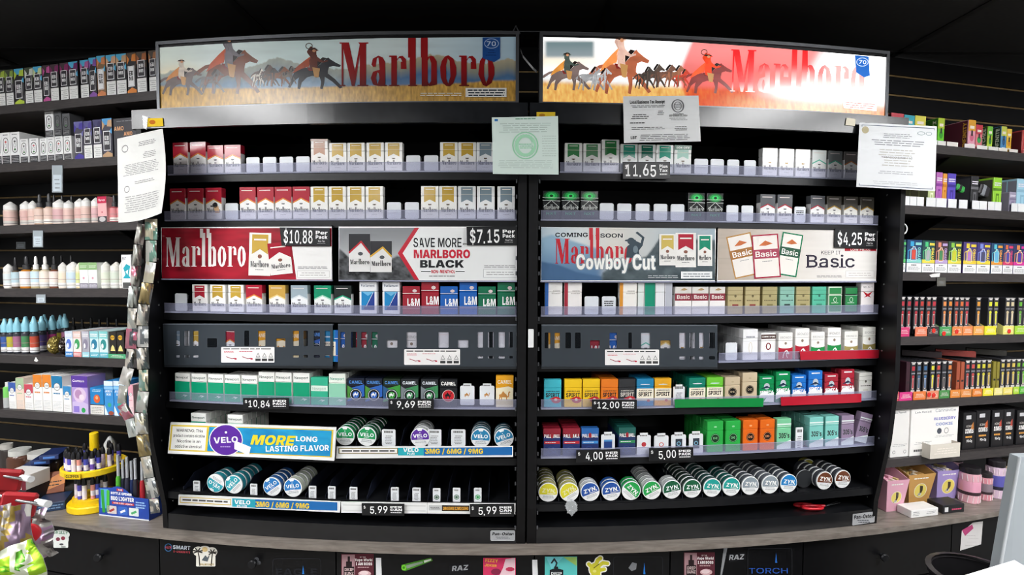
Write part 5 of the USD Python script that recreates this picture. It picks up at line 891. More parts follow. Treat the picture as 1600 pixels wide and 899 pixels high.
pack_row('right', 'r7', [(862.5, 'pm_red', 668, 2), (893, 'pm_red', 668, 6), (922, 'pm_blue', 668), (980, 'pm_green', 666, 5), (1117.5, 'ch_green', 662, 6), (1145.5, 'ch_green', 657, 5), (1172.5, 'ch_or', 660, 1), (1199, 'ch_or', 655, 2), (1225, 'n_green', 655), (1275.5, 'n_teal', 652, 5), (1300, 'n_teal', 653, 2, 0, .049), (1324.5, 'n_pur', 651, 4, 0, .047), (1344.5, 'n_pur', 650, 0, .27, .046)], .0056)
# packs behind the flap doors
for side, lst in (('left', [(277, 'silver'), (293, None), (305.5, 'gold'), (331, None), (359.5, 'red'), (409, 'camyel'), (437, 'camyel'), (462, 'camyel'), (478, None), (495, 'camblue'), (512, 'sp_blue'), (535, 'lmblue'), (553, None), (569, 'lmred'), (585, 'lmgreen'), (612, 'bred'), (643, 'bred'), (693, 'white'), (723, 'white'), (751, 'white'), (783, 'white')]),
                  ('right', [(870, 'camyel'), (902, None), (929.5, 'lmred'), (958, 'lmblue'), (985, None), (1009, 'whiteteal'), (1040, 'goldroof'), (1066, 'white'), (1096, 'white')])):
    k = 0
    for x, st in lst:
        if not st: continue
        z = ZR['r5']+.004; X = Xat(x, z+.05, -.009); make(('pack', st, .0985, .0505), 'cigarette_pack', build_pack(st, .0505, .0985, .0225), f'{STYLE[st][0]} behind a slot, {ORD[k]} from left behind flaps, {side} rack', 'cigarette pack', P(X, -.009, z), yawc(X), group=f'packs behind the grey flaps of the {side} rack'); k += 1

# ================================================================== white pusher cards in the lower rows
def card(t, x0, x1, y0, y1, d, art=None, tab=False, name='pusher'):
    """A white card of a tray, its outline traced at depth d."""
    x = (x0+x1)/2; p = surf(x, y1, d); w = (x1-x0)*p[1]/F; h = float(surf(x, y0, d)[2]-p[2]); yw = yawc(p[0]); c, s = math.cos(yw), math.sin(yw); Tm = np.eye(4); Tm[:2, :2] = [[c, -s], [s, c]]; Tm[:3, 3] = p
    out = rrect(-w/2, w/2, 0, h*(.9 if tab else 1), w*.1); 
    if tab: out = out.union(sbox(-w*.28, h*.8, w*.28, h))
    pl = trimesh.creation.extrude_polygon(out, .003, engine='earcut'); pl.apply_transform(trimesh.transformations.rotation_matrix(math.pi/2, (1, 0, 0))); pl.apply_transform(Tm); g = M(); g.tm(pl, '#e2e5e8'); pp = part(t, name, g, 'plastic')
    if art:
        gg = M(); art(gg, w, h); o = M(); v, n, cc, f = (np.vstack(a) for a in (gg.v, gg.n, gg.c, gg.f)); o.raw(v@Tm[:3, :3].T+p+np.array([s, -c, 0])*.0031, f, n@Tm[:3, :3].T, cc); part(t, 'card_print', o, 'print')
def c_lab(m, w, h): W_(m, lines(-w*.35, w*.35, h*.78, h*.93, 1, .8, .02, 3), 0, '#777'); W_(m, lines(-w*.3, w*.3, h*.1, h*.65, 6, .4, .2, 5), 0, '#777')
def c_dot(m, w, h): W_(m, ell(0, h*.5, w*.17, w*.17, 12), 0, '#b3323a'); W_(m, lines(-w*.3, w*.3, h*.84, h*.94, 1, .6), 0, '#888')
def c_ring(m, w, h): W_(m, ring(0, h*.5, w*.17, w*.15, w*.05, 12), 0, '#c8503a'); W_(m, lines(-w*.3, w*.3, h*.84, h*.94, 1, .6), 0, '#888')
def c_logo(m, w, h): W_(m, sbox(-w*.22, h*.3, w*.24, h*.72), 0, '#2b3540'); W_(m, ring(0, h*.52, w*.15, w*.15, w*.06, 10), 1, '#7fb0c8'); W_(m, lines(-w*.3, w*.3, h*.84, h*.94, 1, .6), 0, '#888')
def c_pm(m, w, h): W_(m, sbox(-w*.3, h*.3, w*.3, h*.68), 0, '#1f3f80'); W_(m, sbox(-w*.3, h*.6, w*.3, h*.68), 1, '#4a90c8'); W_(m, lines(-w*.3, w*.3, h*.84, h*.94, 1, .6), 0, '#888')
def c_cam(m, w, h): W_(m, affinity.affine_transform(CAMELG, [.4*w, 0, 0, .34*w, -.2*w, h*.38]), 0, '#b9803f'); W_(m, lines(-w*.25, w*.25, h*.88, h*.96, 1, .6), 0, '#777')
def c_grn(c): return lambda m, w, h: (W_(m, ell(0, h*.35, w*.36, w*.34, 12), 0, c), W_(m, ring(0, h*.35, w*.26, w*.24, w*.06, 10), 1, '#dfe8e2'), W_(m, lines(-w*.3, w*.3, h*.78, h*.92, 1, .7), 0, '#888'))
for a, b, ar in ((719, 741.5, c_cam), (749.5, 772.5, c_cam)): card(TR['left', 'r6'], a, b, 599.5, 633, .01, ar, True)
card(TR['right', 'r6'], 1050.5, 1069.5, 601, 634, .012, c_lab, True)
for a, b, y0, ar in ((938.5, 960.5, 675, c_pm), (994, 1016.5, 676.5, c_dot), (1021, 1044, 677, c_ring), (1047.5, 1071.5, 675.5, c_logo), (1075, 1098, 674, c_logo), (1241, 1254, 668, c_lab)): card(TR['right', 'r7'], a, b, y0, 712 if a < 1200 else 704, .01, ar, a < 1200)

# ================================================================== round cans
def build_can(colr, txt, tub, kind):
    r, h = .0305, .021
    def b(t):
        RX = trimesh.transformations.rotation_matrix(-math.pi/2, (1, 0, 0)) ; sh = lambda prof, c: M().lathe(prof, c, 28, RX, 40)
        # axis along y, the lid's face at y = 0
        part(t, 'tub', sh([(0, .005), (r*.985, .005), (r*.985, h-.001), (r*.95, h), (0, h)], tub), 'plastic')
        m = sh([(0, .0002), (r-.0016, .0002), (r-.0004, .001)], '#eceded' if kind != 'blank' else '#1c1c1f'); m.lathe([(r-.0004, .001), (r, .0022), (r, .0045), (0, .0045)], '#9a9ea1', 28, RX, 40); part(t, 'lid', m, 'plastic')
        m = M(); disc = ell(0, 0, r*.9, r*.9, 26); up = disc.intersection(sbox(-1, -.22*r if kind != 'blank' else -1, 1, 1)); W_(m, up, 0, colr)
        if kind == 'blank': pass
        elif kind == 'zyn':
            W_(m, T('ZYN', -.62*r, .6*r, -.02*r, .42*r, 800, .1), 1, '#f3f3f1' if colr != '#d8cf2e' else '#e9e6b0'); W_(m, sbox(-.1*r, -.15*r, .55*r, -.09*r), 1, '#e8e8e6'); W_(m, ell(.68*r, -.05*r, .06*r, .09*r, 8), 1, '#f0f0f0'); W_(m, lines(-.6*r, .6*r, -.62*r, -.3*r, 3, .4, .1, 4), 0, '#a0a2a4')
        else:
            W_(m, Polygon([(-.3*r, .9*r), (-.18*r, .68*r), (.18*r, .68*r), (.3*r, .9*r)]).intersection(disc), 1, '#eef0f0'); W_(m, T('VELO', -.72*r, .72*r, .0, .36*r, 800), 1, '#f2f4f4'); W_(m, lines(-.3*r, .3*r, -.16*r, -.08*r, 1, .6), 1, '#e8e8e8'); W_(m, ell(0, .5*r, .06*r, .05*r, 6), 1, '#f0f0f0'); W_(m, lines(-.6*r, .6*r, -.6*r, -.32*r, 3, .4, .1, 4), 0, '#8a9096')
        part(t, 'lid_label', m, 'print')
    return b
def cans(side, row, items, kind, d=.006, where='', zfl=None):
    for i, (x, y, colr, tub, rot, n, desc) in enumerate(items):
        p = surf(x, y, d); p[2] = p[2] if zfl is None else zfl+.0308; yw = yawc(p[0]); back = np.array([-math.sin(yw), math.cos(yw), 0])
        for k in range(n+1):
            q = p+back*(.0222*k); rr = rot if k == 0 else RNG.uniform(-1.5, 1.5)
            if k: q = q+np.array([RNG.uniform(-.0015, .0015), 0, 0])
            lab = f'front can with {desc}, {ORD[i]} stack from left, {where}' if k == 0 else f'{ORD[k]} can back in {ORD[i]} stack from left, {desc}, {where}'
            make(('can', kind, colr, tub), 'pouch_can', build_can(colr, kind, tub, kind), lab, 'pouch can', q, yw, 0, math.radians(rr), f'stacked round cans, {where}')
Y_, B_c, G_, D_, TL_, GR_, BL_, BR_ = '#d8cf2e', '#1f4fa0', '#1fa04a', '#145a3a', '#1f9c94', '#8b97a0', '#1f7fc4', '#6a3a22'
cans('right', 'r8', [(856.5, 771, Y_, '#b9b46a', 2, 5, 'yellow label'), (889.5, 771, Y_, '#b9b46a', -32, 4, 'tilted yellow label'), (922, 773, B_c, '#c9ced4', -20, 1, 'blue label'), (955, 773, B_c, '#2a5aa8', -8, 1, 'blue label'), (986.5, 771, G_, '#2a9a50', 42, 1, 'steeply tilted green label'), (1018.5, 770, G_, '#c9cccc', -26, 5, 'green label'),
  (1050, 770, D_, '#b9bcbc', -10, 1, 'dark green label'), (1081.5, 770, D_, '#2a3a34', -2, 7, 'dark green label'), (1113, 767.5, TL_, '#2a4a48', 6, 6, 'teal label'), (1143, 765, TL_, '#1f5a54', 6, 4, 'teal label'), (1172.5, 764, GR_, '#4a4e56', 3, 5, 'grey label'), (1203.5, 763, GR_, '#5c6068', 4, 6, 'grey label'), (1232.5, 759, BL_, '#4a5058', 6, 4, 'light blue label'),
  (1288.5, 757, BR_, '#3c3e44', 8, 4, 'brown label'), (1317, 754.5, BR_, '#3c3e44', 6, 4, 'brown label')], 'zyn', where='bottom right tray', zfl=ZR['r8']+.0045)
VG, VP, VT, VB = '#1a9455', '#5b2a9a', '#1f7fae', '#2478c0'
cans('left', 'r7', [(539, 683, VG, '#1f7a4a', 0, 5, 'green label'), (573, 682.5, VG, '#145a36', 4, 5, 'green label'), (656.5, 682.5, VP, '#c9cccc', -3, 3, 'purple label'), (751, 682.5, VT, '#2a6a80', 2, 3, 'blue-teal label'), (787.5, 683, VT, '#2a6a80', -18, 2, 'tilted blue-teal label')], 'velo', where='sixth shelf, left rack', zfl=zat(682.5, 573, .006)-.0307)
cans('left', 'r8', [(336.5, 761, '#2aa0b0', '#2a8a98', -150, 2, 'inverted teal label'), (365, 764, '#2aa0b0', '#2a8a98', -45, 4, 'tilted teal label'), (425, 766.5, VB, '#2a5a9a', -35, 3, 'tilted blue label'), (457.5, 768, VB, '#b9c0b0', -8, 4, 'blue label')], 'velo', where='bottom left tray', zfl=ZR['r8']+.0045)
for x, y, c, tb, dd, lb in ((1257, 764, '#26282b', '#1a1a1c', .03, 'plain black can face beside the brown-label stack, bottom right tray'), (1262, 744, '#b8b040', '#a8a24a', .12, 'dull yellow can further back beside the brown-label stack, bottom right tray')):
    p = surf(x, y, dd); p[2] = ZR['r8']+.0353; make(('can', 'zyn', c, tb), 'pouch_can', build_can(c, '', tb, 'blank' if c == '#26282b' else 'zyn'), lb, 'pouch can', p, yawc(p[0]))
# black can trays with dividers
def can_tray(label, row, xs, y0, d1, zc, x0, x1, cards):
    t = thing('can_tray', label, 'can tray', group='black can trays'); zf = zc; g = M(); a, b = Xat(x0, zf, 0), Xat(x1, zf, 0); band(g, a, b, rectprof(.004, d1, zf-.004, zf)); part(t, 'tray_floor', g, 'shelfblack')
    for x in xs:
        X = Xat(x, zf, .01); p = P(X, .01, zf+.0003); yw = yawc(X); g = M(); out = Polygon([(0, 0), (d1-.02, 0), (d1-.02, .045), (.05, .04), (.01, .012), (0, .01)]); pl = trimesh.creation.extrude_polygon(out, .0016, engine='earcut')
        pl.apply_transform(np.array([[0, 0, 1, 0], [1, 0, 0, 0], [0, 1, 0, 0], [0, 0, 0, 1.]])); pl.apply_transform(trimesh.transformations.rotation_matrix(yw, (0, 0, 1))); pl.apply_translation(p); g.tm(pl, '#fff'); part(t, 'divider', g, 'darkplastic')
    for c_ in cards: card(t, *c_)
    return t
zl = lambda x, y: zat(y, x, .006)-.0307
can_tray('black can tray of the bottom shelf in the left rack', 'r8', (286, 316, 351, 381.5, 411, 441.5, 477, 508, 541, 573, 604, 636, 668, 699, 731, 763, 795), 0, .3, ZR['r8']+.0045, 280, 806,
         [(302.5, 314, 751.5, 772.5, .012, c_lab), (391.5, 403, 756, 777, .012, c_lab), (483, 495, 759.5, 781, .012, c_lab), (513, 525, 760, 781.5, .012, c_lab), (546.5, 559, 761, 782, .012, c_lab), (611, 623.5, 761.5, 783.5, .012, c_lab), (644.5, 657.5, 762, 784, .012, c_lab), (676.5, 688.5, 763, 784, .012, c_grn('#3f5a48')), (707.5, 719.5, 762.5, 784, .012, c_grn('#4a6a58')), (740.5, 752.5, 762.5, 784, .012, c_grn('#2f9a50'))])
can_tray('black can tray of the sixth shelf in the left rack', 'r7', (556, 590, 625, 640, 674, 698, 733, 769), 0, .3, zl(573, 682.5), 527, 806, [(597, 618.5, 671, 697, .012, c_lab), (668, 690, 671, 697, .012, c_lab), (705, 727.5, 671, 697, .012, c_lab)])
can_tray('black can tray of the bottom shelf in the right rack', 'r8', (872.5, 905.5, 938.5, 970.5, 1002.5, 1034, 1066, 1097, 1128, 1158, 1188, 1218, 1246, 1303), 0, .3, ZR['r8']+.0045, 843, 1345, [])
# ================================================================== side walls: shelves of vaping goods
MAT['foil'] = printed('printed_foil', .28, metallic=.55); PR_COL = True
ZSIDE = {'L': [.5864, .3753, .1501, -.0838, -.3313, -.5380], 'R': [.4328, .2162, -.0153, -.2422, -.4702, -.6738]}
SIDEN = {'L': 'left', 'R': 'right'}
XR = {'L': (-2.75, -1.165), 'R': (1.245, 2.6)}
for sd in 'LR':
    for i, z in enumerate(ZSIDE[sd]):
        t = thing('wall_shelf', f'dark laminate wall shelf, {ORD[i]} from the top on the {SIDEN[sd]} wall', 'shelf', group=f'wall shelves on the {SIDEN[sd]}'); a, b = XR[sd]; zz = CZ+z
        g = M(); band(g, a, b, rectprof(.0105, .268, zz-.026, zz), side=sd); part(t, 'board', g, 'sideshelf'); g = M(); band(g, a, b, rectprof(0, .010, zz-.03, zz+.0), side=sd); part(t, 'front_edge', g, 'sideshelf')
        for X in (a+.35, b-.25): g = M(); band(g, X, X+.006, [(.05, zz-.0265), (.268, zz-.0265), (.268, zz-.11), (.25, zz-.11)], side=sd); part(t, 'bracket', g, 'black')
def local(sd, x, i, d, h0=0.): z = CZ+ZSIDE[sd][i]+h0+.0004; X = Xat(x, z, d, sd); return P(X, d, z, sd)
YAW = {k: math.atan(SIDE[k][1]) for k in SIDE}; TIL = {k: -math.atan(SIDE[k][2]) for k in SIDE}
NSEEN = {}
def nth(key): NSEEN[key] = NSEEN.get(key, -1)+1; return ORD[NSEEN[key]]
REG = []
def goods(sd, i, x0, x1, yt, art, desc, d=.012, dep=.06, col='#2b2b2f', name='carton', cat='box', h0=0., roll=0., mtl='print', side_art=None, top='#dddddd', place=None):
    """A carton whose front outline columns and top row are traced at depth d; it stands on shelf i of the wall."""
    z = CZ+ZSIDE[sd][i]+h0; a, b = Xat(x0, z+.05, d, sd), Xat(x1, z+.05, d, sd); p = P((a+b)/2, d, z+.0004, sd); w = (b-a)/math.cos(YAW[sd])-.0012; h = float(surf((x0+x1)/2, yt, d, sd)[2]-p[2])
    t = thing(name, None, cat, p, YAW[sd], 0, TIL[sd]+roll, f'goods on the {ORD[i]} shelf of the {SIDEN[sd]} wall')
    REG.append((t, sd, i, (x0+x1)/2, 0 if place is None else place, desc)); m = M(); m.box(-w/2, w/2, 0, dep, 0, h, col, .0012); part(t, 'carton', m, mtl); m = M(); art(m, w, h)
    if side_art: side_art(m, w, h, dep)
    part(t, 'print', m, mtl); return t
def a_vape(c1, c2, warn=True, big=False, dark='#38363b'):
    def f(m, w, h):
        W_(m, sbox(-w*.5, h*.84, w*.5, h), 0, c2); W_(m, Polygon([(0, h*.8), (w*.5, h*.78), (w*.5, h*.97), (w*.1, h*.95)]), 1, c1); W_(m, Polygon([(-w*.5, h*.7), (-w*.2, h*.84), (-w*.5, h*.95)]), 1, c1); W_(m, Polygon([(w*.5, h*.6), (w*.2, h*.66), (w*.5, h*.76)]), 1, c2)
        a, b = (h*.4, h*.8) if warn else (h*.18, h*.68)
        fr = sbox(-w*.4, a, w*.32, b); W_(m, fr.difference(fr.buffer(-w*.06)), 2, '#e9e9ea'); W_(m, sbox(-w*.32, a+w*.08, w*.24, b-w*.08), 2, dark if not big else '#ededee'); W_(m, T('EB', -w*.26, w*.18, (a+b)/2+.02*h, (b-a)*.22, 800), 3, '#e6e6e6' if not big else '#333'); W_(m, T('MB', -w*.26, w*.18, (a+b)/2-.1*h, (b-a)*.2, 800), 3, '#e6e6e6' if not big else '#333')
        if warn: W_(m, sbox(-w*.47, 0.004*h, w*.47, h*.36), 2, '#e6e6e4'); W_(m, lines(-w*.4, w*.4, h*.05, h*.3, 5, .28, .25, 5), 3, '#9a9a9a')
        else: W_(m, Polygon([(-w*.5, 0), (w*.5, 0), (w*.5, h*.1), (0, h*.16), (-w*.5, h*.08)]), 1, c1)
    return f
L0 = [(-6, 9, '#a9c04a', 1), (9.5, 22, '#8aa34a', 1), (23, 38, '#b9d04a', 0), (39.5, 52.7, '#cfd6c9', 1), (53, 66.5, '#c9d6a0', 1), (67.5, 79, '#c45a9a', 0), (79.3, 92.5, '#7a2a5e', 1), (94.5, 107.7, '#8a2a62', 1), (108, 122.5, '#6e2a66', 1), (126, 139.5, '#b0609a', 1), (139.8, 151.5, '#8a5aa8', 0), (152, 165.5, '#d98a5a', 0), (166.5, 182, '#d9a884', 1), (182.3, 198.5, '#c9a27c', 1), (199, 213.5, '#d9843a', 0), (214, 230, '#a8643a', 1), (233, 246, '#a06a44', 1)]
DESC0 = ['green and black', 'olive and black', 'lime and sky blue', 'grey-green', 'pale green', 'pink and black', 'dark purple', 'magenta-black', 'violet-black', 'mauve and sky blue', 'lilac', 'orange and lilac', 'peach and sky blue', 'tan and sky blue', 'orange-black', 'brown', 'brown-black']
for k, (x0, x1, c, wn) in enumerate(L0):
    yt = np.interp(x0, [0, 25, 67, 94, 125, 151, 200, 233], [109.5, 107, 102, 98, 94, 87, 82, 78.5]); c2 = '#57b4dc' if k in (2, 4, 8, 9, 10, 11, 12, 13) else '#4a3a40' if 4 < k < 9 else '#54483e' if k > 13 else '#4a5240'
    goods('L', 0, x0, x1, yt, a_vape(c, c2, wn, k in (11, 14)), DESC0[k]+' vape carton', col='#2f2d31' if wn or k != 11 else '#8a6a4a')
def a_oval(c, gr=False):
    def f(m, w, h): W_(m, sbox(-w*.46, h*.02, w*.46, h*.27), 0, '#2c2d30'); W_(m, lines(-w*.4, w*.4, h*.05, h*.24, 4, .4, .05, 4), 1, '#aaaaab'); o = rrect(-w*.27, w*.27, h*.36, h*.82, w*.26); W_(m, o.buffer(w*.04).difference(o.buffer(-w*.02)), 1, '#3a3a3c' if not gr else '#141416'); W_(m, ell(0, h*.7, w*.12, h*.035, 8), 1, c); W_(m, ell(0, h*.45, w*.13, h*.035, 8), 1, '#4a7a4a'); W_(m, ring(0, h*.58, w*.15, h*.07, w*.04, 10), 1, '#8a8a8c'); W_(m, lines(-w*.3, w*.35, h*.9, h*.94, 1, .7), 1, '#77777a')
    return f
for x0, x1, yt, c in ((-4, 2.7, 208, '#4ab8c0'), (3, 16.3, 207, '#c24a4a'), (16.7, 31, 206, '#555'), (31.5, 44, 217, '#555'), (46, 60, 216, '#c24a5a'), (62.3, 73.7, 216, '#555'), (74, 85.3, 215, '#8aa'), (85.8, 98.3, 213, '#b55'), (99.5, 112, 212, '#c66')): goods('L', 1, x0, x1, yt, a_oval(c), 'white oval-print carton', col='#e9e9e9', dep=.1)
for x0, x1, yt, gr, r_, d_ in ((70, 83.8, 174, 0, .05, 'white'), (84.2, 96, 173.5, 1, .03, 'grey'), (97, 109, 177, 1, .02, 'darker grey')):
    h0 = .091 if not gr else .093
    goods('L', 1, x0, x1, yt, a_oval('#555', gr), f'{d_} oval-print carton', col='#e4e4e4' if not gr else '#5a5b5e', h0=h0, d=.03, dep=.055, place=3)
for x0, x1, yt, c, c2, wn in ((116.5, 131, 190, '#4a3f9a', '#6a68a0', 0), (131.3, 144.8, 189, '#4f4690', '#5e5c90', 1), (146, 160, 187, '#3a3560', '#4a4870', 1), (160.3, 176, 185, '#c9a27c', '#57a4dc', 0)): goods('L', 1, x0, x1, yt, a_vape(c, c2, wn), 'dark violet vape carton', col='#4a4854')
def a_ambo(m, w, h): W_(m, T('AMO', -w*.48, -w*.16, h*.68, h*.11, 800), 0, '#e0a878'); W_(m, T('AMO', -w*.16, w*.12, h*.54, h*.1, 800), 0, '#dba070'); W_(m, lines(-w*.4, w*.4, h*.9, h*.94, 1, .5, .1), 0, '#8a8a90'); W_(m, ring(w*.34, h*.74, w*.06, w*.06, w*.015, 8), 0, '#9aa8b4')
goods('L', 1, 178, 226, 183.5, a_ambo, 'wide charcoal carton with orange lettering', col='#46454a', dep=.1)
# --- bottles
def bottle(sd, i, x, yt, wpx, kind, body, cap, label, desc, d=.03, bands=None, h0=0., lab_h=(.1, .6)):
    p = local(sd, x, i, d, h0); h = float(surf(x, yt, d, sd)[2]-p[2]); r = wpx*p[1]/F/2; t = thing('bottle', None, 'bottle', p+np.array([0, r, 0]), YAW[sd], 0, TIL[sd], f'bottles on the {ORD[i]} shelf of the {SIDEN[sd]} wall'); REG.append((t, sd, i, x, 0 if d < .09 else 1 if d < .14 else 2, desc))
    m = M()
    if kind == 'chubby':
        hb = h*.66; m.lathe([(0, 0), (r*.92, 0), (r, .004), (r, hb*.96), (r*.94, hb), (0, hb)], body, 20); part(t, 'bottle_body', m, 'plastic')
        m = M(); m.lathe([(0, hb+.0003), (r*.93, hb+.0003), (r*.96, hb+.003), (r*.93, h*.84), (r*.6, h*.91), (r*.22, h*.985), (r*.12, h), (0, h)], cap, 20, smooth=30); part(t, 'cap', m, 'plastic')
    elif kind == 'tall':
        hb = h*.6; m.lathe([(0, 0), (r*.9, 0), (r, .004), (r, hb*.9), (r*.6, hb), (0, hb)], body, 18); part(t, 'bottle_body', m, 'plastic')
        m = M(); m.lathe([(0, hb+.0003), (r*.95, hb+.0003), (r*.95, hb+(h-hb)*.5), (r*.6, hb+(h-hb)*.68), (r*.3, h), (0, h)], cap, 18, smooth=30); part(t, 'cap', m, 'plastic')
    else:
        hb = h*.58; m.lathe([(0, 0), (r*.92, 0), (r, .004), (r, hb*.82), (r*.72, hb*.96), (r*.45, hb), (0, hb)], body, 18); part(t, 'bottle_body', m, 'plastic')
        m = M(); m.lathe([(0, hb+.0003), (r*.55, hb+.0003), (r*.55, h*.72), (r*.3, h*.74), (0, h*.74)], cap, 16); part(t, 'collar', m, 'plastic')
        m = M(); m.lathe([(0, h*.7405), (r*.3, h*.7405), (r*.34, h*.82), (r*.28, h*.95), (r*.12, h), (0, h)], cap, 14); part(t, 'dropper_bulb', m, 'plastic')
    m = M(); a, b = lab_h; m.lathe([(r+.0003, hb*a), (r+.0003, hb*(a+.22))], (bands or ['#f0eeea'])[0], 20); m.lathe([(r+.0003, hb*(a+.22)), (r+.0003, hb*(b+.3))], label, 20)
    m.lathe([(r+.0004, hb*(a+.06)), (r+.0004, hb*(a+.09))], '#8a8482', 20); m.lathe([(r+.0004, hb*(a+.4)), (r+.0004, hb*(a+.43))], '#a89088', 20); part(t, 'label', m, 'print')
pinks = ['#e0bdb4', '#dcb3ac', '#e3c3b8', '#d9aeb0']
for x, y, w, b in ((82, 304, 10, '#5a5048'), (94.5, 304.5, 10, '#4a4444'), (109.5, 305, 10, '#4a4444')): bottle('L', 2, x, y, w, 'dropper', '#7a6250', '#3a3a3c', '#cbb5a5', 'dark dropper bottle at the back', d=.1)
for k, (x, y, w) in enumerate(((9.5, 314.5, 18.5), (35, 313.5, 15.5), (47, 313, 13), (87, 310.5, 19), (103, 312, 16), (120.2, 309.5, 14.8), (130.5, 308, 15), (146.3, 308, 13.5))): bottle('L', 2, x, y, w, 'chubby', '#e6cfc4', '#ecebe8', pinks[k % 4], 'white-capped pink label bottle', bands=['#cfc9c2'])
for x, y, w, b in ((57, 302.5, 15, '#c9a58a'), (72, 301.5, 14.5, '#d9bca8'), (175, 304, 13, '#b5555a'), (185, 304.5, 8, '#b5555a')): bottle('L', 2, x, y, w, 'dropper', b, '#4a4a4c', '#e3c8bb' if x < 100 else '#d98a8e', 'tinted dropper bottle with grey bulb', bands=['#efe9e2'])
def a_pinkbox(m, w, h): W_(m, sbox(-w*.5, h*.74, w*.5, h), 0, '#c21f48'); W_(m, T('flavor', -w*.38, w*.38, h*.82, h*.09, 700), 1, '#f3e2e6'); W_(m, sbox(-w*.5, h*.02, w*.5, h*.24), 0, '#4a4648'); W_(m, ell(0, h*.13, w*.36, h*.1, 12), 1, '#c9c4c4'); W_(m, ell(0, h*.4, w*.08, h*.03, 8), 1, '#c24a5a')
goods('L', 2, 152.5, 166.8, 307, a_pinkbox, 'pink carton with crimson top', col='#ecb3b4', d=.02, dep=.03)
for x, y, w, k, b, c, l, ds in ((8.5, 412.5, 14, 'chubby', '#e9e4dc', '#efece8', '#dfe6e6', 'white-capped pale bottle'), (20.5, 402, 11.5, 'dropper', '#5a4a3a', '#2f2f31', '#bfd6de', 'dark dropper bottle'), (35, 400, 18.5, 'dropper', '#c9822f', '#3a3a3c', '#efe6e4', 'amber dropper bottle'), (51.5, 400, 14.5, 'dropper', '#c9b88a', '#f0f0ee', '#cfe3ee', 'white-bulb blue label dropper bottle'), (65.5, 400, 16, 'dropper', '#d9cbb0', '#f0efeb', '#efe3d6', 'white-bulb cream label dropper bottle'),
                       (80.5, 400, 14, 'dropper', '#7a4a36', '#333335', '#efe2dc', 'brown dropper bottle'), (94.5, 410, 13, 'chubby', '#eee4d6', '#edeae4', '#f0dfc8', 'white-capped cream bottle'), (108.5, 409, 18.5, 'chubby', '#e2e6ea', '#eeece8', '#cbdcec', 'white-capped blue label bottle'), (121, 411, 9, 'chubby', '#efe0b0', '#efe8d0', '#dbe09a', 'yellowish bottle'), (162, 409, 14, 'chubby', '#e6e6dc', '#e9e6de', '#dfe3d2', 'white-capped ivory bottle'), (177, 409.5, 17.5, 'chubby', '#dcdfd6', '#e9e6de', '#d3dbcd', 'white-capped sage bottle'), (188.5, 409.5, 7, 'chubby', '#e6e2da', '#eae6de', '#e0ddd2', 'white-capped bottle beside the teal carton')): bottle('L', 3, x, y, w, k, b, c, l, ds)
for x, y in ((94, 399), (109, 399.5)): bottle('L', 3, x, y, 9, 'dropper', '#5a4a42', '#3a3a3c', '#d9cfc2', 'dark dropper bottle at the back', d=.1)
def a_grn(m, w, h): W_(m, sbox(-w*.5, h*.72, w*.5, h), 0, '#8fb67c'); W_(m, lines(-w*.4, w*.4, h*.8, h*.9, 2, .5, .05), 1, '#dfe9d6'); W_(m, ell(0, h*.4, w*.12, h*.05, 8), 0, '#d9a0b0'); W_(m, sbox(-w*.5, 0, w*.5, h*.2), 0, '#8f8a98'); W_(m, lines(-w*.42, w*.42, h*.03, h*.17, 3, .5, .05), 1, '#d9d6de')
for x0, x1 in ((124, 137.8), (138, 152)): goods('L', 3, x0, x1, 410.5, a_grn, 'white carton with green top', col='#edefec', dep=.03, d=.02)
def a_teal(m, w, h): W_(m, T('SST', -w*.4, 0, h*.84, h*.08, 700), 0, '#6a6a70'); W_(m, Polygon([(-w*.35, h*.3), (-w*.1, h*.42), (-w*.3, h*.6), (0, h*.72), (w*.4, h*.66), (w*.2, h*.4), (w*.4, h*.3)]), 0, '#1fa3b4'); W_(m, Polygon([(-w*.1, h*.5), (w*.2, h*.56), (w*.1, h*.4)]), 1, '#e8f2f2'); W_(m, sbox(-w*.4, h*.02, w*.4, h*.18), 0, '#555'); 
goods('L', 3, 190, 206, 398, a_teal, 'tall white carton with teal splash', col='#f0f0ef', d=.008, dep=.025)
cols5 = ['#c23a8a', '#3a5aa0', '#b9b03a', '#a86a8a', '#4a8a5a', '#c2503a', '#5a4a8a']
for k, (x, y, d) in enumerate(((67, 492, .16), (80, 493, .16), (92, 493, .16), (99, 491, .16), (38, 495, .12), (50, 495, .12), (63, 494.5, .12), (78, 495, .115), (4, 498.5, .03), (13.5, 498.5, .03), (23.5, 497, .03), (36.5, 496, .03), (50, 496, .03), (62, 495, .075))): bottle('L', 4, x, y, 11.5 if d < .1 else 10.5, 'tall', '#3a3c44', '#8fcbdc', cols5[k % 7], 'sky-blue capped cartoon bottle' if d < .05 else 'sky-blue capped bottle', d=d, bands=['#ecebea'], lab_h=(.08, .5))
def foilbag(sd, i, x0, x1, yt, c, desc):
    p = local(sd, (x0+x1)/2, i, .02); w = (x1-x0)*p[1]/F; h = float(surf(x0, yt, .02, sd)[2]-p[2]); s = trimesh.creation.icosphere(3, 1.); v = np.array(s.vertices); v *= (1+.22*(meshkit.fbm(v*2.3+5, 3, 4)-.5)+.25*(meshkit.noise(v*6, 9)-.5))[:, None]; v *= np.array([w/2, w/2.2, h/2]); v[:, 2] -= v[:, 2].min(); s = trimesh.Trimesh(v, s.faces, process=False); g = M(); g.tm(s, c)
    t = thing('foil_bag', f'{desc} on the fifth shelf of the left wall', 'bag', p+np.array([0, w/2, 0]), YAW[sd], group='crumpled foil bags'); part(t, 'bag', g, 'foil'); tx_ = M(); tx_.poly(ell(0, h*.55, w*.13, h*.1, 10), -w*.44, '#efe9d0'); part(t, 'sticker', tx_, 'print')
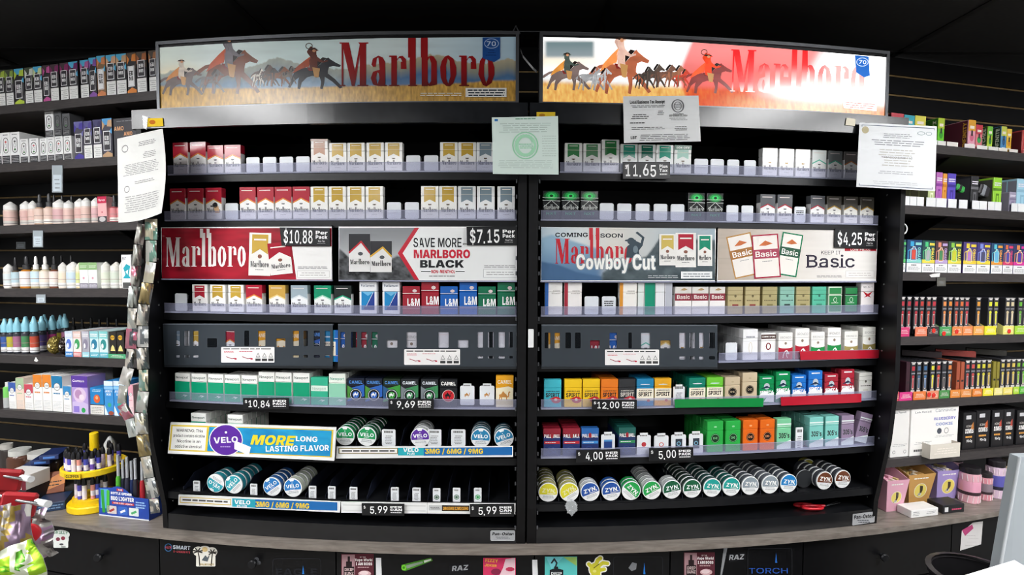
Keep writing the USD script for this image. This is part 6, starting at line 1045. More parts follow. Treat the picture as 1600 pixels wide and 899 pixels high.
for k, x in enumerate((112, 126, 140, 153, 166, 180)): bottle('L', 4, x, 497+k%2*2, 11, 'dropper', '#201d1d', '#161617', '#2e2826', 'black dropper bottle', d=.17)
foilbag('L', 4, 68, 87, 529, '#8a7a3c', 'crumpled gold foil bag'); foilbag('L', 4, 87, 102, 530, '#2a201e', 'crumpled dark foil bag')
def a_toon(c, c2, c3, name=None):
    def f(m, w, h): W_(m, sbox(-w*.5, h*.72, w*.5, h), 0, c2); W_(m, ell(0, h*.5, w*.34, h*.2, 14), 1, c3); W_(m, ell(-w*.12, h*.44, w*.14, h*.1, 8), 2, '#eef2f2'); W_(m, lines(-w*.4, w*.4, h*.78, h*.92, 2, .55, .05), 1, '#f2f2f2'); W_(m, sbox(-w*.5, 0, w*.5, h*.2), 1, c); W_(m, lines(-w*.4, w*.4, h*.05, h*.15, 2, .4, .1), 2, '#f4f4f4')
    return f
for x0, x1, c, c2, c3, b in ((101.5, 113.8, '#4a8ac9', '#c9d6e6', '#5a7ad0', '#dfe8f2'), (114.2, 127, '#d98a8a', '#e0c0b8', '#3a9a5a', '#ece0dc'), (128, 139.5, '#9ad0dc', '#b9b6c2', '#8a8498', '#a9a6b2'), (140.3, 154.5, '#5ab4c4', '#8ac6cc', '#2a7a9a', '#cfe8ea'), (155, 168.8, '#5ab4c4', '#7cc4c4', '#2f8a8a', '#d6ecec')): goods('L', 4, x0, x1, 518, a_toon(c, c2, c3), 'small pastel cartoon carton', col=b, dep=.14, d=.01)
def a_goldy(m, w, h): W_(m, ell(0, h*.78, w*.3, h*.1, 10), 0, '#d9a82e'); W_(m, T('GOLD', -w*.24, w*.24, h*.75, h*.05, 800), 1, '#2a2420'); W_(m, Polygon([(-w*.34, h*.26), (w*.34, h*.26), (w*.2, h*.42), (0, h*.5), (-w*.2, h*.42)]), 0, '#efdc8a'); W_(m, lines(-w*.4, w*.4, h*.1, h*.16, 1, .5), 0, '#c9a45a')
for x0, x1 in ((170.6, 182), (182.5, 194.2)): goods('L', 4, x0, x1, 519, a_goldy, 'black and gold carton in a green tray', col='#2a2622', dep=.14, d=.014)
def open_tray(sd, i, x0, x1, yt, col, desc, d=.004, dep=.2, art=None, inner='#cfc2b2', side_h=2.4, thick=.0012, sides=(True, True)):
    """A printed card tray: low front, sides rising to the back."""
    p = local(sd, (x0+x1)/2, i, d); z = p[2]; a, b = Xat(x0, z+.02, d, sd), Xat(x1, z+.02, d, sd); w = (b-a)/math.cos(YAW[sd])-.001; h = float(surf((x0+x1)/2, yt, d, sd)[2]-z); t = thing('card_tray', f'{desc}, {ORD[i]} shelf, {SIDEN[sd]} wall', 'display tray', p, YAW[sd], 0, TIL[sd], f'card trays on the {ORD[i]} shelf of the {SIDEN[sd]} wall')
    m = M(); m.box(-w/2, w/2, 0, thick, 0, h, col); part(t, 'front_panel', m, 'print'); m = M(); W_(m, art(w, h), 0, '#f4f2ee') if art else W_(m, lines(-w*.4, w*.4, h*.25, h*.75, 3, .35, .2, 4), 0, '#efe6dc'); part(t, 'print', m, 'print')
    for s_ in (-1, 1):
        if not sides[(s_+1)//2]: continue
        x = s_*(w/2-thick/2); pts = np.array([(thick, 0), (dep, 0), (dep, h*side_h), (dep*.45, h*side_h), (thick, h)]); pl = trimesh.creation.extrude_polygon(Polygon(pts), thick, engine='earcut'); pl.apply_transform(np.array([[0, 0, 1, x-thick/2], [1, 0, 0, 0], [0, 1, 0, 0], [0, 0, 0, 1.]])); m = M(); m.tm(pl, inner if s_ > 0 else col); part(t, 'side_wall', m, 'print')
open_tray('L', 4, 169.2, 196.5, 553.5, '#4fa878', 'green card tray holding gold cartons', dep=.17)
# --- sixth shelf
def spray(x0, x1, yt):
    p = local('L', (x0+x1)/2, 5, .02); r = (x1-x0)*p[1]/F/2; h = float(surf(x0, yt, .02, 'L')[2]-p[2]); t = thing('spray_can', 'silver and green spray can at the left end of the sixth shelf, left wall', 'spray can', p+np.array([0, r, 0])); m = M(); m.lathe([(0, 0), (r, 0), (r, h*.4), (r, h*.4)], '#b9bcbc', 18); m.lathe([(r, h*.4), (r, h*.78), (r*.7, h*.82), (0, h*.82)], '#7fd06a', 18); part(t, 'can', m, 'plastic'); m = M(); m.lathe([(0, h*.8203), (r*.5, h*.8203), (r*.5, h), (0, h)], '#e6e6e6', 14); part(t, 'nozzle', m, 'plastic')
spray(2, 13, 598)
def a_halo(c, wt=True, low=True): 
    def f(m, w, h): W_(m, sbox(-w*.5, h*.66, w*.5, h), 0, c); W_(m, ell(0, h*.7, w*.3, w*.3, 14), 1, '#ecebea'); W_(m, ring(0, h*.7, w*.3, w*.3, w*.04, 14), 2, '#555a5e'); W_(m, lines(-w*.2, w*.2, h*.67, h*.73, 2, .4), 2, '#6a6a6a'); W_(m, lines(-w*.35, w*.35, h*.48, h*.54, 1, .6), 1, c); W_(m, lines(-w*.4, w*.4, h*.06, h*.3, 6, .25, .1, 3), 0, '#b9b9b9')
    return f
for x0, x1, yt, c, ds in ((13.5, 25, 598, '#3a5aa8', 'blue and white halo carton'), (25.3, 38, 591, '#a9c09a', 'peach and green carton'), (38.4, 52, 601, '#c94a5a', 'red and white halo carton'), (52.4, 66.5, 586, '#e0842e', 'orange and white halo carton'), (67, 81, 586, '#e0842e', 'orange and white halo carton'), (81.5, 98.5, 588, '#1f78a8', 'blue-topped white halo carton'), (99, 111.5, 604, '#3a8ac4', 'short blue and white carton')): goods('L', 5, x0, x1, yt, a_halo(c), ds, col='#efeeec' if c != '#a9c09a' else '#e9d3c4', dep=.2 if 50 < x0 < 90 else .06, d=.014)
def a_purp(m, w, h): W_(m, sbox(-w*.5, h*.7, w*.5, h), 0, '#5a3a9a'); W_(m, T('Cotton', -w*.42, w*.3, h*.84, h*.06, 700), 1, '#efe6f4'); W_(m, ell(0, h*.5, w*.4, h*.2, 16), 1, '#d9c2dc'); W_(m, ell(-w*.08, h*.52, w*.22, h*.12, 12), 2, '#b48ab4'); W_(m, ell(w*.12, h*.44, w*.16, h*.08, 12), 3, '#e6d6e2'); W_(m, Polygon([(-w*.5, h*.3), (0, h*.36), (w*.5, h*.26), (w*.5, 0), (-w*.5, 0)]), 0, '#cbb8e0'); W_(m, ell(w*.2, h*.1, w*.13, w*.13, 10), 1, '#2fa85a'); W_(m, sbox(-w*.4, h*.04, -w*.05, h*.2), 1, '#8f7ad0')
goods('L', 5, 112.5, 138, 588, a_purp, 'large purple carton with pale swirl', col='#b59ad6', dep=.07, d=.006)
def a_jam(m, w, h): W_(m, lines(-w*.35, w*.35, h*.84, h*.94, 2, .5), 0, '#cfe2f0'); W_(m, ell(0, h*.58, w*.24, h*.16, 12), 0, '#e0622e'); W_(m, ell(0, h*.62, w*.1, h*.07, 8), 1, '#f0b07a'); W_(m, sbox(-w*.5, 0, w*.5, h*.34), 0, '#e3e0da'); W_(m, lines(-w*.42, w*.42, h*.05, h*.28, 4, .4, .1), 1, '#9a948c'); W_(m, sbox(-w*.5, h*.34, w*.5, h*.37), 1, '#3a2a22')
goods('L', 5, 141, 162.5, 606, a_jam, 'blue carton with orange fruit', col='#1f80c0', dep=.06)
def a_ice(m, w, h): W_(m, sbox(-w*.5, h*.86, w*.5, h), 0, '#d6e6f2'); W_(m, T('JUICY', -w*.42, w*.42, h*.67, h*.06, 800), 0, '#f2f4f6'); W_(m, T('ICE', -w*.25, w*.25, h*.58, h*.06, 800), 0, '#f2f4f6'); W_(m, ell(w*.05, h*.3, w*.2, w*.2, 12), 0, '#3aae8a'); W_(m, ell(w*.2, h*.06, w*.3, h*.06, 10), 0, '#a8503a'); W_(m, Polygon([(-w*.5, 0), (-w*.1, 0), (-w*.5, h*.3)]), 0, '#e0eef6'); W_(m, sbox(-w*.5, h*.76, w*.5, h*.84), 1, '#8ac0e6')
for x0, x1 in ((163.2, 177.8), (178.2, 195.5)): goods('L', 5, x0, x1, 596, a_ice, 'tall blue icy carton', col='#3a8ed0', dep=.08)
goods('L', 5, 201, 209, 602, a_halo('#e0a0b0'), 'pink carton half hidden by the packet strip', col='#eec9cf', dep=.05)
# --- plastic label holders hanging below the shelves
for k, (sd, x0, x1, y0, y1, ds) in enumerate((('L', 81, 97.5, 258.5, 301, 'tall clear label holder under the second shelf, left wall'), ('L', 51, 67, 360.5, 386.5, 'clear label holder under the third shelf, left wall'), ('L', 25, 39.5, 378, 389, 'small pale label on the slats under the third shelf, left wall'), ('L', 56.5, 71, 460.5, 474, 'clear label holder under the fourth shelf, left wall'), ('R', 1464, 1478, 434, 447.5, 'small grey label holder under the third shelf, right wall'))):
    g = M(); d = .2 if 'slats' in ds else -.004; slab(g, [(x0, y0), (x1, y0), (x1, y1), (x0, y1)], d, .003, '#9fa8ae' if sd == 'L' else '#55554f', sd); g.px(sbox(x0+2, y0+(y1-y0)*.35, x1-2, y1-2), S(d-.0003, sd), '#c3ced6' if sd == 'L' else '#6a6862'); g.px(lines(x0+4, x1-4, y0+(y1-y0)*.45, y1-4, 3, .3), S(d-.0006, sd), '#8a9298'); solo('label_holder', g, 'plastic', ds, 'label holder')

# ================================================================== right wall goods
def side_rep(c, n=3, ink='#00000000'):
    def f(m, w, h, dep): 
        for k in range(n): m.poly(sbox(dep*(k+.06)/n, h*.04, dep*(k+.9)/n, h*.94), -.0003, c, (-w/2, dep, 0), (0, -1, 0), (0, 0, 1)) if False else m.flat([(-w/2-.0003, dep*(k+.94)/n, h*.04), (-w/2-.0003, dep*(k+.06)/n, h*.04), (-w/2-.0003, dep*(k+.06)/n, h*.94), (-w/2-.0003, dep*(k+.94)/n, h*.94)], [(0, 1, 2, 3)], c)
    return f
def side_txt(s_, c, txt):
    def f(m, w, h, dep):
        m.flat([(-w/2-.0003, dep*.98, h*.02), (-w/2-.0003, dep*.02, h*.02), (-w/2-.0003, dep*.02, h*.98), (-w/2-.0003, dep*.98, h*.98)], [(0, 1, 2, 3)], c); q = affinity.rotate(T(s_, 0, h*.84, 0, .012, 800), 90, origin=(0, 0))
        for v, f_ in tri(q): m.flat(np.stack([np.full(len(v), -w/2-.0006), .007-v[:, 0], h*.08+v[:, 1]], 1), f_, txt)
    return f
def a_inf(c, c2, ink='#333'):
    def f(m, w, h): W_(m, sbox(-w*.5, h*.62, w*.5, h), 0, c2); W_(m, sbox(-w*.3, h*.7, w*.3, h*.8), 1, '#f0e6d8'); W_(m, ell(0, h*.4, w*.3, h*.14, 10), 1, c); W_(m, sbox(-w*.12, h*.45, w*.12, h*.64), 2, ink); W_(m, lines(-w*.4, w*.4, h*.1, h*.2, 2, .4), 1, '#f4f4f4')
    return f
for x0, x1, yt, b, c, c2, ds, dp, sc, txt in ((1391.5, 1411.5, 177, '#b8404a', '#e9dcd8', '#c9505a', 'red and white carton', .1, '#4a2a2c', None), (1412, 1428.5, 180, '#2a8ea0', '#1f6a7a', '#3aa4b4', 'teal carton', .1, '#1f5a66', None), (1429, 1446, 181, '#d6cc3a', '#a9a02e', '#e0d65a', 'yellow carton', .1, '#5a5a22', 'FIT'), (1465, 1475.5, 184.5, '#6cc82e', '#3a9a2e', '#b0c83a', 'lime green carton', .12, '#3a7a2a', 'KIWI'),
        (1512.5, 1524, 187.5, '#e6a0b4', '#d9708a', '#e8a83a', 'pink and amber carton', .2, '#5e2436', 'INFINITY'), (1524.5, 1535, 195, '#e07a84', '#3aa85a', '#c9404e', 'coral and green carton', .08, '#7a2a34', None), (1543, 1551, 197.5, '#b8d63a', '#3a8a3a', '#7ac84a', 'lime and green carton', .15, '#2a5a2e', 'LYCHEE'), (1564, 1572.5, 197.5, '#4a8ec4', '#2a5a8a', '#cfd65a', 'blue and lime carton', .16, '#24382e', 'INFINITE'), (1572.8, 1580.5, 201.5, '#e6b52e', '#c98a2e', '#efc84a', 'amber carton', .06, '#8a6a1f', None), (1597, 1608, 203.5, '#c24a4a', '#a03a3a', '#c9504a', 'dark red carton', .16, '#5a1f24', None)):
    goods('R', 0, x0, x1, yt, a_inf(c, c2), ds, col=b, dep=dp, d=.012, side_art=side_txt(txt, sc, '#e0a83a' if 'pink' in ds else '#dfe3cf') if txt else side_rep(sc))
for x0, x1, c in ((1449, 1464.5, '#e9e9e6'), (1465, 1478, '#e6e6e2'), (1479.5, 1497, '#e9e6e0'), (1507, 1523.5, '#eee6e6'), (1526.5, 1543, '#ebebe8'), (1544.5, 1560, '#e6e6e2'), (1560.5, 1574, '#e9e6dc'), (1577, 1590.5, '#ece6e0'), (1596, 1610, '#a03a3a')): open_tray('R', 0, x0, x1, np.interp(x0, [1449, 1600], [218.5, 236]), c, f'white fronted card tray, {nth("Rt0")} from left', dep=.2, sides=(False, False))
def a_stack(c, c2):
    def f(m, w, h): W_(m, lines(-w*.4, w*.4, h*.74, h*.86, 2, .6, .05), 1, '#ece6f0'); W_(m, sbox(-w*.5, h*.6, w*.5, h*.68), 0, c2); W_(m, sbox(-w*.2, h*.15, w*.2, h*.52), 0, c2); W_(m, sbox(-w*.1, h*.2, w*.1, h*.46), 1, c)
    return f
for x0, x1, yt, b, c2, ds, dp, sc in ((1450, 1461, 281, '#b9c48a', '#e9efd0', 'pale green carton', .1, '#8a8a6a'), (1462, 1472, 269, '#b86ab8', '#8a3a9a', 'orchid pink carton', .12, '#6a3a6a'), (1472.3, 1479.3, 271, '#e09a3a', '#c97a1f', 'orange carton', .1, '#8a5a1f'), (1479.8, 1493, 271, '#5a48b8', '#3a2a8a', 'violet carton', .12, '#3a2f70'), (1516.5, 1528.5, 275, '#2b2b2e', '#6a6a6e', 'black carton', .25, '#4a494c'), (1551.5, 1564.5, 277.5, '#9ad63a', '#5a8a1f', 'lime carton', .25, '#55554f'), (1577, 1587.5, 300, '#a098b0', '#7a7290', 'grey-violet carton', .12, '#8a8298'), (1588, 1606, 279.5, '#a3cfe3', '#8ab8d0', 'light blue carton', .1, '#8a8a9a')):
    goods('R', 1, x0, x1, yt, a_stack(b, c2), ds, col=b, dep=dp, d=.014, side_art=side_rep(sc, 3))
for x0, x1 in ((1410, 1421), (1421.3, 1432), (1432.3, 1443.5), (1447, 1462), (1462.5, 1479), (1481, 1494.5), (1498, 1511.5), (1518.5, 1530), (1530.3, 1542), (1543.5, 1554), (1554.3, 1564.5), (1580, 1590), (1590.3, 1603)): open_tray('R', 1, x0, x1, np.interp(x0, [1410, 1600], [306.5, 319]), '#e6e8ea', f'white printed card tray, {nth("Rt1")} from left', art=lambda w, h: lines(-w*.4, w*.4, h*.15, h*.85, 5, .4, .05, 3), sides=(False, False))
def device(x0, x1, y0, y1, c, c2, ds, d=.03):
    sd = 'R'; q = surf((x0+x1)/2, (y0+y1)/2, d, sd); w = (x1-x0)*q[1]/F; h = (y1-y0)*q[1]/F; t = thing('vape_device', ds, 'vape device', q, YAW[sd], 0, 0.35); m = M(); m.box(-w/2, w/2, 0, .022, -h*.32, h*.32, c, .004); part(t, 'body', m, 'plastic'); m = M(); m.box(-w*.3, w*.1, -.0008, .0225, -h*.34, h*.34, c2, .003); part(t, 'band', m, 'plastic'); m = M(); m.box(w/2+.0002, w/2+.008, .006, .016, -h*.1, h*.15, '#1c1c1f', .002); part(t, 'mouthpiece', m, 'plastic')
device(1494, 1511, 286, 302, '#3aa84a', '#2a2a2c', 'green sample vape device lying on the second shelf, right wall', .016); device(1529, 1550, 285, 311, '#2c2a2e', '#8a8e94', 'black and grey sample vape device on the second shelf, right wall', .016)
def a_pro(c, c2, c3):
    def f(m, w, h):
        W_(m, sbox(-w*.5, 0, w*.5, h*.28), 0, '#ededee'); W_(m, lines(-w*.2, w*.2, h*.2, h*.24, 1, .7), 1, '#444'); W_(m, lines(-w*.4, w*.4, h*.05, h*.17, 3, .4, .1), 1, '#888'); W_(m, sbox(-w*.5, h*.29, w*.5, h*.4), 0, c3); W_(m, sbox(-w*.3, h*.8, -w*.06, h*.95), 1, c2); W_(m, sbox(w*.05, h*.84, w*.45, h*.92), 1, c3)
        dv = rrect(-w*.22, w*.1, h*.38, h*.7, w*.05).union(sbox(-w*.1, h*.68, w*.0, h*.76)); W_(m, dv.buffer(w*.06), 1, '#e6e9d6'); W_(m, dv.buffer(w*.03), 2, c2); W_(m, dv.buffer(-w*.02), 3, c); q = affinity.rotate(T('HYPRO', 0, h*.4, 0, w*.2, 900), 90, origin=(0, 0)); W_(m, affinity.translate(q, w*.42, h*.37), 1, c3); W_(m, LineString([(-w*.42, h*.4), (-w*.42, h*.66), (-w*.26, h*.7)]).buffer(w*.025), 1, c2)
    return f
for x0, x1, c, c2, c3, b, ds in ((1407, 1415, '#3aa06a', '#2fae8a', '#5ac86a', '#234a52', 'green'), (1416.5, 1440, '#d04a3a', '#3aa0d0', '#8ad0c8', '#1f3f6a', 'blue with red device'), (1440.5, 1460.5, '#a9a8b0', '#4ac07a', '#e6d24a', '#1f4a4a', 'green with grey device'), (1461, 1480.5, '#4a8a5a', '#d98a6a', '#b8a0d0', '#4a3238', 'maroon with green device'), (1481, 1502, '#c9c83a', '#8ac84a', '#e6d84a', '#2f4a3a', 'olive with yellow device'), (1504.8, 1525.5, '#b07ac0', '#e0c83a', '#e8c83a', '#4a3a78', 'purple with lilac device'), (1526, 1547, '#4a4a68', '#7a8ad0', '#e6d03a', '#3f3478', 'indigo with navy device'), (1548.5, 1566.5, '#6ab0d8', '#5ac0d0', '#e69a3a', '#1f4468', 'teal with pale blue device'), (1567, 1582.8, '#4a4aa0', '#e0703a', '#d83a6a', '#2a3a68', 'navy with orange outline'), (1583.3, 1604, '#4a40a0', '#e08a4a', '#d8309a', '#2a3060', 'navy with magenta lettering')):
    goods('R', 2, x0, x1, np.interp(x0, [1408, 1600], [374.5, 382]), a_pro(c, c2, c3), f'{ds} vape carton', col=b, dep=.06, d=.012)
def a_slim(c, c2='#d8d4cf'):
    def f(m, w, h): W_(m, sbox(-w*.3, h*.76, w*.3, h*.88), 0, c); W_(m, sbox(-w*.3, h*.93, w*.3, h*.97), 0, c2); W_(m, sbox(-w*.4, h*.66, w*.4, h*.7), 0, '#8a8a90'); W_(m, rrect(-w*.2, w*.2, h*.23, h*.56, w*.1), 0, '#d3c4bc'); W_(m, rrect(-w*.14, w*.14, h*.26, h*.52, w*.07), 1, c); W_(m, ell(0, h*.58, w*.28, h*.05, 8), 1, c); W_(m, sbox(-w*.4, h*.14, w*.4, h*.21), 0, '#cfcac6'); W_(m, sbox(-w*.5, h*.97, w*.5, h), 0, '#b9b6b4')
    return f
SL4 = [(1409.5, '#b8323e'), (1419.5, '#b8323e'), (1430.5, '#b8323e'), (1439.5, '#c23a32'), (1450, '#c24a3a'), (1458.5, '#b8323e'), (1475, '#e08a4a'), (1483.8, '#e08a3a'), (1493.5, '#c9503a'), (1501.7, '#d8703a'), (1509.8, '#c9404a'), (1528, '#e09a3a'), (1546.5, '#d6d83a'), (1555.5, '#d6d83a'), (1573.5, '#d9c9a0'), (1581, '#d9c9a0'), (1593.5, '#6ab83a'), (1601, '#5aa83a')]
for x, c in SL4: goods('R', 3, x-3.8, x+3.8, np.interp(x, [1405, 1600], [464, 466]), a_slim(c), 'slim dark pen carton', col='#2a2a2f', dep=.16, d=.016, name='slim_carton', h0=.006)
def a_lid(m, w, h): pass
TR4 = [(1404, 1421, '#d23a72'), (1429.5, 1448.5, '#e07a5a'), (1449.5, 1467, '#3a3236'), (1468, 1486.5, '#4a9a5a'), (1487.5, 1503.5, '#e08a4a'), (1504, 1519.5, '#e88a4e'), (1520.5, 1537, '#e8a04a'), (1538, 1556.5, '#e6de2e'), (1567, 1584, '#e6e07a'), (1585, 1604, '#a8d63a')]
for k, (x0, x1, c) in enumerate(TR4): open_tray('R', 3, x0, x1, np.interp(x0, [1405, 1600], [511.5, 509]), c, f'{["pink", "salmon", "black", "green", "orange", "bright orange", "amber", "yellow", "pale yellow", "lime"][k]} fronted card tray, {ORD[k]} from left', inner='#c9b8a0', dep=.2, sides=tuple(min(abs(e-x) for x, _ in SL4) > 5.5 for e in (x0, x1)))
SL5 = [(1426, '#b8323e'), (1435, '#4a6a8a'), (1445, '#3a6a9a'), (1456.5, '#d0cc3a'), (1465.5, '#c24a3a'), (1474.5, '#3a3a3e'), (1483.3, '#e0803a'), (1511, '#c9504a'), (1519.5, '#c9504a'), (1528, '#d6d03a'), (1536, '#d6d03a'), (1544.5, '#c9b04a'), (1566, '#d0c05a'), (1574.5, '#d9b05a'), (1582.5, '#d9c05a'), (1590.5, '#8ac03a'), (1598.5, '#6ab83a')]
for x, c in SL5: goods('R', 4, x-3.8, x+3.8, np.interp(x, [1405, 1600], [567, 561]), a_slim(c), 'slim dark pen carton', col='#2a2a2f', dep=.16, d=.016, name='slim_carton', h0=.006)
for x0, x1, c, ds in ((1415, 1421.5, '#3a1f2a', 'dark maroon'), (1494, 1499.5, '#a8543a', 'terracotta'), (1500.5, 1506.5, '#a8543a', 'terracotta'), (1551, 1556, '#8a8030', 'olive'), (1557, 1561.5, '#8a8030', 'olive')): goods('R', 4, x0, x1, 566, lambda m, w, h: W_(m, sbox(-w*.3, h*.4, w*.3, h*.46), 0, '#2a2224'), f'{ds} slim carton side on', col=c, dep=.1, d=.016, name='slim_carton', h0=.006)
TR5 = [(1398.5, 1404.5, '#c9505a'), (1405, 1425.5, '#d23a82'), (1426.5, 1446.5, '#e0783a'), (1447.5, 1466.5, '#d98a6a'), (1467, 1483.5, '#4a8a4a'), (1484.5, 1500.5, '#e08a3a'), (1501, 1518, '#e0904a'), (1519, 1534.5, '#e08030'), (1535.5, 1552, '#e8dc3a'), (1553, 1566.5, '#e6dc8a'), (1567, 1582, '#e8d86a'), (1583, 1592, '#b0d63a'), (1592.5, 1604, '#5ab83a')]
for k, (x0, x1, c) in enumerate(TR5): open_tray('R', 4, x0, x1, np.interp(x0, [1405, 1600], [613, 604]), c, f'{["rose", "hot pink", "orange", "dusty orange", "green", "orange", "tan orange", "deep orange", "yellow", "pale yellow", "straw", "lime", "leaf green"][k]} card tray, {ORD[k]} from left', inner='#c9b49a', dep=.2, sides=tuple(min(abs(e-x) for x, _ in SL5+[(1418, 0), (1497, 0), (1503, 0), (1553.5, 0), (1559, 0)]) > 5.5 for e in (x0, x1)))
for sd_, i_, lst in (('R', 3, ((1447, 1464, 511), (1480, 1500, 0))),): pass
for x0, x1, y0, y1, c, ds, d in ((1443, 1477, 545, 563, '#2a1f22', 'dark slim carton lying on top of the fifth shelf pens', .04), (1484, 1530, 549, 566, '#8a3a34', 'red slim carton lying on top of the fifth shelf pens', .03), (1538, 1578, 544, 559, '#2c2a26', 'olive-black slim carton lying on top of the pens, right wall', .04)):
    q = surf(x1-6, y1-4, d, 'R'); t = thing('slim_carton', ds, 'box', (q[0], q[1], float(surf(x0, np.interp(x0, [1405, 1600], [567, 561]), .016, 'R')[2])+.006), YAW['R']+.75, group='slim cartons lying on top'); m = M(); m.box(-.011, .011, 0, .12, 0, .022, c, .001); part(t, 'carton', m, 'print'); m = M(); W_(m, sbox(-.008, .004, .008, .018), 0, '#cfcfd2'); W_(m, ell(0, .011, .005, .005, 8), 1, c); part(t, 'print', m, 'print')
# red round price dots on the trays
for sd, x, y in (('R', 1459, 517), ('R', 1475, 521.5), ('R', 1495, 518.5), ('R', 1577, 518), ('R', 1459, 618), ('R', 1452, 617)):
    g = M(); q = surf(x, y, .0022, sd); tmd = trimesh.creation.cylinder(.0085, .0006, sections=14); tmd.apply_transform(trimesh.transformations.rotation_matrix(YAW[sd], (0, 0, 1)) @ trimesh.transformations.rotation_matrix(math.pi/2, (1, 0, 0))); tmd.apply_translation(q); g.tm(tmd, '#d8382e'); solo('round_sticker', g, 'paper', f'round red price sticker on the {"fourth" if y < 550 else "fifth"} shelf card trays, {["first", "second", "third", "fourth"][sorted([q for q in (1459, 1475, 1495, 1577) if y < 550] or [1452, 1459]).index(x)]} from left, right wall', 'sticker', 'round red price stickers')
# bottom shelf: white cartons, dark pouches
def a_canna(m, w, h):
    W_(m, T('Lab Result', -w*.42, -w*.08, h*.84, h*.035, 500), 0, '#6a6a70'); W_(m, T('Cannavibe', w*.0, w*.44, h*.84, h*.06, 400), 0, '#8a8c96'); W_(m, T('BLUEBERRY', -w*.02, w*.44, h*.68, h*.055, 800), 0, '#6a6fb8'); W_(m, T('COOKIE', w*.02, w*.38, h*.57, h*.055, 800), 0, '#7a8ac0'); W_(m, ell(w*.1, h*.46, w*.05, w*.05, 10), 0, '#4a4f5a'); W_(m, ring(w*.25, h*.46, w*.05, w*.05, w*.012, 10), 0, '#888'); W_(m, lines(w*.0, w*.42, h*.33, h*.38, 2, .3), 0, '#aaa'); W_(m, lines(-w*.42, -w*.05, h*.22, h*.28, 2, .35), 0, '#aaa'); W_(m, lines(-w*.42, -w*.2, h*.08, h*.13, 1, .9, .02), 0, '#555'); W_(m, ring(w*.0, h*.1, w*.03, w*.03, w*.01, 10), 0, '#777')
def a_lab(m, w, h): W_(m, T('Lab Result', -w*.42, w*.3, h*.84, h*.035, 500), 0, '#6a6a70'); W_(m, lines(-w*.4, w*.4, h*.2, h*.26, 2, .35), 0, '#aaa'); W_(m, ring(w*.3, h*.1, w*.08, w*.08, w*.02, 10), 0, '#777'); W_(m, ring(-w*.3, h*.1, w*.08, w*.08, w*.02, 10), 0, '#777')
goods('R', 5, 1391, 1419.8, 633.5, a_lab, 'white carton with lab print', col='#e9e7e4', dep=.14, d=.01); goods('R', 5, 1421.5, 1496, 632, a_canna, 'wide white carton with berry lettering', col='#efedea', dep=.14, d=.006)
def a_pouch(c, c2):
    def f(m, w, h): W_(m, rrect(-w*.36, w*.36, h*.05, h*.8, w*.12), 0, '#1d1a1c'); W_(m, T('KING', -w*.26, w*.2, h*.6, h*.06, 700), 1, '#b9b4ae'); W_(m, T('DIMES', -w*.33, w*.33, h*.44, h*.12, 900), 1, '#ece9e6'); W_(m, lines(-w*.3, w*.3, h*.3, h*.38, 1, .6), 1, '#e0a04a'); W_(m, T('95+2g', -w*.2, w*.25, h*.2, h*.07, 800), 1, '#ececec'); W_(m, Polygon([(w*.1, h*.56), (w*.34, h*.52), (w*.3, h*.74), (w*.16, h*.66)]), 1, c); W_(m, sbox(-w*.3, h*.82, w*.1, h*.92), 1, c2)
    return f
for x0, x1, yt, c, ds in ((1504, 1524, 645, '#c9803a', 'black pouch with orange flame'), (1524.5, 1546, 642, '#d0602e', 'black pouch with orange flame'), (1549, 1567, 641, '#c04a3a', 'black pouch with red flame'), (1567.5, 1584, 640, '#c04a3a', 'black pouch with red flame'), (1588, 1606, 641, '#6ab02e', 'black and green pouch')): goods('R', 5, x0, x1, yt, a_pouch(c, '#cfcfd2'), ds, col='#161518', dep=.1, d=.02, name='pouch_carton')
open_tray('R', 5, 1453, 1500, 694, '#d9d2c6', 'cream card tray jutting out over the edge', d=-.032, dep=.03, inner='#b8ada0', side_h=1.0)

goods_by = {}
for t, sd, i, x, row, desc in REG: goods_by.setdefault((sd, i, row), []).append((x, t, desc))
for (sd, i, row), lst in goods_by.items():
    for k, (x, t, desc) in enumerate(sorted(lst, key=lambda q: q[0])):
        tag(t, f'{desc}, {ORD[k]} from left, ' + {0: '', 1: 'back row, ', 2: 'rearmost row, ', 3: 'on top, '}[row] + f'{ORD[i]} shelf, {SIDEN[sd]} wall')
# odds and ends on the shelf fronts
g = M(); q = surf(1411.5, 358, -.005, 'R'); a = np.linspace(-1.9, 1.9, 14); g.tube(np.stack([q[0]+.012*np.cos(a), np.full(14, q[1]), q[2]+.017*np.sin(a)], 1), .0026, '#eceeee', 8); solo('plastic_ring', g, 'plastic', 'white open plastic ring at the edge of the right rack, above the bright vape cartons', 'ring')
for sd, pg, ds in (('R', [(1452, 430), (1458, 428), (1469, 427), (1468, 433), (1455, 433.5)], 'torn white label remnant on the edge of the third shelf, right wall'), ('L', [(53, 564), (56, 558), (60, 564), (57, 566)], 'torn white label remnant on the edge of the fifth shelf, left wall')):
    g = M(); g.px(Polygon(pg), S(-.0006, sd), '#dcdcda'); solo('label_scrap', g, 'paper', ds, 'sticker')
# ================================================================== counter top, left
def onz(px, py, z):
    v = np.array(rays(px, py)); t = (z-CZ)/v[2]; return np.array([v[0]*t, v[1]*t, z])
def at(px, py, Y): v = np.array(rays(px, py)); t = Y/v[1]; return np.array([v[0]*t, Y, CZ+v[2]*t])
ZT = Z_CT+.0005
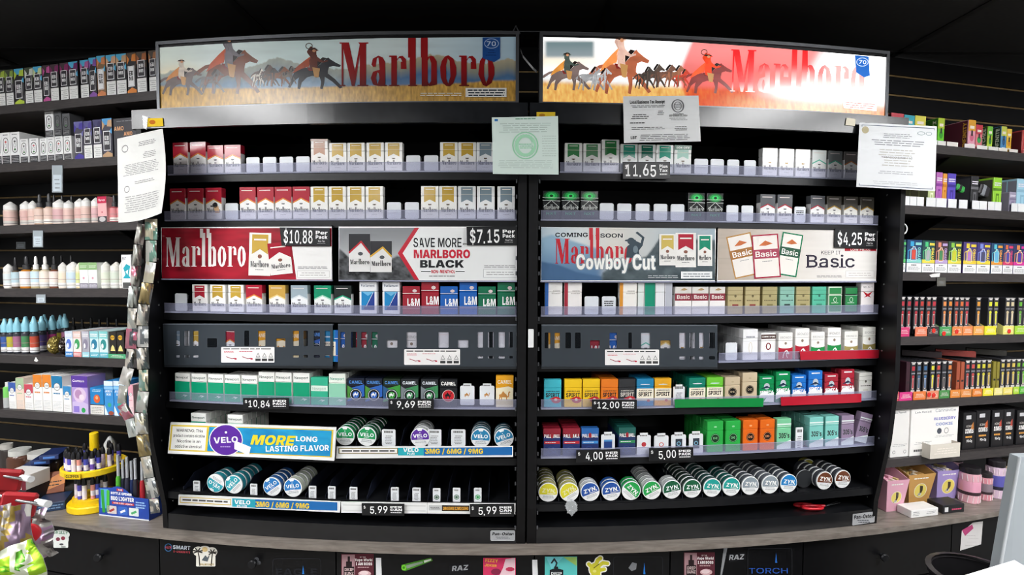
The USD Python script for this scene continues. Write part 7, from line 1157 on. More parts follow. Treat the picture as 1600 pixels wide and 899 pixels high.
# yellow lighter carousel
c0 = onz(131, 801, ZT); c0 = c0+np.array([0, .055, 0]); RY = .098; SC = c0[1]/F
t = thing('lighter_stand', 'yellow two-tier lighter carousel on the left end of the countertop', 'lighter display', c0)
m = M(); m.lathe([(0, 0), (.078, 0), (.082, .004), (.082, .022), (.078, .026), (0, .026)], '#ecc817', 36); part(t, 'base_tray', m, 'plastic')
m = M(); m.lathe([(0, .0262), (.066, .0262), (.066, .042), (.062, .044), (0, .044)], '#e3bd12', 32); part(t, 'lower_ring', m, 'plastic')
z1 = float((at(131, 745, c0[1]-.09))[2]-ZT); m = M(); m.lathe([(0, z1-.008), (.092, z1-.008), (.097, z1-.004), (.097, z1+.012), (.092, z1+.016), (.086, z1+.012), (.084, z1+.004), (0, z1+.004)], '#f0cd1c', 40); part(t, 'upper_tray', m, 'plastic')
ztop = float(at(125, 676, c0[1])[2]-ZT); m = M(); m.lathe([(0, .0443), (.011, .0443), (.011, z1-.0085), (0, z1-.0085)], '#d9b414', 16); part(t, 'lower_post', m, 'plastic'); m = M(); m.lathe([(0, z1+.0045), (.006, z1+.0045), (.006, ztop-.07), (.014, ztop-.06), (.014, ztop-.002), (.012, ztop), (0, ztop)], '#ecc817', 16); part(t, 'post_handle', m, 'plastic')
m = M(); m.box(-.027, .027, -.0995, -.0975, z1-.006, z1+.012, '#d6b414'); m.poly(T('CLIPPER', -.022, .022, z1-.001, .009, 700), -.0998, '#2c2a20'); part(t, 'name_plate', m, 'plastic')
LCOL = [('#4a4fb0', 'blue-violet'), ('#efe9ea', 'white'), ('#4040a8', 'indigo'), ('#d9c4d6', 'pale pink'), ('#5a52b8', 'violet'), ('#efe6dc', 'cream'), ('#e89a8a', 'coral')]
def b_lighter(c):
    def b(t):
        m = M(); m.lathe([(0, 0), (.0065, 0), (.007, .001), (.007, .05), (0, .05)], c, 12); part(t, 'body', m, 'plastic'); m = M(); m.lathe([(0, .0502), (.0075, .0502), (.0075, .06), (.006, .068), (.004, .074), (0, .074)], '#1b1b1e', 12); part(t, 'head', m, 'plastic'); m = M(); m.lathe([(.0071, .012), (.0071, .03)], '#e9e2e8' if c != '#efe9ea' else '#6a4ab0', 12); part(t, 'label', m, 'print')
    return b
k = 0
for R, zz, angs, tier in ((.078, z1+.0045, np.radians([-165, -150, -138, -124, -112, -99, -85, -70, -57, -44, -20, 10]), 'front ring of the upper tier'), (.05, z1+.0045, np.radians([-150, -125, -100, -75, -50, -25, 20, 70, 120, 160]), 'inner ring of the upper tier'), (.052, .0445, np.radians([-160, -147, -134, -108, -88, -60, -45, -20]), 'lower tier')):
    for j, a in enumerate(angs):
        c, nm = LCOL[k % 7]; k += 1; make(('lighter', c), 'lighter', b_lighter(c), f'{nm} black-topped lighter, {ORD[j]} in the {tier}, yellow carousel', 'lighter', c0+np.array([R*math.cos(a), R*math.sin(a), zz+.0003]), 0, group='lighters in the yellow carousel')
# blue display box of bottle-opener lighters
b0, b1 = onz(155, 805.5, ZT), onz(233, 814.5, ZT); ux = (b1-b0)/np.linalg.norm(b1-b0); wB = np.linalg.norm(b1-b0); yb = math.atan2(ux[1], ux[0]); mid_ = (b0+b1)/2; k_ = mid_[1]/F
hL, hR, hP = 45*k_, 35*k_, 50*k_
t = thing('lighter_box', 'blue counter box of bottle-opener lighters right of the yellow carousel', 'display box', mid_, yb); w = wB
out = Polygon([(-w/2, 0), (w/2, 0), (w/2, hR)]+[(w*.2, hR)]+[(w*(.2-.44*u), hR+(hP-hR)*math.sin(u*2.2)) for u in np.linspace(.12, 1, 8)]+[(-w/2, hL)])
pl = trimesh.creation.extrude_polygon(out, .002, engine='earcut'); pl.apply_transform(trimesh.transformations.rotation_matrix(math.pi/2, (1, 0, 0))); pl.apply_translation((0, .002, 0)); m = M(); m.tm(pl, '#2447a4'); part(t, 'front_panel', m, 'print')
m = M(); B = lambda g_, k2, c: m.poly(g_, -.0003-.0002*k2, c)
B(sbox(-w*.46, hL*.28, -w*.3, hL*.98), 0, '#5aa8dc'); B(affinity.rotate(rrect(-w*.44, -w*.38, hL*.12, hL*.95, .003), 3), 1, '#2f9e3a'); B(affinity.rotate(rrect(-w*.34, -w*.28, hL*.16, hL*.95, .003), -2), 1, '#49b83a'); B(sbox(-w*.13, hP*.86, 0, hP*.94), 1, '#c23a3a'); B(T('THE', -w*.1, -w*.02, hP*.875, hP*.05, 800), 2, '#f2f2f2'); B(T('BOTTLE OPENER', -w*.25, w*.17, hP*.74, hP*.08, 900), 1, '#f4f4f6'); B(T('BBQ LIGHTER', -w*.25, w*.21, hP*.55, hP*.13, 900), 1, '#f4f4f6'); B(sbox(-w*.23, hP*.43, w*.21, hP*.5), 1, '#c4363c'); B(T('with LED Lights', -w*.2, w*.18, hP*.445, hP*.05, 700), 2, '#f4eeee')
for j, c in enumerate(('#d9cfc9', '#3a6ac4', '#dfe6e2')): B(rrect(-w*.33+j*w*.22, -w*.14+j*w*.22, hP*.1, hP*.36, .003), 1, c); B(affinity.rotate(sbox(-w*.29+j*w*.22, hP*.18, -w*.18+j*w*.22, hP*.25), 25), 2, ('#a83a3a', '#e6e6ea', '#4aa86a')[j])
B(lines(w*.24, w*.44, hR*.5, hR*.85, 3, .5, .1), 1, '#9fc4ec'); B(sbox(-w*.5, 0, w*.5, hP*.04), 1, '#dfe3ea'); part(t, 'print', m, 'print')
m = M(); m.box(-w/2, w/2, .0021, .075, 0, .02, '#1f3f94'); part(t, 'bottom', m, 'print')
for s_ in (-1, 1): m = M(); m.box(s_*(w/2-.001)-.001, s_*(w/2-.001)+.001, .0021, .075, .0202, hR*.9, '#24489e'); part(t, 'side_wall', m, 'print')
nrm = np.array([-ux[1], ux[0], 0])
for j, (x, y, c, nm) in enumerate(((184, 711, '#5ab83a', 'green'), (191.5, 718.5, '#2a2c3a', 'navy'), (198, 714.5, '#3a3a4a', 'charcoal'), (205, 720.5, '#2c3a66', 'dark blue'), (211, 717, '#34343c', 'black'), (221.5, 721.5, '#b8323a', 'red'))):
    base = b0+ux*(wB*(.36+.1*j))+nrm*(.035+.012*(j % 2)); base[2] = ZT+.0205; tp = at(x, y, base[1]); hh = tp[2]-base[2]; t = thing('long_lighter', f'{nm} long-nosed lighter standing in the blue counter box', 'lighter', (tp[0], base[1], base[2]), group='long lighters in the blue box'); m = M(); m.lathe([(0, 0), (.007, 0), (.0085, .03), (.0075, hh*.55), (.005, hh*.6), (0, hh*.6)], c, 12); part(t, 'handle', m, 'plastic'); m = M(); m.lathe([(0, hh*.6003), (.0046, hh*.6003), (.0046, hh), (0, hh)], '#b4b8bc', 10); part(t, 'nozzle', m, 'plastic')
# pink lighter at the right end, white base
q = onz(234, 806, ZT); t = thing('torch_lighter', 'bright pink torch lighter at the right end of the blue counter box', 'lighter', q+np.array([.004, .02, 0])); hh = float(at(232, 757, q[1]+.02)[2]-ZT); m = M(); m.box(-.009, .009, -.009, .009, 0, hh*.38, '#e9dfe6', .003); part(t, 'foot', m, 'plastic'); m = M(); m.lathe([(0, hh*.3803), (.0085, hh*.3803), (.009, hh*.8), (.006, hh), (0, hh)], '#d8328a', 14); part(t, 'body', m, 'plastic')
# bottle standing behind
q = onz(173, 712, ZT); q = at(173, 735, 2.02); q[2] = ZT; hh = float(at(170, 681, 2.02)[2]-ZT); t = thing('bottle', 'white-capped juice bottle standing behind the carousel on the countertop', 'bottle', q); r = .021; m = M(); m.lathe([(0, 0), (r*.95, 0), (r, .003), (r, hh*.7), (r*.95, hh*.72), (0, hh*.72)], '#5a4a44', 18); part(t, 'bottle_body', m, 'plastic'); m = M(); m.lathe([(0, hh*.7203), (r*.96, hh*.7203), (r*.94, hh*.87), (r*.3, hh*.98), (0, hh)], '#c9cccc', 18); part(t, 'cap', m, 'plastic'); m = M(); m.lathe([(r+.0003, hh*.42), (r+.0003, hh*.68)], '#d9d2c4', 18); m.lathe([(r+.0004, hh*.5), (r+.0004, hh*.55)], '#8a5a3a', 18); part(t, 'label', m, 'print')
# dark blue packs and their slanted box left of the carousel
def free_box(name, label, cat, px, py, w, dep, h, yaw, col, art=None, Y=None, z=None, mtl='print', tilt=0., roll=0., group=None):
    q = onz(px, py, ZT) if Y is None else at(px, py, Y)
    if z is not None: q[2] = z
    t = thing(name, label, cat, q, yaw, tilt, roll, group); m = M(); m.box(-w/2, w/2, 0, dep, 0, h, col, .0015); part(t, 'carton', m, mtl)
    if art: m = M(); art(m, w, h); part(t, 'print', m, mtl)
    return t
free_box('carton', 'dark blue carton with a slanted picture front left of the carousel', 'box', 78, 800, .085, .10, .03, .45, '#1f3350', lambda m, w, h: W_(m, lines(-w*.45, w*.45, h*.2, h*.8, 2, .5), 0, '#6a86a8'))
t = free_box('carton', 'orange and brown slanted carton leaning against blue pens', 'box', 76, 779, .09, .012, .075, .5, '#8a4a2a', lambda m, w, h: (W_(m, Polygon([(-w*.5, 0), (w*.5, h*.4), (w*.5, h), (-w*.3, h*.5)]), 0, '#d98a4a'), W_(m, lines(-w*.3, w*.4, h*.3, h*.6, 2, .3), 1, '#2a2420')), Y=1.93, z=ZT+.031, tilt=-.35)
for j, (x, y) in enumerate(((45, 792), (52, 795), (59, 797), (66, 798))):
    q = at(x, y, 1.99+.004*j); q[2] = ZT; t = thing('blue_lighter', f'clear blue lighter, {ORD[j]} from left in the group left of the carousel', 'lighter', q, group='clear blue lighters'); m = M(); m.box(-.008, .008, -.005, .005, 0, .085, '#1f4fa8', .002); part(t, 'body', m, 'plastic'); m = M(); m.box(-.0085, .0085, -.0055, .0055, .0853, .1, '#3a3c44', .002); part(t, 'head', m, 'plastic')
for j, (x, y) in enumerate(((50, 768), (64, 772), (78, 770))): free_box('blue_pack', f'flat navy pack, {ORD[j]} from left, laid over the blue lighters', 'box', x, y, .06, .09, .018, .3, '#22305e', lambda m, w, h: W_(m, sbox(-w*.3, h*.3, w*.3, h*.7), 0, '#4a7ac0'), Y=1.97+.0*j, z=ZT+.102+.019*j, group='flat navy packs')
free_box('white_carton', 'white carton with a maroon end behind the red clips', 'box', 17, 727, .11, .09, .05, -.1, '#e6e2de', lambda m, w, h: W_(m, sbox(w*.35, 0, w*.5, h), 0, '#6a1f2c'), Y=1.86, z=ZT+.075); 
free_box('grey_riser', 'dark box carrying the white carton', 'box', 15, 750, .12, .09, .074, -.1, '#26262a', None, Y=1.86, z=ZT)
# clutter in the shade at the back of the counter: jars
for j, (x, y, w_, h_, c, lid) in enumerate(((30, 672, .09, .07, '#5a3a2c', '#c9c9c4'), (62, 690, .10, .06, '#3a2c28', '#d0cec8'), (88, 700, .06, .05, '#4a3a34', '#2a2a2c'), (10, 690, .05, .09, '#3a3432', '#b9b6b0'))):
    q = at(x, y, 2.06); q[2] = ZT+.0; t = thing('jar', f'{["wide brown", "low dark", "small black", "narrow grey"][j]} jar in the shade at the back of the left counter', 'jar', q); r = w_/2*.9; m = M(); m.lathe([(0, 0), (r*.95, 0), (r, .004), (r, h_+.05), (r*.8, h_+.06), (0, h_+.06)], c, 22); part(t, 'glass', m, 'gloss'); m = M(); m.lathe([(0, h_+.0603), (r*.85, h_+.0603), (r*.85, h_+.08), (0, h_+.08)], lid, 22); part(t, 'lid', m, 'plastic')
def soft(m, v, f, fcol, grp):
    """Crumpled sheet: smooth normals, a printed colour per corner."""
    n = np.zeros_like(v); fn_ = np.cross(v[f[:, 1]]-v[f[:, 0]], v[f[:, 2]]-v[f[:, 0]])
    for k in range(3): np.add.at(n, f[:, k], fn_)
    n /= np.maximum(np.linalg.norm(n, axis=1, keepdims=True), 1e-12); m.raw(v[f].reshape(-1, 3), np.arange(len(f)*3).reshape(-1, 3), n[f].reshape(-1, 3), np.repeat(fcol, 3, 0))
# ------------------------------------------------------------------ the two hanging strips of foil packets
def packet_strip(label, path, w, cols, d):
    t = thing('packet_strip', label, 'packet strip', group='hanging strips of foil packets'); path = np.array(path, float); n = len(path); rr = random.Random(len(label))
    for i in range(n-1):
        a, b = path[i], path[i+1]; dv = (b-a)/np.linalg.norm(b-a); pv = np.array([-dv[1], dv[0]])*-1; L = np.linalg.norm(b-a)*.97; U, V = np.meshgrid(np.linspace(-1, 1, 7), np.linspace(0, 1, 8), indexing='ij'); U, V = U.ravel(), V.ravel(); fl_ = rr.choice([-.012, .012]); wv = w*(.8+.4*rr.random())/2
        xy = a+pv*(U*wv)[:, None]+dv*(V*L)[:, None]; nn = meshkit.noise(np.stack([U*3+i*9, V*4, U*0], -1), 3)-.5; dd = d-.016*(1-U**2)*np.sin(V*math.pi)+fl_*U+.012*nn
        p_ = np.array([surf(x_, y_, d_) for (x_, y_), d_ in zip(xy, dd)]); f = []
        for u in range(6):
            for v in range(7): q_ = u*8+v; f += [(q_, q_+1, q_+9), (q_, q_+9, q_+8)]
        f = np.array(f); bk = p_+np.array([0, .0012, 0]); N = len(p_); c1, c2 = hx(cols[i % len(cols)]), hx(cols[(i*3+1) % len(cols)]); uc = U[f].mean(1); vc = V[f].mean(1); s_ = meshkit.noise(np.stack([uc*1.6+i*5, vc*3+i*2, uc*0], -1), 11) < .47
        fc = np.where(s_[:, None], np.array(c1), np.array(c2)); m = M(); soft(m, p_, f, fc, 0); m.flat(bk, f[:, ::-1], '#9a9a96'); part(t, 'packet', m, 'foil')
packet_strip('hanging strip of silver and teal foil packets beside the left rack, outer strand', [(222, 350), (216, 383), (213, 416), (210, 448), (207, 482), (206, 514), (204, 546), (201, 575), (193, 603), (190, 632), (202, 655), (208, 684)], 15, ['#e3e0da', '#d9d6cf', '#c9788c', '#cfd6d2', '#b9b9b0', '#5a5d62', '#e3dccf'], -.10)
packet_strip('hanging strip of gold, green and pink foil packets beside the left rack, inner strand', [(236, 342), (236, 376), (236, 410), (231, 443), (225, 476), (222, 510), (222, 544), (224, 578), (224, 612), (220, 646), (222, 680), (227, 714), (233, 748), (240, 780), (243, 803)], 18, ['#d9d2b8', '#7fa898', '#dfe0dc', '#a8966a', '#c8c9c2', '#7a7f82', '#e6dfd2'], -.115)
# ------------------------------------------------------------------ counter top, right
def tub(xc, yb, wt, wb, h, col, inside, label, d0):
    q = onz(xc, yb, ZT); k2 = q[1]/F; W1, W0, H = wt*k2, wb*k2, h*k2; dp = .078; t = thing('tapered_tub', label, 'display box', q, YAW['R']*.8); th = .0018
    def wall(v, name, c):
        m = M(); v = np.array(v, float); tmh = trimesh.convex.convex_hull(v); m.tm(tmh, c); part(t, name, m, 'print')
    wall([(-W0/2, y, 0) for y in (0, th)]+[(W0/2, y, 0) for y in (0, th)]+[(-W1/2, y-.014, H) for y in (0, th)]+[(W1/2, y-.014, H) for y in (0, th)], 'front_panel', col)
    wall([(-W0/2, y, 0) for y in (dp, dp+th)]+[(W0/2, y, 0) for y in (dp, dp+th)]+[(-W1/2, y+.01, H*1.3) for y in (dp, dp+th)]+[(W1/2, y+.01, H*1.3) for y in (dp, dp+th)], 'back_panel', inside)
    for s_ in (-1, 1): wall([(s_*W0/2, .002, 0), (s_*(W0/2-th), .002, 0), (s_*W0/2, dp-.0005, 0), (s_*(W0/2-th), dp-.0005, 0), (s_*W1/2, -.0115, H), (s_*(W1/2-th), -.0115, H), (s_*W1/2, dp+.009, H*1.3), (s_*(W1/2-th), dp+.009, H*1.3)], 'side_wall', col)
    m = M(); sl = .014/H; V = np.array([0, -sl, 1.]); pr = lambda g_, kk, c: m.poly(g_, .0004+.0002*kk if False else -.0005-.0002*kk, c, (0, 0, 0), (1, 0, 0), tuple(V))
    def pr(g_, kk, c):
        for v, f in tri(g_): m.flat(np.stack([v[:, 0], -sl*v[:, 1]-.0005-.0002*kk, v[:, 1]], 1), f, c)
    pr(ell(0, H*.45, W0*.34, W0*.34, 20), 0, '#e9e3d4'); pr(ell(0, H*.45, W0*.31, W0*.31, 20), 1, '#ead66a'); pr(Polygon([(-W0*.06, H*.62), (W0*.1, H*.6), (W0*.12, H*.45), (W0*.02, H*.3), (-W0*.14, H*.28), (-W0*.02, H*.4)]), 2, '#4a4030'); pr(ell(-W0*.02, H*.32, W0*.1, W0*.08, 8), 2, '#e6e6dc'); pr(lines(-W1*.3, W1*.3, H*.84, H*.9, 1, .7), 0, '#f2efe8'); part(t, 'print', m, 'print')
    m = M(); rg = random.Random(int(xc))
    for j in range(5):
        for i2 in range(3):
            x = (j-2)*W0*.17; y = .01+i2*.022; hh = H*(.86+.12*rg.random()); m2 = M(); m2.box(x-W0*.075, x+W0*.075, y, y+.018, .003, hh, rg.choice([inside, col, '#cbb47a', '#e0d2c0']), .001); part(t, 'sachet', m2, 'print')
tub(1397, 799, 42, 30, 52, '#e3a9bd', '#e9d9cf', 'pink tapered card tub with round yellow badge beside the right rack', 0)
tub(1434.5, 787, 52, 36, 49, '#c99a58', '#c9b06a', 'tan tapered card tub with round yellow badge, middle of three', 0)
tub(1478, 780, 50, 37, 48, '#a493cc', '#b9b0cc', 'lavender tapered card tub with round yellow badge, rightmost of three', 0)
free_box('white_box', 'flat white product box lying in front of the tubs', 'box', 1445, 808, .115, .055, .027, .22, '#ecebe9', lambda m, w, h: (W_(m, lines(-w*.45, -w*.2, h*.2, h*.8, 3, .4), 0, '#8a8a8c'), W_(m, lines(w*.05, w*.4, h*.3, h*.7, 2, .4), 0, '#aaa')))
free_box('black_box', 'flat black product box lying right of the white box', 'box', 1490, 802, .092, .06, .03, .2, '#232326', lambda m, w, h: (W_(m, sbox(-w*.42, h*.2, -w*.25, h*.75), 0, '#d9d9da'), W_(m, lines(-w*.1, w*.42, h*.3, h*.6, 1, .6), 0, '#c24a6a')))
def jar(x, yb, wpx, hpx, lid, body, band_c, low, label, Y=None):
    q = onz(x, yb, ZT) if Y is None else at(x, yb, Y); q[2] = ZT; k2 = q[1]/F; r, h = wpx*k2/2, hpx*k2; t = thing('jar', label, 'jar', q+np.array([0, r, 0]), group='jars of wrapped cones'); m = M(); m.lathe([(0, 0), (r*.92, 0), (r, .004), (r, h*.8), (r*.9, h*.84), (0, h*.84)], low, 22); part(t, 'jar_body', m, 'gloss'); m = M(); m.lathe([(0, h*.8403), (r*.97, h*.8403), (r*.97, h*.985), (r*.9, h), (0, h)], lid, 22); part(t, 'lid', m, 'plastic')
    m = M(); m.lathe([(r+.0004, h*.3), (r+.0004, h*.62)], body, 22); m.lathe([(r+.0006, h*.24), (r+.0006, h*.33)], band_c, 22); 
    for a in np.linspace(0, 6.28, 14)[:-1]: m.tube([(r*1.004*math.cos(a), r*1.004*math.sin(a), h*.03), (r*1.004*math.cos(a+.1), r*1.004*math.sin(a+.1), h*.23)], .0012, '#f0dfe2', 5); m.tube([(r*1.004*math.cos(a), r*1.004*math.sin(a), h*.64), (r*1.004*math.cos(a-.08), r*1.004*math.sin(a-.08), h*.8)], .0012, '#f0dfe2', 5)
    part(t, 'label', m, 'print')
jar(1499, 770, 21, 57, '#2a2226', '#d98aa8', '#3a2a30', '#e3b0c0', 'pink cone jar behind the lavender tub'); jar(1525.5, 789, 29, 57, '#1f1c1f', '#e3a0b8', '#3a262c', '#e0a8b4', 'large pink cone jar with black lid'); jar(1546, 784, 20, 44, '#2a2628', '#8a7a84', '#3a2c30', '#d8929e', 'small grey and pink cone jar'); jar(1565, 781, 25, 60, '#221f24', '#5a58a8', '#2a2838', '#d6bcd0', 'violet label cone jar'); jar(1584, 777, 20, 57, '#26221f', '#c9a86a', '#4a3a2a', '#d8c09a', 'tan label cone jar')
# red scissors in the base tray of the right rack
zb = CZ-.8105; s0 = onz(1274, 797, zb); t = thing('scissors', 'red-handled scissors lying in the base tray of the right rack', 'scissors', s0+np.array([0, .006, .004])); 
def loop(cx, cy, rx, ry, n=16): a = np.linspace(0, 2*math.pi, n); return np.stack([cx+rx*np.cos(a), cy+ry*np.sin(a), np.full(n, .004)], 1)
m = M(); m.tube(loop(-.03, .012, .030, .012), .0045, '#c81f2c', 8); part(t, 'handle_loop', m, 'plastic'); m = M(); m.tube(loop(-.015, -.014, .034, .013)+[0, 0, .004], .0045, '#c81f2c', 8); part(t, 'handle_loop', m, 'plastic'); m = M(); m.tube([(.0, .006, .005), (.02, .002, .006), (.036, .004, .006)], .005, '#b81a28', 8); part(t, 'shank', m, 'plastic')
for j, e in enumerate(((.105, .03), (.1, .036))):
    m = M(); a = np.array([.034, .004]); b = np.array(e); dv = (b-a)/np.linalg.norm(b-a); n_ = np.array([-dv[1], dv[0]]); pl = trimesh.creation.extrude_polygon(Polygon([a+n_*.004, a-n_*.004, b]), .0015, engine='earcut'); pl.apply_translation((0, 0, .004+.0018*j)); m.tm(pl, '#fff'); part(t, 'blade', m, 'steel')
# crumpled clear wrap under the tilted yellow can
v = trimesh.creation.icosphere(3, 1.); vv = np.array(v.vertices); vv *= (1+.5*(meshkit.noise(vv*3.1, 3)-.5)+.4*(meshkit.noise(vv*7, 5)-.5))[:, None]; q = surf(893, 793, -.022); vv = vv*np.array([.016, .012, .022])+q; m = M(); m.tm(trimesh.Trimesh(vv, v.faces, process=False), '#cfd6da', None, 25); solo('plastic_wrap', m, 'film', 'crumpled clear plastic wrap hanging under the tilted yellow can', 'plastic wrap')

# ================================================================== stickers on the cabinet fronts
def cab_sticker(name, label, prints, cat='sticker'):
    m = M()
    for k, (g_, c) in enumerate(prints): m.px(g_, S(-.0006-.00022*k), c)
    return solo(name, m, 'paper', label, cat)
sk = union_all([ell(95, 836, 12.5, 6), ell(95, 843, 11, 9.5), sbox(85, 845, 105, 855)]).buffer(1.5)
cab_sticker('skull_sticker', 'white skull sticker with green lettering on the far left cabinet', [(sk, '#e2e6e2'), (Tp('SKULLY', 84, 106, 835, 5, 800, 0, 3), '#7a9a84'), (ell(90.5, 843, 3.4, 3, 10), '#7a3a4a'), (ell(98.5, 841.5, 3.4, 3, 10), '#8a3a48'), (ell(96, 851, 3.5, 1.6, 8), '#4a4a4c'), (ell(99, 855, 4, 1.4, 8), '#9aa09c')])
cab_sticker('brand_decal', 'small blue and white smart e-cigarette decal left of the palm sticker', [(ring(263, 856, 6, 6.5, 1.4), '#3a6a9a'), (Tp('ALDE', 258, 268, 857.5, 3.6, 800), '#b04a5a'), (Tp('SMART', 270, 297, 859, 6, 800, 0, 4), '#c2cad4'), (Tp('E-CIGARETTE', 271, 297, 864.5, 3, 700, 0, 4), '#b0464e')])
pm = union_all([ell(310, 862, 7, 6), ell(331, 863, 7, 6), sbox(308, 858, 335, 884), ell(320, 860, 8, 5)]).buffer(1.6)
cab_sticker('palm_sticker', 'white cut-out sticker of two palm trees on the left cabinet', [(pm, '#e9e6dc'), (ell(320, 859, 4.5, 4, 12), '#e0c48a')]+[(g_, '#3a3632') for g_ in (LineString([(312, 884), (311, 870), (309, 862)]).buffer(.8), LineString([(330, 884), (331, 872), (332, 864)]).buffer(.8), union_all([LineString([(309, 862), (309+7*math.cos(a), 862+5*math.sin(a))]).buffer(.9) for a in (2.6, 3.4, 4.2, 5.2, 6.1, .4)]), union_all([LineString([(332, 864), (332+6*math.cos(a), 864+5*math.sin(a))]).buffer(.9) for a in (2.6, 3.4, 4.2, 5.2, 6.1, .4)]))]+[(Polygon([(315, 876), (321, 868), (324, 872), (328, 866), (324, 878)]), '#5a6268'), (Tp('PALM DAYS', 313, 334, 884, 3, 700), '#b09a5a')])
cab_sticker('cloud_decal', 'tiny grey crumpled decal right of the palm sticker', [(union_all([ell(401, 875, 4, 4, 8), ell(404, 880, 4, 3.5, 8)]), '#4c4e52')])
fr = rrect(426, 502, 873, 930, 5); cab_sticker('eagle_decal', 'dark outlined eagle decal with a small blue flame on the left cabinet', [(fr.difference(rrect(427, 501, 874, 929, 5)), '#2c2d31'), (Tp('EAGLE', 431, 496, 900, 11.5, 800), '#1f2024'), (Polygon([(472, 898), (473.5, 884), (475.5, 898)]), '#2a7ad0')])
def poster(x0, x1, y0, label, bg, extra):
    return cab_sticker('vape_poster', label, [(sbox(x0, y0, x1, y0+62), bg)]+extra, 'poster')
def mauve(x0, x1, y0): w = x1-x0; return [(sbox(x0+w*.02, y0+1, x0+w*.42, y0+40), '#b08a90'), (union_all([sbox(x0+w*.2, y0+4, x0+w*.27, y0+12), sbox(x0+w*.15, y0+12, x0+w*.33, y0+20), sbox(x0+w*.08, y0+20, x0+w*.4, y0+60)]), '#2c2022'), (Tp('DRIP', x0+w*.11, x0+w*.38, y0+27, 5, 800), '#c9b4b4'), (Tp('BUNZ', x0+w*.11, x0+w*.38, y0+33, 5, 800), '#c9b4b4'), (Tp('BY THE', x0+w*.58, x0+w*.75, y0+6, 2, 600), '#efe0e0'), (Tp('Vape World', x0+w*.42, x0+w*.96, y0+11.5, 4.4, 800), '#f2e9e9'), (Tp('I AM BOSS', x0+w*.45, x0+w*.95, y0+18, 4.6, 900), '#f4ecec'), (lines(x0+w*.5, x0+w*.9, y0+19.5, y0+22.5, 1, .5), '#c9a0a4'), (ell(x0+w*.72, y0+31, w*.2, 5, 12), '#d9b0b4'), (ell(x0+w*.7, y0+30, w*.14, 3.4, 10), '#efd6d8')]
poster(533, 584, 866, 'mauve bottle poster, the left one of two alike posters', '#5e2c36', mauve(533, 584, 866)); poster(1068.5, 1117, 863.5, 'mauve bottle poster, the right one of two alike posters', '#5e2c36', mauve(1068.5, 1117, 863.5))
poster(755, 806, 872, 'bright pink poster with orange lettering under the rack joint', '#d83a66', [(Tp('FIZZY', 758, 778, 879, 5, 900, 0, 4), '#f0a84a'), (Tp('JOKER', 757, 776, 886, 4, 900, 0, 4), '#f0a84a'), (Polygon([(790, 874), (805, 872), (805, 900), (780, 900), (786, 888)]), '#ecc9d2'), (ell(797, 890, 7, 3.4, 10), '#c23a5a'), (ell(775, 894, 8, 5, 12), '#8a2a4a')])
poster(851, 902, 870, 'turquoise poster with a black bottle right of the rack joint', '#5ec4c0', [(Polygon([(853, 871), (880, 871), (862, 890)]), '#7ad0d8'), (Polygon([(880, 871), (901, 871), (901, 885)]), '#a0c86a'), (LineString([(862, 880), (866, 874), (870, 880), (868, 886)]).buffer(1.2), '#2a3034'), (Polygon([(866, 886), (872, 886), (872, 889), (880, 891), (880, 932), (859, 932), (859, 891), (866, 889)]), '#202428'), (Tp('DRIP', 861, 878, 899, 4.6, 800), '#d9dede')])
for x0, x1, y0, ds in ((587, 597.5, 872, 'plain white paper strip right of the left mauve poster'), (831.5, 841.5, 875, 'plain white paper strip below the rack joint')): cab_sticker('paper_strip', ds, [(Polygon([(x0, y0), (x1-2, y0), (x1, y0+50), (x0+1, y0+50)]), '#e3e4e6')], 'paper strip')
cab_sticker('joint_sticker', 'green rolled cone sticker on the middle cabinet', [(Polygon([(628, 884), (673, 873), (675, 876), (633, 892)]).buffer(1), '#4a8a2a'), (Polygon([(634, 884), (660, 877.5), (661, 880.5), (636, 889)]), '#8a9a8a'), (Polygon([(662, 876.5), (673, 873.8), (674, 876), (663, 880)]), '#d9dfd6'), (ell(631, 887.5, 4, 4.6, 12), '#7ad03a'), (ell(631, 887.5, 1.8, 2.2, 8), '#3a8a1a')])
cab_sticker('raz_decal', 'small grey tilted three-letter decal left of the pink poster', [(Polygon([(702, 883), (733, 879), (734, 893), (704, 897)]), '#17171a'), (Tp('RAZ', 706, 731, 892, 8, 800, .2, -5), '#9a9ca0')]); cab_sticker('raz_decal', 'small grey three-letter decal above the torch decal on the right', [(Polygon([(1136, 866), (1164, 863), (1165, 875), (1138, 879)]), '#17171a'), (Tp('RAZ', 1139, 1162, 875, 8, 800, .2, -3), '#a3a5a8')])
hand = union_all([ell(930, 890, 9, 10, 14), LineString([(930, 886), (934, 876), (938, 873)]).buffer(3), LineString([(934, 886), (942, 880), (949, 881)]).buffer(2.8), LineString([(934, 892), (944, 890)]).buffer(2.8), LineString([(926, 888), (920, 882)]).buffer(2.8), sbox(924, 890, 938, 915)])
cab_sticker('hand_sticker', 'yellow cartoon hand cut-out sticker with white border', [(hand.buffer(1.8), '#ecebe2'), (hand, '#cfc83a'), (LineString([(928, 888), (936, 882)]).buffer(.6), '#5a5a22'), (ell(929, 893, 3, 2.4, 8), '#e6e07a')])
cab_sticker('lighter_decal', 'dark outlined torch decal with blue flame between hand sticker and mauve poster', [(rrect(958, 1036, 870, 930, 4).difference(rrect(959, 1035, 871, 929, 4)), '#2c2d31'), (Polygon([(982, 888), (988, 879), (995, 881), (994, 890), (987, 893)]), '#7a7c80'), (Polygon([(1005, 898), (1006.6, 880), (1008.5, 898)]), '#2a7ad0')])
cab_sticker('silver_tape', 'thin silver diagonal tape line right of the right mauve poster', [(Polygon([(1131, 856), (1137, 855), (1127, 905), (1124.5, 905)]), '#8f9194')], 'tape')
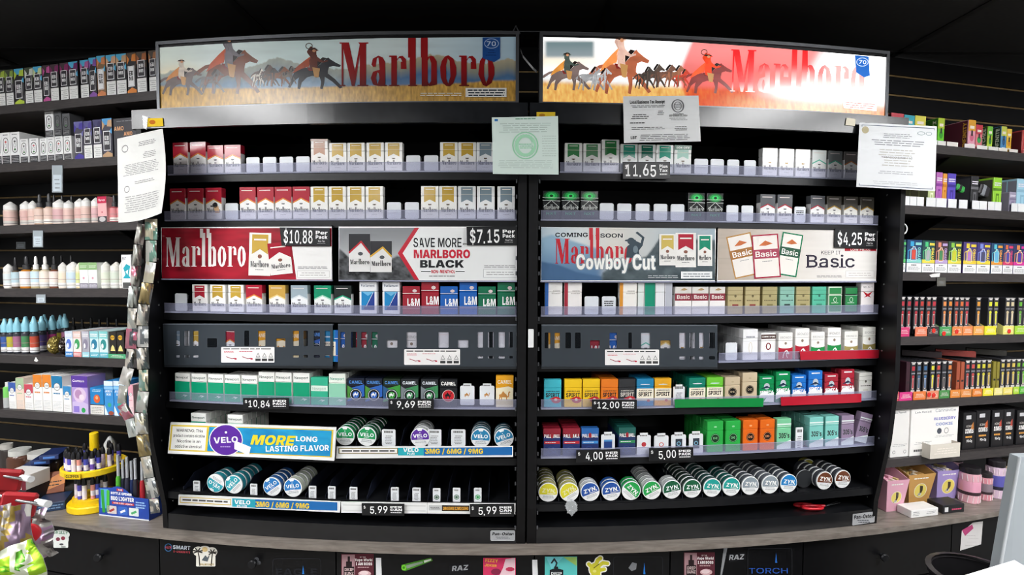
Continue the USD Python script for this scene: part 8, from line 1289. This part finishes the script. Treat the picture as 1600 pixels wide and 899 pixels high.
cab_sticker('torch_decal', 'blue outlined torch lettering decal on the right cabinet', [(rrect(1168, 1238, 857, 930, 4).difference(rrect(1169, 1237, 858, 929, 4)), '#26272b'), (Tp('TORCH', 1170, 1231, 896.5, 8.5, 500), '#2a55a8'), (Polygon([(1211, 880), (1212.6, 864), (1214.4, 880)]), '#2a6ac0')])
cab_sticker('torn_sticker', 'torn white sticker with pink remnants on the far right cabinet', [(Polygon([(1503, 829), (1512, 824), (1520, 817), (1536, 815), (1533, 851), (1500, 861)]), '#cfcccb'), (Polygon([(1503, 829), (1512, 824), (1519, 820), (1521, 826), (1508, 838)]), '#b84a7a'), (lines(1508, 1530, 835, 855, 4, .15, .3), '#b9b5b4')])
# ================================================================== things close to the viewer at the edges
def hook_pack(px, py, Y, sc, label, hue):
    q = at(px, py, Y); t = thing('hang_clip', label, 'clip', q, .35, 0, .2, group='red hanging clips'); m = M(); m.box(-.028*sc, .022*sc, 0, .012, -.03*sc, .012*sc, hue, .004); part(t, 'clip_body', m, 'plastic'); m = M(); m.box(-.022*sc, .02*sc, .002, .01, -.075*sc, -.0305*sc, hue, .003); part(t, 'clip_tail', m, 'plastic'); m = M(); m.lathe([(0, 0), (.016*sc, 0), (.016*sc, .005), (.012*sc, .007), (0, .007)], '#cc2b33', 20, trimesh.transformations.translation_matrix((.024*sc, -.004, -.052*sc)) @ trimesh.transformations.rotation_matrix(math.pi/2, (1, 0, 0))); part(t, 'round_lock', m, 'plastic')
    m = M(); m.tube([(-.06*sc, .03, .0), (.0, -.001, .0), (.05*sc, -.05, .016*sc)], .0028*sc, '#aaa', 8); part(t, 'peg', m, 'steel'); m = M(); m.tube([(.03*sc, -.022, .008*sc), (.055*sc, -.055, .019*sc)], .006*sc, '#d9dcdc', 8); part(t, 'peg_sleeve', m, 'plastic')
hook_pack(12, 745, 1.02, 1.0, 'upper red hanging clip on a metal peg at the left edge', '#8f161d'); hook_pack(32, 783, .95, 1.05, 'lower red hanging clip on a metal peg at the left edge', '#a01c24')
def hang_foil(px, py, Y, w, h, cols, label, lean):
    q = at(px, py, Y); t = thing('foil_pack', label, 'foil pack', q, .3, 0, lean, group='foil packs hanging at the left edge'); U, V = np.meshgrid(np.linspace(-1, 1, 13), np.linspace(0, 1, 19), indexing='ij'); U, V = U.ravel(), V.ravel(); n_ = meshkit.noise(np.stack([U*4+px, V*6, U*0], -1), 5)-.5
    p_ = np.stack([U*w/2*(1-.15*np.sin(V*9)*.3), -.02*(1-U**2)*np.sin(V*math.pi)+.022*n_, -V*h], 1); f = []
    for u in range(12):
        for v in range(18): a = u*19+v; f += [(a, a+1, a+20), (a, a+20, a+19)]
    f = np.array(f); k2 = meshkit.noise(np.stack([U[f].mean(1)*2.2+px, V[f].mean(1)*4, np.zeros(len(f))], -1), 8); pal = np.array([hx(c) for c in cols]); fc = pal[np.clip((k2*len(cols)).astype(int), 0, len(cols)-1)]; m = M(); soft(m, p_, f, fc, 0); m.flat(p_+[0, .0015, 0], f[:, ::-1], '#a8a8a8'); part(t, 'pouch', m, 'foil')
hang_foil(12, 790, .90, .075, .16, ['#6f6a66', '#a9a29a', '#a8904a', '#8f7a8f', '#c9c6c0'], 'crumpled silver and gold foil pack at the lower left edge', .05); hang_foil(35, 805, .98, .07, .09, ['#8a8288', '#a88aa8', '#a9a6a2', '#6a6264'], 'lilac and silver foil pack behind the gold one', -.2); hang_foil(6, 860, .82, .08, .09, ['#5aa81f', '#98c82a', '#d9e0c6', '#4a8a1c'], 'lime green foil pack at the bottom left corner', -.3)
# right edge: pale cabinet side, white tray lip, bin
e0, e1 = at(1591, 714, 1.12), at(1558.5, 899, 1.12); m = M(); e2 = e1+(e1-e0)*3.0; e2[2] = .001
tmh = trimesh.convex.convex_hull(np.array([e0, e0+[.5, .05, 0], e0+[0, .02, 0], e0+[.5, .07, 0], [e1[0], e1[1], .001], [e1[0], e1[1]+.02, .001], e1, e1+[0, .02, 0], [e1[0]+.55, e1[1]+.07, .001]])); m.tm(tmh, '#9fa6ab'); g_ = thing('grey_appliance', 'pale grey upright appliance side cutting off the right edge', 'appliance'); part(g_, 'side_face', m, 'plastic'); m = M(); m.tube([e0+[0, -.003, 0], e0*.5+e1*.5+[0, -.003, 0], e1+[0, -.003, 0]], .003, '#c2c7cb', 8); part(g_, 'edge_bead', m, 'plastic')
f0, f1 = at(1504, 900, .86), at(1585, 875.5, .90); m = M(); fr_ = [f0+[.01, -.2, 0], f1+[.0, -.2, 0]]; lo = lambda p_: np.array([p_[0], p_[1], .001]); m.tm(trimesh.convex.convex_hull(np.array([f0, f1]+fr_+[lo(f0), lo(f1), lo(fr_[0]), lo(fr_[1])])), '#e4e6e8'); solo('white_counter', m, 'plastic', 'corner of a white counter top at the lower right edge', 'counter')
bq = at(1528, 903, 1.5); t = thing('waste_bin', 'black waste bin under the right end of the counter', 'waste bin', (bq[0], bq[1], .002)); hb = bq[2]; m = M(); m.lathe([(0, 0), (.08, 0), (.11, hb-.01), (.116, hb-.008), (.116, hb), (.108, hb), (.078, .006), (0, .006)], '#1c1b1d', 28); part(t, 'bin_body', m, 'plastic'); m = M(); m.lathe([(.105, hb+.0003), (.118, hb+.0003), (.12, hb+.008), (.106, hb+.01)], '#2a282a', 28); part(t, 'liner_rim', m, 'plastic')
